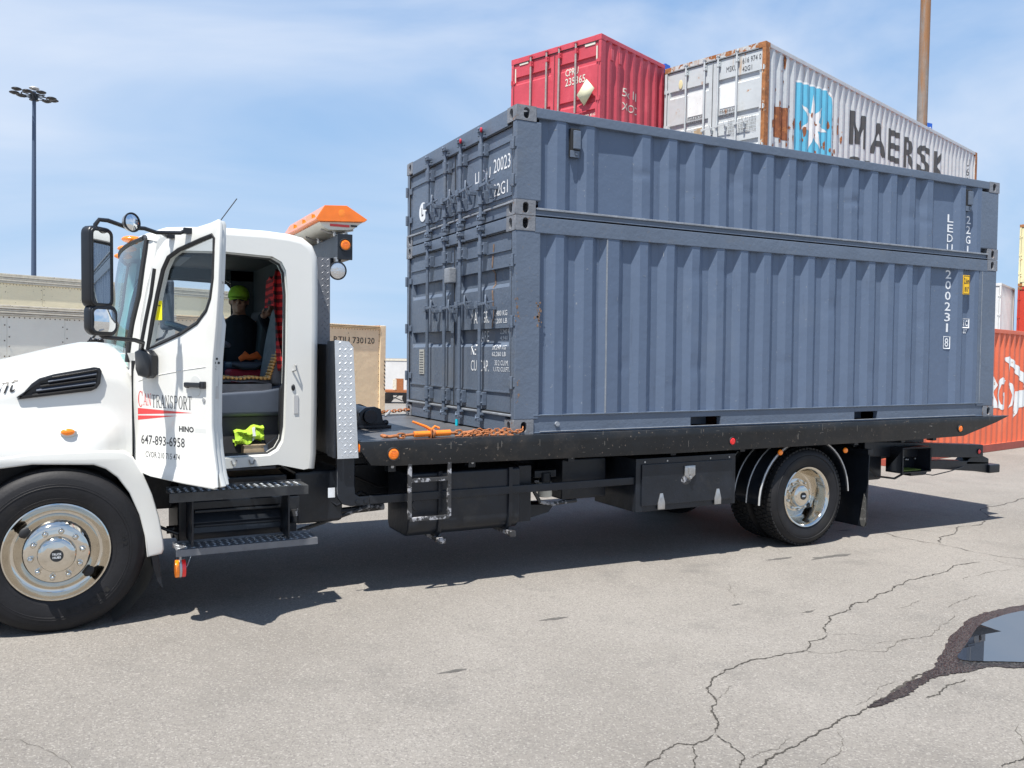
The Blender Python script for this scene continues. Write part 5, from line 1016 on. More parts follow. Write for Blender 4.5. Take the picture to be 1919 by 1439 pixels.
# --- wheels
def tyre(c, r, w, parent, rim, lugs, name, blocks):
    """outer face at y = c.y, wheel extends inward (+y)"""
    x, y, z = c; o = (x, y, z)
    b = MB(); b.lathe([(rim, .012), (rim + .012, .002), (rim + .03, -.004), (rim + .07, -.010), (r - .085, -.014), (r - .075, -.011), (r - .055, -.010), (r - .045, -.006), (r - .030, .002), (r - .012, .014), (r, .034), (r, w - .034), (r - .012, w - .014), (r - .05, w + .006), (rim + .03, w + .004), (rim, w - .012)], o, (0, 1, 0), 72)
    return b.build('tyre', 'tyre', parent, smooth=40)
def arc_decal(parent, o, r, a0, a1, wd, m_, depth, nm):
    b = MB(); b.lathe([(r, depth), (r + wd, depth)], o, (0, 1, 0), 24, a0, a1); return b.build(nm, m_, parent)
def front_wheel(y_out, far=False):
    s_ = 1
    o = Vector((-3.18, y_out, -.615)); R = .508
    b = MB()   # dished polished disc, bulging outward at the hub
    prof = [(.300, .014), (.304, .004), (.302, -.006), (.294, -.009), (.288, -.004), (.280, .010), (.262, .022), (.252, .030), (.238, .030), (.215, -.000), (.190, -.030), (.178, -.046), (.170, -.052), (.120, -.055), (.108, -.056)]
    b.lathe(prof, o, (0, 1, 0), 64); wh = b.build('wheel', 'chrome', truck, smooth=50)
    b = MB(); b.lathe([(.107, -.05), (.107, -.085), (.100, -.098), (.07, -.105), (.0001, -.108)], o, (0, 1, 0), 48); b.build('hub_cap', 'chrome', wh, smooth=50)
    b = MB(); b.cyl(o + Vector((0, -.107, 0)), o + Vector((0, -.112, 0)), .037, n=24); b.build('hub_sticker', 'gasket', wh)
    lettering(wh, 'TRUCK', o.x - .026, o.z + .002, .052, .014, lambda u, v: Vector((u, o.y - .1128, v)), 'letterw', bold=.02); lettering(wh, 'HUBS', o.x - .022, o.z - .018, .044, .014, lambda u, v: Vector((u, o.y - .1128, v)), 'letterw', bold=.02)
    for k in range(10):
        a = 2 * math.pi * (k + .22) / 10; p = o + Vector((.1425 * math.cos(a), -.054, .1425 * math.sin(a)))
        b = MB(); b.lathe([(.019, 0), (.019, -.004), (.0155, -.006), (.0155, -.034), (.010, -.042), (.0001, -.044)], p, (0, 1, 0), 12); b.build('lug_nut', 'chrome', wh, smooth=50)
    for a in (math.radians(142), math.radians(-38)):
        p = o + Vector((.222 * math.cos(a), -.009, .222 * math.sin(a))); R3 = Matrix.Rotation(-a, 3, 'Y'); b = MB(); b.ell(p, (.026, .012, .036), 20, 10, R3); b.build('hand_hole', 'gasket', wh)
    b = MB(); b.lathe([(.0001, .09), (.30, .09), (.30, .20)], o, (0, 1, 0), 32); b.build('wheel_back', 'black', wh)
    t = tyre(o, R, .27, wh, .298, 0, 'front', 0)
    for rr_, dd in ((.33, -.0055), (.405, -.0148), (.42, -.0148)): b = MB(); b.lathe([(rr_, dd + .003), (rr_ + .003, dd), (rr_ + .006, dd + .003)], o, (0, 1, 0), 72); b.build('sidewall_ring', 'tyre', wh)
    for ss2, a_c in (('NANKANG', 118), ('11R22.5', -62), ('H2', 8)):
        n = len(ss2)
        for i, ch in enumerate(ss2):
            a = math.radians(a_c - (i - (n - 1) / 2) * 6.2); b = MB(); me = textmesh(ch, .024, .032, .02)
            for_ = lambda v: o + Vector(((.365 + v.y) * math.cos(a) + (v.x - .012) * math.sin(a), -.0165, (.365 + v.y) * math.sin(a) - (v.x - .012) * math.cos(a))); b.mesh(me, for_)
            if ss2 != 'NANKANG': b.build('sidewall_lettering', 'tread', wh, smooth=0)
    for k in range(5):   # circumferential ribs
        y_ = .045 + k * .045; b = MB(); b.lathe([(R - .004, y_), (R + .004, y_ + .003), (R + .004, y_ + .030), (R - .004, y_ + .033)], o, (0, 1, 0), 72); b.build('tread_rib', 'tread', wh)
    return wh
front_wheel(.005)
def rear_tyre(o, wh, R=.480):
    t = tyre(o, R - .012, .25, wh, .288, 0, 'rear', 0); b = MB()
    for k in range(64):
        for j, (ya, yb) in enumerate(((.012, .065), (.073, .12), (.128, .175), (.183, .236))):
            a = 2 * math.pi * (k + (j % 2) * .5) / 64; w_ = 2 * math.pi / 64 * .36; r0 = R - .022; 
            vs = []
            for r1 in (r0, R - (.006 if j in (0, 3) else 0)):
                for a1 in (a - w_, a + w_):
                    for y1 in (ya, yb): vs.append(o + Vector((r1 * math.cos(a1), y1, r1 * math.sin(a1))))
            b.add(vs, [(0, 1, 3, 2), (4, 6, 7, 5), (0, 4, 5, 1), (2, 3, 7, 6), (0, 2, 6, 4), (1, 5, 7, 3)])
    tb_ = b.build('tread_block', 'tread', wh, smooth=0); tb_['kind'] = 'stuff'
def rear_wheel(o, far=False):
    b = MB(); b.lathe([(.292, .012), (.296, .0), (.290, -.008), (.278, -.004), (.268, .010), (.262, .03), (.255, .075), (.240, .10), (.236, .15), (.215, .165), (.20, .150), (.175, .125), (.150, .115), (.125, .115), (.10, .13)], o, (0, 1, 0), 64); wh = b.build('wheel', 'chrome', truck, smooth=50)
    b = MB(); b.lathe([(.108, .13), (.108, .07), (.10, .055), (.07, .048), (.0001, .046)], o, (0, 1, 0), 40); b.build('hub_cap', 'chrome', wh, smooth=50)
    b = MB(); b.cyl(o + Vector((0, .046, 0)), o + Vector((0, .041, 0)), .036, n=24); b.build('hub_sticker', 'gasket', wh)
    b = MB(); b.add([o + Vector((u, .0405, v)) for u, v in ((-.022, -.008), (.022, -.008), (.022, .008), (-.022, .008))], [(0, 1, 2, 3)]); b.build('hub_label', 'letterw', wh)
    for a in (math.radians(-38), math.radians(142)):
        p = o + Vector((.180 * math.cos(a), .122, .180 * math.sin(a))); b = MB(); b.ell(p, (.030, .014, .030), 20, 10); b.build('hand_hole', 'gasket', wh)
    for k in range(10):
        a = 2 * math.pi * (k + .5) / 10; p = o + Vector((.140 * math.cos(a), .114, .140 * math.sin(a))); b = MB(); b.lathe([(.016, 0), (.016, -.018), (.010, -.024), (.0001, -.025)], p, (0, 1, 0), 10); b.build('lug_nut', 'chrome', wh, smooth=50)
    b = MB(); b.lathe([(.0001, .17), (.25, .17)], o, (0, 1, 0), 32); b.build('wheel_back', 'black', wh)
    for rr_, dd in ((.315, -.004), (.40, -.0145)): b = MB(); b.lathe([(rr_, dd + .003), (rr_ + .003, dd - .001), (rr_ + .006, dd + .003)], o, (0, 1, 0), 72); b.build('sidewall_ring', 'tyre', wh)
    rear_tyre(o, wh); return wh
rw = rear_wheel(Vector((3.21, .0, -.712)))
for y_ in (.33, 1.86 , 2.19):
    o = Vector((3.21, y_, -.712)); b = MB(); b.lathe([(.0001, .11), (.27, .11), (.288, .02), (.288, .24)], o, (0, 1, 0), 32); wh = b.build('wheel', 'black', truck); rear_tyre(o, wh)
o = Vector((-3.18, 2.165, -.615)); b = MB(); b.lathe([(.0001, .11), (.28, .11), (.298, .02), (.298, .24)], o, (0, 1, 0), 32); wh = b.build('wheel', 'black', truck); tyre(o, .508, .27, wh, .298, 0, '', 0)

# ================================================================== THINGS ON AND IN THE TRUCK
def link_ring(c, d, up, L=.046, W_=.026, r=.0052, n=12):
    """one oval chain link as closed tube centred at c, long axis d"""
    d = Vector(d).normalized(); up = Vector(up); up = (up - d * up.dot(d)).normalized(); P = []
    for k in range(n):
        a = 2 * math.pi * k / n; P.append(Vector(c) + d * (math.cos(a) * W_ / 2 + (1 if math.cos(a) > 0 else -1) * (L - W_) / 2) + up * math.sin(a) * W_ / 2)
    return P
def chain(parent, path, nm='chain_link', L=.046, step=.033, r=.0052, m='rustchain'):
    P = [Vector(p) for p in path]; D = [0]
    for a, c in zip(P, P[1:]): D.append(D[-1] + (c - a).length)
    n = int(D[-1] / step); i = 0
    for k in range(n):
        s_ = (k + .5) * step
        while i < len(D) - 2 and D[i + 1] < s_: i += 1
        t_ = (s_ - D[i]) / max(1e-6, D[i + 1] - D[i]); c = P[i].lerp(P[i + 1], t_); d = P[i + 1] - P[i]
        up = Vector((0, 0, 1)) if k % 2 else d.cross(Vector((0, 0, 1)))
        if up.length < 1e-4: up = Vector((0, 1, 0))
        up = Matrix.Rotation(random.uniform(-.3, .3), 3, d.normalized()) @ up
        MB().tube(link_ring(c, d, up, L, .028, r), r, 6, closed=True).build(nm, m, parent)
cb = thing('chain_binder', 'orange ratchet chain binder with rusty chain hooked into the near corner of the lower container', 'chain binder', (-.6, .10, -.004))
ay = .10; az_ = .024
b = MB(); b.cyl((-.80, ay, az_), (-.665, ay, az_ + .002), .023, n=16); b.cyl((-.625, ay, az_ + .002), (-.50, ay, az_ + .004), .023, n=16); b.build('barrel', 'orangepaint', cb, bevel=.003)
b = MB(); b.lathe([(.024, -.006), (.036, -.006), (.036, .010), (.024, .010)], (-.645, ay, az_), (1, 0, 0), 18); b.lathe([(.024, .0), (.042, .002), (.042, .006), (.024, .008)], (-.672, ay, az_), (1, 0, 0), 12); b.build('ratchet_gear', 'rustchain', cb)
b = MB(); b.tube([(-.66, ay, az_ + .03), (-.70, ay + .01, az_ + .055), (-.80, ay + .03, az_ + .095)], .010, 8, radii=[.012, .011, .008]); b.tube([(-.66, ay + .02, az_ + .02), (-.62, ay + .02, az_ + .055), (-.59, ay, az_ + .04)], .009, 8); b.build('ratchet_handle', 'orangepaint', cb)
b = MB(); b.tube([(-.80, ay, az_), (-.86, ay, az_ - .004), (-.90, ay - .01, az_ - .008)], .011, 8); b.tube([(-.50, ay, az_), (-.44, ay, az_)], .011, 8); b.build('screw_rod', 'rustchain', cb)
MB().tube(link_ring((-.905, ay - .01, az_ - .006), (1, 0, -.05), (0, 0, 1), .06, .036, .008), .008, 6, closed=True).build('chain_link', 'rustchain', cb)
MB().tube(link_ring((-.43, ay, az_), (1, 0, 0), (0, 0, 1), .06, .040, .008), .008, 6, closed=True).build('chain_link', 'rustchain', cb)
b = MB(); b.tube([(-.925, ay - .01, az_ - .006), (-.96, ay - .015, az_ - .006), (-1.0, ay - .02, az_ - .010), (-1.04, ay - .015, az_ - .006), (-1.055, ay, az_ + .0), (-1.04, ay + .02, az_ + .002), (-1.015, ay + .022, az_ - .002)], .011, 8, radii=[.011, .012, .013, .014, .012, .010, .007]); b.build('grab_hook', 'rustchain', cb)
b = MB(); b.tube([(-.41, ay, az_), (-.36, ay - .005, az_ + .0), (-.32, ay - .01, az_ + .006), (-.30, ay - .02, az_ + .022)], .011, 8, radii=[.011, .013, .012, .008]); b.build('grab_hook', 'rustchain', cb)
chain(cb, [(-.46, .075, .003), (-.38, .07, .006), (-.30, .07, .02), (-.22, .06, .03), (-.15, .05, .016), (-.06, .02, .022), (.0, -.03, .028), (.05, -.022, .032), (.075, -.006, .045), (.09, .02, .055)])
chain(cb, [(-.34, .11, .004), (-.26, .13, .008), (-.18, .10, .03), (-.08, .08, .035), (-.02, .07, .04), (.01, .06, .045)])
chain(cb, [(-.30, .04, .004), (-.25, .03, .02), (-.20, .045, .004), (-.10, .0, .004), (-.01, -.045, .004)])
chain(cb, [(-.42, .13, .004), (-.34, .15, .004), (-.28, .12, .02), (-.24, .09, .045), (-.20, .08, .02)])
fc = thing('tie_down_chain', 'rusty chain stretched from the winch to the far corner of the lower container', 'chain', (-.3, 2.1, .05))
chain(fc, [(-.78, 1.5, .13), (-.66, 1.75, .09), (-.50, 2.15, .055), (-.35, 2.28, .04), (-.2, 2.33, .045), (.03, 2.36, .06)], r=.006)
chain(fc, [(-.70, 1.55, .10), (-.60, 1.75, .04), (-.50, 1.95, .03), (-.46, 2.1, .05)], r=.006)
b = MB(); b.tube([(-.22, 2.30, .05), (-.25, 2.29, .02), (-.28, 2.28, .00)], .014, 8, radii=[.014, .016, .010]); b.build('chain_hook', 'lip', fc)
# beaded seat cover
bc = thing('beaded_seat_cover', 'amber wooden bead cover draped over the grey driver seat', 'seat cover', (-2.0, .6, .44))
bd = MB(); bd.ell((0, 0, 0), (.0135, .0135, .0125), 8, 6); mbm = None
def bead(p):
    global mbm
    if mbm is None:
        o = MB(); o.ell(p, (.0135, .0135, .0125), 8, 6); mbm = o.build('bead', 'bead', bc, smooth=80); mbm['_p'] = list(p); return
    o = mbm.copy(); COL.objects.link(o); o.parent = bc; o.matrix_basis = Matrix.Translation(Vector(p) - Vector(mbm['_p']))
for i in range(13):
    for k in range(7):
        if i % 3 == 2 and k in (2, 4): continue
        bead((-2.16 + i * .029, .40 + k * .029, .447 + .004 * math.sin(i)))
for i in range(17):
    t_ = i / 16; x_ = -1.795 + .115 * t_ + .0; z_ = .455 + .36 * t_
    for k in range(5): bead((x_ - .012, .405 + k * .030, z_))
# plaid jacket over the back of the seat
pj = thing('plaid_jacket', 'red and black plaid shirt hanging over the driver seat back', 'shirt', (-1.64, .6, .7))
rows = []
for i in range(24):
    z_ = 1.235 - i * .032; w_ = interp([(.45, .03), (.60, .06), (.80, .10), (.95, .13), (1.1, .13), (1.24, .08)], z_)
    rows.append([Vector((-1.735 - w_ / 2 + w_ * k / 12 + .010 * math.sin(k * 1.9 + z_ * 9) + .05 * max(0, .8 - z_), .36 + .05 * math.sin(k * 1.1 + z_ * 4) - .03 * math.sin(math.pi * k / 12), z_)) for k in range(13)])
b = MB(); b.grid(rows); b.build('cloth_front', 'plaid', pj, smooth=60)
rows = []
for i in range(10):
    y_ = .33 + i * .06; rows.append([Vector((-1.76 + .02 * math.sin(i), y_, .98 + .0)), Vector((-1.74, y_, 1.2 + .015 * math.sin(i * 2))), Vector((-1.63, y_, 1.225 + .01 * math.sin(i))), Vector((-1.585, y_, 1.19)), Vector((-1.58, y_, .85))])
b = MB(); b.grid(rows); b.build('cloth_back', 'plaid', pj, smooth=60)
# bag, orange gloves, vest, crate
bg_ = thing('cooler_bag', 'red and grey soft cooler bag between the two seats', 'bag', (-1.87, 1.15, .36))
b = MB(); b.box(-1.99, -1.72, 1.02, 1.30, .34, .50); b.build('bag_body', 'redcloth', bg_, bevel=.03, seg=3)
b = MB(); b.box(-1.985, -1.725, 1.025, 1.295, .50, .555); b.build('bag_lid', 'greyplastic', bg_, bevel=.018, seg=3)
b = MB(); b.box(-2.04, -1.96, 1.03, 1.22, .36, .45); b.build('side_pocket', 'seatcloth', bg_, bevel=.02)
b = MB(); b.tube([(-1.97, 1.02, .53), (-1.90, .99, .50), (-1.80, .99, .50), (-1.74, 1.02, .53)], .01, 6); b.build('bag_strap', 'gasket', bg_)
b = MB(); b.box(-2.02, -1.70, 1.0, 1.32, .22, .338); cons = b.build('centre_console', 'interior', truck, bevel=.01)
gl = thing('work_gloves', 'crumpled orange work gloves lying on the cooler bag', 'gloves', (-1.82, 1.15, .56))
b = MB(); b.tube([(-1.90, 1.12, .575), (-1.86, 1.12, .60), (-1.82, 1.13, .59), (-1.76, 1.14, .61), (-1.735, 1.15, .585)], .03, 8, radii=[.02, .03, .024, .032, .02]); b.build('glove', 'orangecloth', gl, smooth=60)
b = MB(); b.tube([(-1.88, 1.18, .575), (-1.84, 1.2, .62), (-1.80, 1.2, .59)], .02, 8, radii=[.018, .024, .015]); b.build('glove', 'orangecloth', gl, smooth=60)
vs_ = thing('safety_vest', 'crumpled hi-vis green vest with silver tape on the cab floor', 'vest', (-1.97, .35, -.0))
rows = []
for i in range(11):
    rows.append([Vector((-2.07 + .20 * i / 10, .30 + .02 * math.sin(k * 2 + i) - .0, -.035 + .022 * k + .05 * i / 10 + .011 * math.sin(i * 1.1 + k * 1.7))) for k in range(5)])
b = MB(); b.grid(rows); b.grid([[v + Vector((0, .10, -.02)) for v in r] for r in rows]); b.grid([[r[-1], r[-1] + Vector((0, .05, .015)), r[-1] + Vector((0, .10, -.02))] for r in rows]); b.build('vest_cloth', 'hivis', vs_, smooth=60)
b = MB(); b.grid([[rows[i][k] + Vector((0, -.004, .002)) for k in range(5)] for i in (6, 7)]); b.build('silver_tape', 'silver', vs_)
bx = thing('small_crate', 'small worn tan box full of tools under the green vest on the cab floor', 'box', (-1.94, .34, -.1))
b = MB(); b.box(-2.01, -1.865, .29, .42, -.098, -.03); b.build('box_body', 'tan', bx, bevel=.006)
b = MB(); b.box(-2.015, -1.86, .285, .425, -.035, -.025); b.build('box_rim', 'tan', bx, bevel=.003)
# person: one continuous remeshed body, clothes as children
def metaskin(name, m, parent, pieces, voxel, smooth_it=6, deform=None):
    """pieces: ('e', centre, radii, R) or ('c', p0, p1, r0, r1); fused into one skin"""
    b = MB()
    for p in pieces:
        if p[0] == 'e': b.ell(p[1], p[2], 20, 14, p[3] if len(p) > 3 else None)
        else:
            a, c, r0, r1 = p[1:]; b.cyl(a, c, r0, r1, 14); b.ell(a, (r0,) * 3, 12, 8); b.ell(c, (r1,) * 3, 12, 8)
    o = b.build(name, m, parent, smooth=80)
    r = o.modifiers.new('r', 'REMESH'); r.mode = 'VOXEL'; r.voxel_size = voxel; r.use_smooth_shade = True
    s2 = o.modifiers.new('s', 'SMOOTH'); s2.iterations = smooth_it; s2.factor = .5
    dg = bpy.context.evaluated_depsgraph_get(); me = bpy.data.meshes.new_from_object(o.evaluated_get(dg)); o.modifiers.clear(); o.data = me
    me.materials.clear(); me.materials.append(M[m]); me.shade_smooth(); return o
person = thing('person', 'man in lime green cap and sunglasses sitting in the dark passenger seat', 'person', (-1.78, 1.75, .42))
hc = Vector((-1.80, 1.74, 1.075)); RH = Matrix.Rotation(math.radians(-12), 3, 'Z'); hp = lambda x, y, z: hc + RH @ Vector((x, y, z))   # local: -y is the face
F = [('e', hp(0, .01, .03), (.076, .095, .10)), ('e', hp(0, -.03, -.045), (.056, .060, .068)), ('e', hp(0, -.066, -.082), (.026, .022, .02)), ('c', hp(0, -.086, .028), hp(0, -.108, -.018), .010, .014), ('e', hp(-.012, -.098, -.02), (.009, .01, .008)), ('e', hp(.012, -.098, -.02), (.009, .01, .008)),
     ('e', hp(-.034, -.062, -.02), (.024, .022, .022)), ('e', hp(.034, -.062, -.02), (.024, .022, .022)), ('c', hp(-.034, -.083, .05), hp(.034, -.083, .05), .011, .011), ('e', hp(0, -.087, -.050), (.022, .010, .006)), ('e', hp(0, -.086, -.062), (.019, .010, .007)),
     ('e', hp(-.077, .012, .0), (.008, .018, .030)), ('e', hp(.077, .012, .0), (.008, .018, .030)),
     ('c', hp(0, .03, -.06), (-1.79, 1.77, .90), .052, .058), ('c', (-1.79, 1.78, .86), (-1.78, 1.78, .50), .12, .14), ('c', (-1.96, 1.77, .86), (-1.62, 1.77, .86), .05, .05)]
def hand(w, d, up, curl=.5):
    """palm and five fingers from wrist w along d, palm normal up"""
    w = Vector(w); d = Vector(d).normalized(); up = Vector(up); up = (up - d * up.dot(d)).normalized(); sd = d.cross(up); P = [('c', w, w + d * .05, .024, .026), ('e', w + d * .06, (.034, .034, .028))]
    for k, (o_, L1) in enumerate(((-.030, .066), (-.010, .076), (.010, .072), (.029, .056))):
        a = w + d * .082 + sd * o_; m1 = a + (d * math.cos(curl * .6) - up * math.sin(curl * .6)) * L1 * .5; e1 = m1 + (d * math.cos(curl * 1.6) - up * math.sin(curl * 1.6)) * L1 * .5
        P += [('c', a, m1, .0092, .0085), ('c', m1, e1, .0085, .007)]
    a = w + d * .03 - sd * .028; m1 = a + (d * .6 - sd * .7 - up * .3).normalized() * .04; P += [('c', a, m1, .011, .0095), ('c', m1, m1 + (d * .9 - sd * .1 - up * .4).normalized() * .03, .0095, .008)]
    return P
hw1 = Vector((-1.69, 1.26, .93)); F += hand(hw1, (.3, -.35, .25), (.3, -.3, -.9), .8)
hw2 = Vector((-2.05, 1.35, .47)); F += hand(hw2, (-.3, -.5, -.1), (0, 0, 1), .5)
F += [('c', (-1.62, 1.77, .86), (-1.56, 1.50, .80), .045, .04), ('c', (-1.56, 1.50, .80), hw1, .038, .026), ('c', (-1.97, 1.77, .84), (-2.02, 1.62, .58), .045, .038), ('c', (-2.02, 1.62, .58), hw2, .038, .026), ('c', (-1.80, 1.66, .46), (-2.2, 1.62, .48), .08, .06), ('c', (-2.2, 1.62, .48), (-2.26, 1.6, .05), .055, .04), ('c', (-1.80, 1.88, .46), (-2.2, 1.88, .48), .08, .06), ('c', (-2.2, 1.88, .48), (-2.26, 1.88, .05), .055, .04)]
metaskin('body', 'skin', person, F, .0065, 4)
metaskin('jacket', 'darkcloth', person, [('c', (-1.79, 1.77, .895), (-1.79, 1.77, .84), .072, .10), ('e', (-1.79, 1.77, .80), (.225, .13, .13)), ('c', (-1.79, 1.76, .80), (-1.79, 1.74, .48), .17, .19), ('c', (-1.98, 1.77, .82), (-2.04, 1.62, .57), .075, .062), ('c', (-2.04, 1.62, .57), hw2 + Vector((0, .03, .005)), .06, .042), ('c', (-1.60, 1.77, .82), (-1.55, 1.50, .79), .075, .062), ('c', (-1.55, 1.50, .79), hw1 + Vector((-.0, .015, -.008)), .06, .040)], .014, 5)
metaskin('trousers', 'jeans', person, [('c', (-1.80, 1.66, .46), (-2.2, 1.62, .48), .10, .08), ('c', (-2.2, 1.62, .48), (-2.26, 1.6, .0), .075, .06), ('c', (-1.80, 1.88, .46), (-2.2, 1.88, .48), .10, .08), ('c', (-2.2, 1.88, .48), (-2.26, 1.88, .0), .075, .06), ('e', (-1.78, 1.77, .44), (.16, .2, .1))], .016, 5)
b = MB(); rows = []
for i in range(9):
    ph = math.pi / 2 * (1 - i / 8.0); rows.append([hp(.091 * math.cos(ph) * math.cos(t), .010 + .112 * math.cos(ph) * math.sin(t), .030 + .112 * math.sin(ph) ** .8 if ph > 0 else .030) for t in [2 * math.pi * k / 24 for k in range(25)]])
b.grid(rows); cap_ = b.build('cap', 'hivis', person, smooth=60)
b = MB(); rows = []
for i in range(6):
    t_ = i / 5; rows.append([hp(math.sin(a) * (.090 + .0 * t_) * (1 - .12 * t_ * t_), -.0 - math.cos(a) * .102 - .060 * t_ * math.cos(a) ** 2, .038 - .022 * t_ - .02 * abs(math.sin(a)) ** 2 * t_) for a in [math.radians(-62 + 124 * k / 14) for k in range(15)]])
b.grid(rows); o = b.build('cap_brim', 'hivis', cap_, smooth=60); so = o.modifiers.new('t', 'SOLIDIFY'); so.thickness = .004
for s_ in (-1, 1):
    b = MB(); b.ell(hp(s_ * .032, -.086, .018), (.027, .010, .019), 14, 10, RH); b.build('sunglass_lens', 'plastic', person, smooth=60)
b = MB(); b.tube([hp(-.078, .01, .025), hp(-.066, -.06, .027), hp(-.03, -.095, .030), hp(.03, -.095, .030), hp(.066, -.06, .027), hp(.078, .01, .025)], .004, 6); b.build('sunglass_frame', 'plastic', person)
M['hair'] = mat('dark_hair', (.03, .025, .02), .8)
b = MB(); b.ell(hp(0, .035, .0), (.080, .080, .075), 18, 12, RH); b.build('hair', 'hair', person, smooth=60)

# ================================================================== BACKGROUND
def FR(x, y, z, th): return Matrix.Translation((x, y, z)) @ Matrix.Rotation(th, 4, 'Z')
def raised(prof_y): return lambda u, v: Vector((u, interp(prof_y, u) - .004, v))
M['redc'] = mat('faded_red_container_paint', (0.50, 0.058, 0.082), 0.5, var=0.12, vscale=2, bump=0.003, bscale=10, dirt=((0.58, 0.11, 0.13), 0.4, 2), spots=((0.20, 0.03, 0.04), 0.05, 18))
M['galv'] = mat('galvanised_rod', (0.35, 0.31, 0.29), 0.5, metal=0.3, var=0.2, vscale=20)
M['ltgrey'] = mat('weathered_light_grey_paint', (0.47, 0.50, 0.52), 0.55, var=0.10, vscale=2.5, bump=0.004, bscale=8, dirt=((0.40, 0.41, 0.40), 0.4, 2.5), spots=((0.36, 0.15, 0.04), 0.02, 5), streak=((0.42, 0.30, 0.20), 0.12, 6))
M['ltrust'] = mat('rust_eaten_grey_paint', (0.45, 0.46, 0.46), 0.65, var=0.15, vscale=3, bump=0.006, bscale=14, spots=((0.26, 0.09, 0.025), 0.48, 5), streak=((0.32, 0.15, 0.06), 0.45, 7))
M['rustp'] = mat('rust_orange_post', (0.30, 0.12, 0.04), 0.8, var=0.35, vscale=8, bump=0.006, bscale=20, spots=((0.45, 0.40, 0.32), 0.22, 9), streak=((0.12, 0.05, 0.03), 0.35, 12))
M['orangec'] = mat('orange_red_container_paint', (0.66, 0.135, 0.062), 0.5, var=0.08, vscale=1.6, bump=0.003, bscale=8, dirt=((0.70, 0.19, 0.10), 0.4, 1.5))
M['orangedk'] = mat('dull_red_rail', (0.30, 0.06, 0.04), 0.6, var=0.15, vscale=5)
M['whitec'] = mat('white_container_paint', (0.62, 0.62, 0.62), 0.5, var=0.06, vscale=3, spots=((0.36, 0.2, 0.1), 0.02, 8))
M['yellowc'] = mat('pale_yellow_container_paint', (0.66, 0.60, 0.36), 0.55, var=0.1, vscale=3, spots=((0.25, 0.10, 0.04), 0.10, 6))
M['red2'] = mat('bright_red_container_paint', (0.50, 0.045, 0.025), 0.5, var=0.1, vscale=3)
M['bluec'] = mat('sky_blue_print', (0.10, 0.42, 0.60), 0.55, var=0.08, vscale=4, streak=((0.45, 0.36, 0.28), 0.10, 8))
M['starw'] = mat('white_star_print', (0.68, 0.70, 0.70), 0.55, var=0.08, vscale=6, spots=((0.36, 0.15, 0.05), 0.12, 9))
M['logok'] = mat('charcoal_print', (0.055, 0.055, 0.055), 0.6, var=0.15, vscale=6)
def stackbox(nm, lab, L, H, fr, z, m, **k): return container(nm, lab, L, H, fr, z, m=m, mcast=k.pop('mcast', m), mrod=k.pop('mrod', m), detail=k.pop('detail', 1), postw=.15, cap=0, **k)
# light grey forty-foot container with the blue star panel, on two hidden ones
fm = FR(9.04, 6.82, 0, .284); TOPM = 5.555
mk, pm = container('container', 'weathered light grey container with blue star panel and rusty corner post', 12.192, 2.591, fm, TOPM, m='ltgrey', mcast='rustp', mrod='ltgrey', detail=1, postw=.16, cap=0, recs=((TOPM + .62, TOPM + .72), (TOPM + 1.20, TOPM + 1.32), (TOPM + 1.93, TOPM + 2.05)), rods=(.63, 1.07, 1.40, 1.86), group='stacked containers behind the truck')
for zz, hh, mm, lab in ((2.9, 2.65, 'bluec', 'blue container in the middle of the stack behind the truck'), (0, 2.896, 'orangedk', 'dull red container at the foot of the stack behind the truck')):
    stackbox('container', lab, 12.192, hh, fm, zz, mm, group='stacked containers behind the truck')
onM = lambda off=.005: (lambda u, v: Vector((u, interp(pm, u) - off, TOPM + 2.591 + v)))
cm_ = xf(pm)
# rust: near corner post, header, first ribs
b = MB(); b.box(-.004, .155, -.003, .078, TOPM + .118, TOPM + 2.473); b.build('corner_post', 'rustp', mk, bevel=.006, frame=fm, label='orange rusted corner post')
b = MB(); b.box(-.004, .03, .162, 2.27, TOPM + 2.49, TOPM + 2.588); b.build('door_header', 'ltrust', mk, frame=fm, label='rust-stained door header')
b = MB(); b.box(12.03, 12.196, -.003, .08, TOPM + .118, TOPM + 2.473); b.build('corner_post', 'rustp', mk, bevel=.006, frame=fm, label='orange rusted corner post')
M['patch'] = mat('brown_rust_patch', (0.22, 0.075, 0.03), 0.85, var=0.3, vscale=6, spots=((0.36, 0.14, 0.05), 0.4, 8))
polydecal(mk, [[(.38, -1.20), (.97, -1.12), (1.0, -1.75), (.95, -1.80), (.40, -1.79)]], onM(.004), 'patch', 'rust_patch', fm, cm_)
R_ = random.Random(21)
def blotch(parent, cx, cz, r, fn, m, n=9, sz=1.6):
    P = [(cx + r * R_.uniform(.5, 1.1) * math.cos(a), cz + r * sz * R_.uniform(.5, 1.1) * math.sin(a)) for a in [2 * math.pi * i / n for i in range(n)]]
    polydecal(parent, [P], fn, m, 'rust_spot', fm, cm_)
for _ in range(60):
    u_ = R_.choice([R_.uniform(.2, 1.2), R_.uniform(1.3, 3.4), R_.uniform(2.3, 3.3)]); v_ = R_.uniform(-2.2, -.9 if u_ > 1.1 else -.1)
    blotch(mk, u_, v_, R_.uniform(.012, .05), onM(.010), 'patch', sz=R_.uniform(1, 3.5))
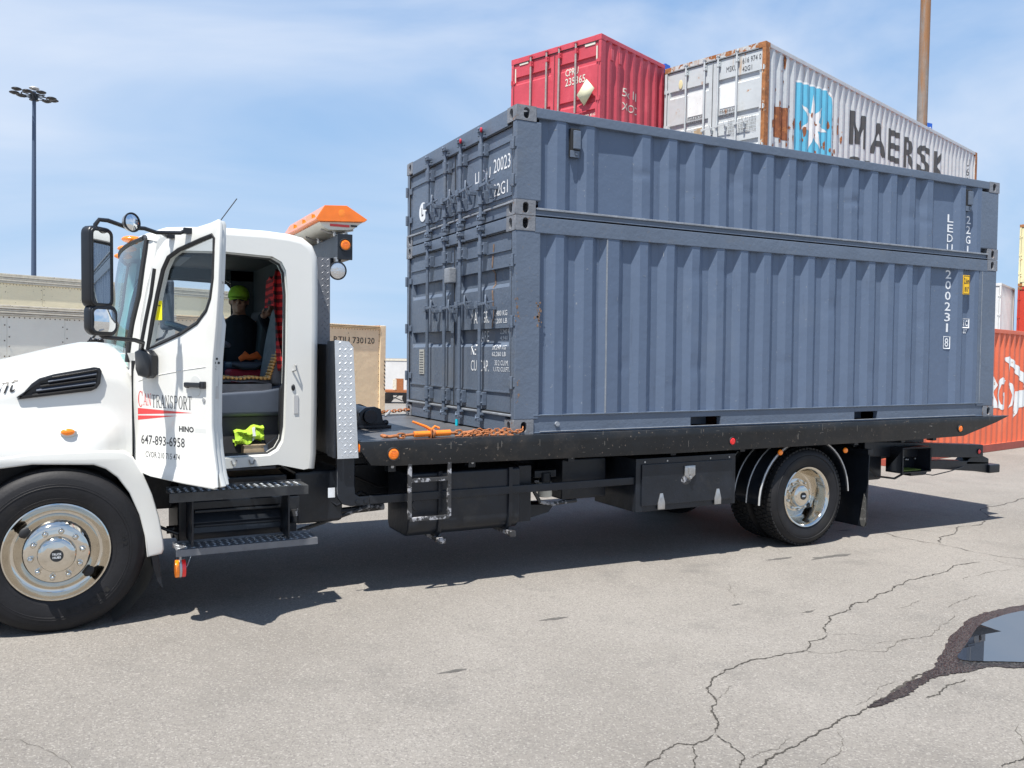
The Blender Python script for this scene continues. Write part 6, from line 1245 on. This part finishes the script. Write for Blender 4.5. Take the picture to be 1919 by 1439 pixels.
# panel: rounded square, lower left tapering, seven-point star
LGO = [(1.26, -.50), (2.62, -.385), (2.74, -.41), (2.84, -.50), (2.88, -.65), (2.88, -1.9), (2.88, -2.2), (1.30, -2.2)]
polydecal(mk, [[(1.225, -.46), (2.62, -.345), (2.78, -.37), (2.90, -.48), (2.93, -.65), (2.93, -2.2), (1.26, -2.2)]], onM(.0045), 'starw', 'logo_border', fm, cm_)
polydecal(mk, [LGO], onM(.006), 'bluec', 'logo_panel', fm, cm_)
scx, scz = 2.06, -1.22; ST = []
for k in range(14):
    a = math.pi / 2 + .12 + 2 * math.pi * k / 14; r = .62 if k % 2 == 0 else .23; ST.append((scx + r * math.cos(a) * .95, scz + r * math.sin(a)))
polydecal(mk, [ST], onM(.008), 'starw', 'logo_star', fm, cm_)
polydecal(mk, [[(3.77 + .91 * a, -1.30 + .77 * c) for a, c in ((0, 0), (0, 1), (.27, 1), (.5, .45), (.73, 1), (1, 1), (1, 0), (.80, 0), (.80, .62), (.60, .08), (.40, .08), (.20, .62), (.20, 0))]], onM(.006), 'logok', 'lettering', fm, cm_)
for ch, u0, u1 in (('A', 4.92, 5.76), ('E', 5.90, 6.60), ('R', 6.86, 7.56), ('S', 7.74, 8.62), ('K', 8.94, 9.56)):
    lettering(mk, ch, u0, -1.30, u1 - u0, .77, onM(.006), 'logok', frame=fm, cuts=cm_, bold=.02)
for ch, u0, u1 in (('S', 3.80, 4.45), ('E', 4.66, 5.30), ('A', 5.45, 6.2), ('L', 6.35, 6.9), ('A', 7.0, 7.8), ('N', 7.9, 8.6), ('D', 8.8, 9.5)):
    lettering(mk, ch, u0, -2.30, u1 - u0, .77, onM(.006), 'logok', frame=fm, cuts=cm_, bold=.02)
lettering(mk, 'U61', 11.45, -1.05, .10, .75, onM(.004), 'logok', frame=fm, cuts=cm_, stack=True)
def onMe(u, v): return Vector((.0175, -u, TOPM + 2.591 + v))
for s_, u, v, w, h in (('MSKU', -.90, -.42, .24, .11), ('616 974 0', -.53, -.33, .42, .11), ('42G1', -.53, -.49, .22, .10)): lettering(mk, s_, u, v, w, h, onMe, 'letterg', frame=fm)
for (ua, ub, va, vb) in ((-1.82, -1.42, -1.16, -.66), (-1.03, -.62, -1.14, -.66)):
    b = MB(); b.add([onMe(a, c) - Vector((.003, 0, 0)) for a, c in ((ua, va), (ub, va), (ub, vb), (ua, vb))], [(0, 1, 2, 3)]); b.build('white_placard', 'starw', mk, smooth=0, frame=fm)
onMf = lambda u, v: onMe(u, v) - Vector((.008, 0, 0))
for u in (-1.82, -1.03): lettering(mk, 'MAERSK', u, -1.24, .41, .07, onMf, 'letterg', frame=fm); lettering(mk, 'SEALAND', u + .02, -1.33, .38, .06, onMf, 'letterg', frame=fm)
for i in range(5):
    for j, w in ((0, .16), (1, .22), (2, .16)): lettering(mk, ('32.500 KG', '71.650 LB', '3.700 KG', '28.800 KG', '67.7 CU.M')[i], -.83 + j * .24, -1.45 - i * .07, w, .045, onMf, 'letterg', frame=fm)
b = MB(); b.ell((.012, 2.02, TOPM + 2.591 - .42), (.004, .05, .10)); b.build('yellow_stain', 'yellowc', mk, frame=fm)
b = MB(); b.box(.006, .016, 1.45, 1.65, TOPM + .95, TOPM + 1.15); b.build('brown_placard', 'tan', mk, frame=fm)
# faded red container
ZR = 5.72
frd = FR(6.27, 8.50, 0, .355)
rd, pr_ = container('container', 'faded red container with diamond hazard placard, on top of its stack', 6.058, 2.591, frd, ZR, m='redc', mcast='redc', mrod='redc', detail=1, postw=.16, cap=0, rods=(.62, 1.06, 1.40, 1.84), recs=((ZR + .55, ZR + .68), (ZR + 1.0, ZR + 1.12), (ZR + 1.28, ZR + 1.38), (ZR + 2.05, ZR + 2.18)), group='stacked containers behind the truck')
TR = ZR + 2.591
onR = lambda u, v: Vector((.016, -u, TR + v))
for y_ in (.62, 1.06, 1.40, 1.84): b = MB(); b.cyl((-.035, y_, TR - 2.4), (-.035, y_, TR - .03), .022, n=10); b.build('bare_rod', 'galv', rd, frame=frd)
for s_, u, v, w, h in (('CPRU', -.92, -.68, .34, .15), ('235365', -.92, -.88, .52, .16), ('MAX. GROSS', -.92, -1.62, .30, .05), ('30.480 KG', -.55, -1.60, .42, .05), ('67.200 LB', -.55, -1.68, .42, .05), ('TARE', -.92, -1.75, .2, .05)): lettering(rd, s_, u, v, w, h, onR, 'cream', frame=frd, bold=.01)
onRs = lambda u, v: Vector((u, interp(pr_, u) - .006, TR + v))
lettering(rd, '5x11', .80, -1.05, .52, .17, onRs, 'cream', frame=frd, cuts=xf(pr_)); lettering(rd, 'XIOC', .80, -1.33, .55, .16, onRs, 'cream', frame=frd, cuts=xf(pr_))
M['placard'] = mat('cream_placard', (.62, .60, .42), .5)
b = MB(); pc = Vector((-.045, .335, TR - 1.12)); b.add([pc + Vector((0, .22, -.02)), pc + Vector((0, .03, -.27)), pc + Vector((0, -.22, .04)), pc + Vector((0, -.02, .26))], [(0, 1, 2, 3)]); pl = b.build('hazard_placard', 'placard', rd, frame=frd); so = pl.modifiers.new('t', 'SOLIDIFY'); so.thickness = .01
b = MB(); b.add([pc + Vector((-.008, .15, .02)), pc + Vector((-.008, .14, .01)), pc + Vector((-.008, -.13, .06)), pc + Vector((-.008, -.13, .075))], [(0, 1, 2, 3)]); b.add([pc + Vector((-.008, .06, -.14)), pc + Vector((-.008, .05, -.155)), pc + Vector((-.008, -.10, -.08)), pc + Vector((-.008, -.10, -.065))], [(0, 1, 2, 3)]); b.build('placard_line', 'letterg', pl, frame=frd)
for (ya, yb, za, zb2) in ((.16, .42, -.18, -.13), (1.95, 2.2, -.17, -.12), (.10, .13, -.50, -.22), (2.30, 2.33, -.52, -.22)): b = MB(); b.box(.010, .0195, ya, yb, TR + za, TR + zb2); b.build('reflective_strip', 'cream', rd, frame=frd)
b = MB(); b.box(2.36, 2.56, -.01, .10, TR - .17, TR + .03); b.tube([(2.45, -.01, TR - .1), (2.47, -.03, TR - .25), (2.5, -.01, TR - .3)], .03, 6); b.build('blue_strap', 'sign', rd, frame=frd)
for xv in (.33, .62): b = MB(); b.box(xv, xv + .10, -.01, .03, TR - .45, TR - .22); b.build('side_vent', 'redc', rd, bevel=.01, frame=frd)
for zz, hh, mm, lab in ((2.90, 2.815, 'whitec', 'white container under the faded red one'), (0, 2.896, 'redc', 'red container at the foot of the stack under a white one')): stackbox('container', lab, 6.058, hh, frd, zz, mm, group='stacked containers behind the truck')
# orange container at right with white lettering
oc, oth = (9.6, 4.198), .217; fo_ = FR(oc[0], oc[1], 0, oth); dx = math.hypot(11.329 - 9.6, 4.5808 - 4.198)
og, po = container('container', 'orange-red container with white painted letters, standing on the ground behind the truck tail', 12.192, 2.591, fo_, 0, m='orangec', mcast='orangedk', mrod='orangec', detail=1, postw=.16, cap=0, lower=.16, group='stacked containers behind the truck')
b = MB(); b.box(.18, 12.0, -.004, .05, .01, .155); b.build('bottom_rail', 'orangedk', og, frame=fo_, label='darker red bottom rail')
onO = lambda u, v: Vector((u + dx, interp(po, u + dx) - .006, v)); co = [c - dx for c in xf(po)]
for P_ in ([(2.55, 1.62), (2.95, 1.56), (3.03, 1.40), (2.93, 1.25), (3.08, .92), (2.95, .92), (2.78, 1.2), (2.70, 1.2), (2.74, .95), (2.6, .95)],
           [(3.54, 1.50), (3.30, 1.57), (3.10, 1.42), (3.04, 1.19), (3.12, .95), (3.30, .87), (3.52, .88), (3.52, 1.24), (3.33, 1.24), (3.33, 1.17), (3.43, 1.16), (3.42, .97), (3.28, .99), (3.20, 1.18), (3.28, 1.42), (3.46, 1.42)],
           [(3.62, 1.50), (3.78, 1.38), (3.86, 1.18), (3.82, .98), (3.70, .86), (3.86, .95), (3.96, 1.12), (3.95, 1.30), (3.84, 1.44)],
           [(3.42, 1.98), (3.62, 2.02), (3.80, 1.98), (3.97, 1.90), (4.2, 1.80), (4.48, 1.66), (4.9, 1.4), (4.9, 1.15), (4.5, 1.42), (4.16, 1.60), (3.86, 1.78), (3.72, 1.86), (3.66, 1.68), (3.60, 1.86)],
           [(4.9, 1.30), (4.51, 1.29), (4.09, 1.26), (4.06, .98), (3.98, .63), (4.10, .72), (4.23, .88), (4.55, .92), (4.9, .9)]):
    polydecal(og, [P_], onO, 'starw', 'white_lettering', fo_, co)
# second row far right: white, red and pale yellow containers
fw_ = FR(30.05, 15.31, 0, .40)
wc, _ = container('container', 'white container beside the bright red one in the far stack', 2.99, 2.591, fw_, 2.61, m='whitec', mcast='whitec', mrod='whitec', detail=1, postw=.16, cap=0, group='far containers at the right edge')
stackbox('container', 'white container on the ground under another white one', 2.99, 2.591, fw_, 0, 'whitec', detail=0, group='far containers at the right edge')
fy_ = FR(32.9, 13.65, 0, .30)
for zz, mm, lab, mc in ((5.22, 'yellowc', 'pale yellow container with rusty corners, highest in the far stack', 'rustp'), (2.61, 'red2', 'bright red container under the pale yellow one', 'rustp'), (0, 'orangec', 'orange container at the foot of the far stack', 'orangec')):
    container('container', lab, 6.058, 2.591, fy_, zz, m=mm, mcast=mc, mrod=mm, detail=1, postw=.16, cap=0, group='far containers at the right edge')
# riveted trailers and containers behind the cab
M['rivetgrey'] = mat('grey_white_riveted_sheet', (0.80, 0.78, 0.68), 0.55, var=0.06, vscale=1.2, bump=0.012, bscale=1.6, dirt=((0.82, 0.82, 0.77), 0.3, 1.5))
M['creamt'] = mat('cream_yellow_sheet', (0.90, 0.79, 0.54), 0.55, var=0.08, vscale=1.0, bump=0.012, bscale=1.2, dirt=((0.74, 0.62, 0.38), 0.3, 2), spots=((0.20, 0.12, 0.06), 0.02, 12))
M['rivet'] = mat('dark_rivet', (0.12, 0.10, 0.07), 0.6)
M['tanc'] = mat('tan_riveted_sheet', (0.88, 0.70, 0.46), 0.55, var=0.08, vscale=2, bump=0.01, bscale=2.5, dirt=((0.78, 0.58, 0.36), 0.35, 2.5), streak=((0.55, 0.36, 0.18), 0.14, 5))
M['railb'] = mat('weathered_beige_rail', (0.66, 0.61, 0.50), 0.6, var=0.15, vscale=8, spots=((0.14, 0.08, 0.04), 0.1, 20))
def riveted(nm, lab, cat, fr, L, H, m, zb=0.0, rail=.30, seams=(), rail_m='railb', Wd=2.438, postx=None, double=True, wheels=False, group=None, pitch=.18):
    t = thing(nm, lab, cat, (L / 2, Wd / 2, 0 if wheels else zb), fr, group)
    sx = [0] + list(seams) + [L]
    for i, (xa, xb) in enumerate(zip(sx, sx[1:])):
        b = MB(); b.box(xa + .002, xb - .002, .02 + .002 * (i % 2), .06, zb + .15, zb + H - rail); b.build('side_sheet', m, t, frame=fr)
    b = MB()
    for k in range(5):
        z = zb + H - rail + rail * k / 5; b.box(0, L, -.012 - .014 * (k % 2), .06, z + .004, z + rail / 5 - .006)
    b.build('top_rail', rail_m, t, frame=fr, bevel=.004)
    b = MB(); b.box(0, L, -.01, .06, zb, zb + .15); b.build('bottom_rail', rail_m, t, frame=fr)
    b = MB(); b.box(0.01, L - .01, .06, Wd - .0, zb + .01, zb + H - .015); b.build('body', m, t, frame=fr)
    if seams:
        b = MB()
        for i, x in enumerate(seams):
            offs = (-.04, .04) if double else (0,)
            for o_ in offs:
                z = zb + .2
                while z < zb + H - rail - .03:
                    b.add([(x + o_ - .011, .017, z - .011), (x + o_ + .011, .017, z - .011), (x + o_ + .011, .017, z + .011), (x + o_ - .011, .017, z + .011), (x + o_, .008, z)], [(0, 1, 4), (1, 2, 4), (2, 3, 4), (3, 0, 4)]); z += pitch * (1 if o_ > 0 or not double else 1.6)
        z = zb + H - rail - .03; x = .05
        while x < L: b.add([(x - .01, .017, z - .01), (x + .01, .017, z - .01), (x + .01, .017, z + .01), (x - .01, .017, z + .01), (x, .008, z)], [(0, 1, 4), (1, 2, 4), (2, 3, 4), (3, 0, 4)]); x += .09
        o = b.build('rivets', 'rivet', t, frame=fr, smooth=0); o['kind'] = 'stuff'
    if wheels:
        for x in (1.5, 2.8, L - 1.4, L - 2.7):
            for y in (.25, Wd - .25): b = MB(); b.cyl((x, y - .12, .5), (x, y + .12, .5), .5, n=24); b.build('wheel', 'tyre', t, frame=fr, bevel=.03)
        b = MB(); b.box(.5, L - .2, .6, Wd - .6, .75, zb - .002); b.build('chassis', 'black', t, frame=fr)
    return t
TH = .393; ux, uy = math.cos(TH), math.sin(TH)
def along(p, s_): return (p[0] + ux * s_, p[1] + uy * s_)
p0 = along((-4.27, 12.21), -8.0)
gcn = riveted('shipping_container', 'long grey-white riveted container on the ground behind the truck hood', 'container', FR(p0[0], p0[1], 0, TH), 11.4, 2.591, 'rivetgrey', rail=.20, seams=[.98 + 1.02 * i for i in range(11) if .98 + 1.02 * i < 11.3])
p0 = along((-5.07, 24.4), -10)
riveted('box_trailer', 'tall cream box trailer behind the grey-white riveted container', 'trailer', FR(p0[0], p0[1], 0, TH - .02), 17.8, 2.95, 'creamt', zb=1.15, rail=.30, seams=[1.0 + 1.45 * i for i in range(11)], wheels=True)
p0 = along((4.42, 15.99), -6.058)
fr_t = FR(p0[0], p0[1], 0, TH)
tn = riveted('tan_container', 'tan riveted container marked RTIU 730120 seen between cab and grey container', 'container', fr_t, 5.85, 2.591, 'tanc', rail=.09, seams=[.6 + 1.05 * i for i in range(5)] + [5.84], double=False, rail_m='tanc')
b = MB(); b.box(5.86, 6.058, -.01, .2, 0, 2.60); b.build('corner_post', 'tanc', tn, frame=fr_t, bevel=.01)
for z_ in [0.9 + .105 * i for i in range(8)]: b = MB(); b.add([(6.0, -.013, z_), (6.055, -.013, z_ - .05), (6.055, -.013, z_ - .01), (6.0, -.013, z_ + .04)], [(0, 1, 2, 3)]); b.build('hazard_stripe', 'letterk', tn, frame=fr_t, smooth=0)
onT = lambda u, v: Vector((u, .012, v))
lettering(tn, 'RTIU', 6.058 - 1.73, 2.591 - .48, .51, .15, onT, 'letterk', frame=fr_t); lettering(tn, '730120', 6.058 - 1.12, 2.591 - .49, .74, .16, onT, 'letterk', frame=fr_t)
b = MB(); b.box(5.83, 6.058, .0, 2.438, 2.55, 2.60); b.build('top_cap', 'rustp', tn, frame=fr_t)
# small dark bracket fixed to the grey-white container above the hood
b = MB(); P_ = [(6.72 + .02 * i, 0) for i in range(2)]
bkx = 8.0
# the bracket: small black lamp frame standing in front of the riveted container
lf = thing('clamp_stand', 'small black metal frame with clamps standing in front of the grey-white riveted container', 'frame', (-2.72, 10.62, 0), I4)
b = MB(); b.tube([(-2.84, 10.66, 0), (-2.84, 10.66, 1.94), (-2.80, 10.64, 2.0)], .018, 6); b.tube([(-2.62, 10.54, 0), (-2.62, 10.54, 1.96)], .018, 6); b.bar((-2.86, 10.66, 1.93), (-2.60, 10.53, 1.93), .03, .03); b.build('post', 'plastic', lf, frame=I4)
b = MB(); b.ell((-2.76, 10.6, 1.96), (.06, .05, .035)); b.ell((-2.66, 10.56, 1.96), (.05, .05, .03)); b.bar((-2.78, 10.62, 1.99), (-2.74, 10.6, 2.05), .03, .03); b.bar((-2.64, 10.55, 1.96), (-2.60, 10.53, 2.02), .03, .03); b.ell((-2.73, 10.6, 1.87), (.03, .03, .04)); b.build('clamp', 'plastic', lf, frame=I4)
# high light mast
M['mast'] = mat('dark_blue_grey_pole', (.07, .10, .16), .45, metal=.2)
mx0, my0 = -6.18, 80.97
ml = thing('light_mast', 'tall slim lighting mast with ring of dark floodlights, far left', 'light mast', (mx0, my0, 0), I4)
b = MB(); b.tube([(mx0, my0, 0), (mx0, my0, 24.7)], .22, 12, radii=[.24, .15]); b.build('pole', 'mast', ml, frame=I4)
b = MB(); b.tube([(mx0 + 1.0 * math.cos(a), my0 + 1.0 * math.sin(a), 24.3 - .12 * math.cos(a)) for a in [2 * math.pi * k / 16 for k in range(16)]], .05, 6, closed=True); b.cyl((mx0, my0, 23.9), (mx0, my0, 24.5), .32, n=12)
for k in range(4): a = math.pi * k / 4; b.bar((mx0 - 1.2 * math.cos(a), my0 - 1.2 * math.sin(a), 24.3), (mx0 + 1.2 * math.cos(a), my0 + 1.2 * math.sin(a), 24.3), .07, .07)
b.build('lamp_ring', 'plastic', ml, frame=I4)
for k in range(9):
    a = 2 * math.pi * (k + .3) / 9; c = (mx0 + 1.55 * math.cos(a), my0 + 1.4 * math.sin(a), 24.35 + .1 * math.sin(3 * k) - .35 * math.cos(a) * .4)
    b = MB(); b.ell(c, (.42, .42, .12), 14, 8); b.ell((c[0], c[1], c[2] - .08), (.26, .26, .08), 12, 6); b.build('floodlight', 'plastic', ml, frame=I4)
b = MB(); b.ell((mx0, my0, 24.98), (.42, .42, .16), 16, 8); b.build('mast_cap', 'silver', ml, frame=I4)
# rusty pole with blue sign
M['rustpole'] = mat('rust_stained_pole', (.20, .17, .15), .6, var=.15, vscale=4, streak=((.24, .115, .045), .75, 2.2))
px0, py0 = 21.84, 12.97
rp = thing('rusty_pole', 'thick rust-stained steel pole rising out of frame behind the containers', 'pole', (px0, py0, 0), I4)
b = MB(); b.tube([(px0, py0, 0), (px0, py0, 22)], .19, 20, radii=[.172, .15]); b.build('pole', 'rustpole', rp, frame=I4)
b = MB(); q0 = Vector((px0 + .02, py0 - .20, 9.55)); b.box(q0.x, q0.x + .22, q0.y - .01, q0.y + .01, 9.45, 9.80); sg = b.build('row_sign', 'sign', rp, frame=I4)
lettering(rp, 'G', q0.x + .05, 9.50, .12, .18, lambda u, v: Vector((u, q0.y - .0125, v)), 'starw', frame=I4, bold=.02)
# far orange trailer chassis and white wall
fy0 = Vector((8.0, 24.6, 0)); fr_m = FR(7.35, 24.9, 0, TH - .9)
tr = thing('flat_trailer', 'small rusty orange flat trailer far behind, in the gap beside the tan container', 'trailer', (.5, .4, 0), fr_m)
b = MB(); b.box(0, 1.25, 0, .9, .42, .50); b.build('trailer_bed', 'rustchain', tr, frame=fr_m)
b = MB(); b.box(.52, .82, .0, .08, .50, .95); b.build('winch_post', 'rustchain', tr, frame=fr_m); b = MB(); b.box(.42, .56, -.01, .05, .52, .92); b.build('grey_plate', 'railb', tr, frame=fr_m)
for x_ in (.22, 1.0): b = MB(); b.cyl((x_, -.06, .21), (x_, .12, .21), .21, n=18); b.cyl((x_, -.07, .21), (x_, -.05, .21), .09, n=12); b.build('wheel', 'tyre', tr, frame=fr_m)
b = MB(); b.bar((.3, 0, .3), (.8, 0, .1), .03, .03); b.bar((.35, 0, .1), (.75, 0, .38), .03, .03); b.box(.15, 1.1, .0, .9, .3, .42); b.build('undergear', 'black', tr, frame=fr_m)
b = MB(); b.box(-.45, -.1, -.3, -.2, .98, 1.42); b.build('trailer_mudguard', 'rustchain', tr, frame=fr_m); b = MB(); b.box(-.3, -.26, -.26, -.22, 0, 1.0); b.build('mudguard_post', 'black', tr, frame=fr_m)
ww = FR(9.2, 31.3, 0, TH - .85)
wb = thing('low_white_box', 'low white storage box with grey lid edge beyond the orange trailer', 'storage box', (1.5, .5, 0), ww)
b = MB(); b.box(-1.0, 3.2, 0, 1.2, 0, 1.60); b.build('box_side', 'whitec', wb, frame=ww)
b = MB(); b.box(-1.02, 3.22, -.02, 1.22, 1.60, 1.67); b.build('box_rim', 'railb', wb, frame=ww)
# scuffs and scratches along the grey container side (own shapes, on the raised ribs)
R_ = random.Random(77)
for par_, pf, zlo, zhi, n_ in ((lo, profL, .2, 1.55, 46), (up, profU, 1.85, 2.45, 30)):
    b = MB(); ribs = LF if par_ is lo else UF
    for _ in range(n_):
        a_, c_ = R_.choice(ribs); x_ = R_.uniform(a_ - .03, c_); z_ = R_.uniform(zlo, zhi); w_ = R_.uniform(.004, .03); h_ = R_.uniform(.0015, .006)
        if R_.random() < .4: w_, h_ = R_.uniform(.0015, .004), R_.uniform(.01, .07)
        k_ = R_.uniform(-.4, .4) * w_
        if x_ + w_ > c_: x_ = c_ - w_
        b.add([(x_, interp(pf, x_) - .0022, z_), (x_ + w_, interp(pf, x_ + w_) - .0022, z_ + k_), (x_ + w_ * .8, interp(pf, x_ + w_ * .8) - .0022, z_ + k_ + h_), (x_, interp(pf, x_) - .0022, z_ + h_ * .6)], [(0, 1, 2, 3)])
    o = b.build('scuffs', 'lip', par_, smooth=0); o['kind'] = 'stuff'
# stains on the yard
M['stain'] = mat('oil_stain', (0.085, 0.080, 0.074), 0.8, var=0.35, vscale=14)
for i, (sx_, sy_, sr_) in enumerate(((3.05, -.42, .16), (2.6, -.30, .09), (1.2, -1.25, .035), (1.56, -1.6, .03), (-1.2, -1.6, .05), (-.2, -1.0, .06), (5.6, -1.6, .09), (4.2, .4, .07))):
    P_ = [(sx_ + sr_ * R_.uniform(.5, 1.4) * 1.6 * math.cos(a), sy_ + sr_ * R_.uniform(.3, 1.0) * .5 * math.sin(a)) for a in [2 * math.pi * k / 16 for k in range(16)]]
    MB().mesh(shape2d([smoothpoly(P_, 2, sr_ * .03, i)]), lambda v: Vector((v.x, v.y, .0013 + .0001 * i))).build('stain', 'stain', ground, smooth=0)
# hoses, bolts and brackets under the deck
for i, P_ in enumerate(([(-1.2, .62, -.30), (-.9, .60, -.44), (-.3, .72, -.40), (.5, .70, -.46), (1.2, .72, -.38)], [(.15, .45, -.30), (.30, .40, -.46), (.55, .42, -.34), (.9, .5, -.42)], [(2.4, .5, -.40), (2.55, .45, -.52), (2.8, .5, -.44)], [(4.2, .3, -.35), (4.5, .25, -.62), (4.9, .35, -.68), (5.3, .4, -.58)], [(-1.55, .3, -.35), (-1.35, .25, -.50), (-1.15, .3, -.42), (-1.0, .4, -.50)], [(-2.7, .4, -.35), (-2.6, .3, -.55), (-2.45, .28, -.62)])):
    MB().tube(P_, .012, 6).build('hose', 'plastic', truck)
for x_ in (-1.0, -.35, .55, 1.6, 2.4, 3.9, 4.6, 5.1):
    b = MB(); b.box(x_ - .03, x_ + .03, .02, .10, -.24, -.17); b.build('rail_gusset', 'black', truck, bevel=.004)
    for dz in (-.20,): b = MB(); b.cyl((x_, .022, dz), (x_, .008, dz), .013, n=6); b.build('bolt', 'steel', truck)
for x_ in (1.26, 1.50, 1.98, 2.20): b = MB(); b.cyl((x_, -.020, -.275), (x_, -.026, -.275), .008, n=8); b.build('rivet', 'steel', truck)
b = MB(); b.cyl((-.80, .05, -.50), (-.80, .012, -.50), .045, n=16); b.build('filler_cap', 'black', tank, bevel=.004)
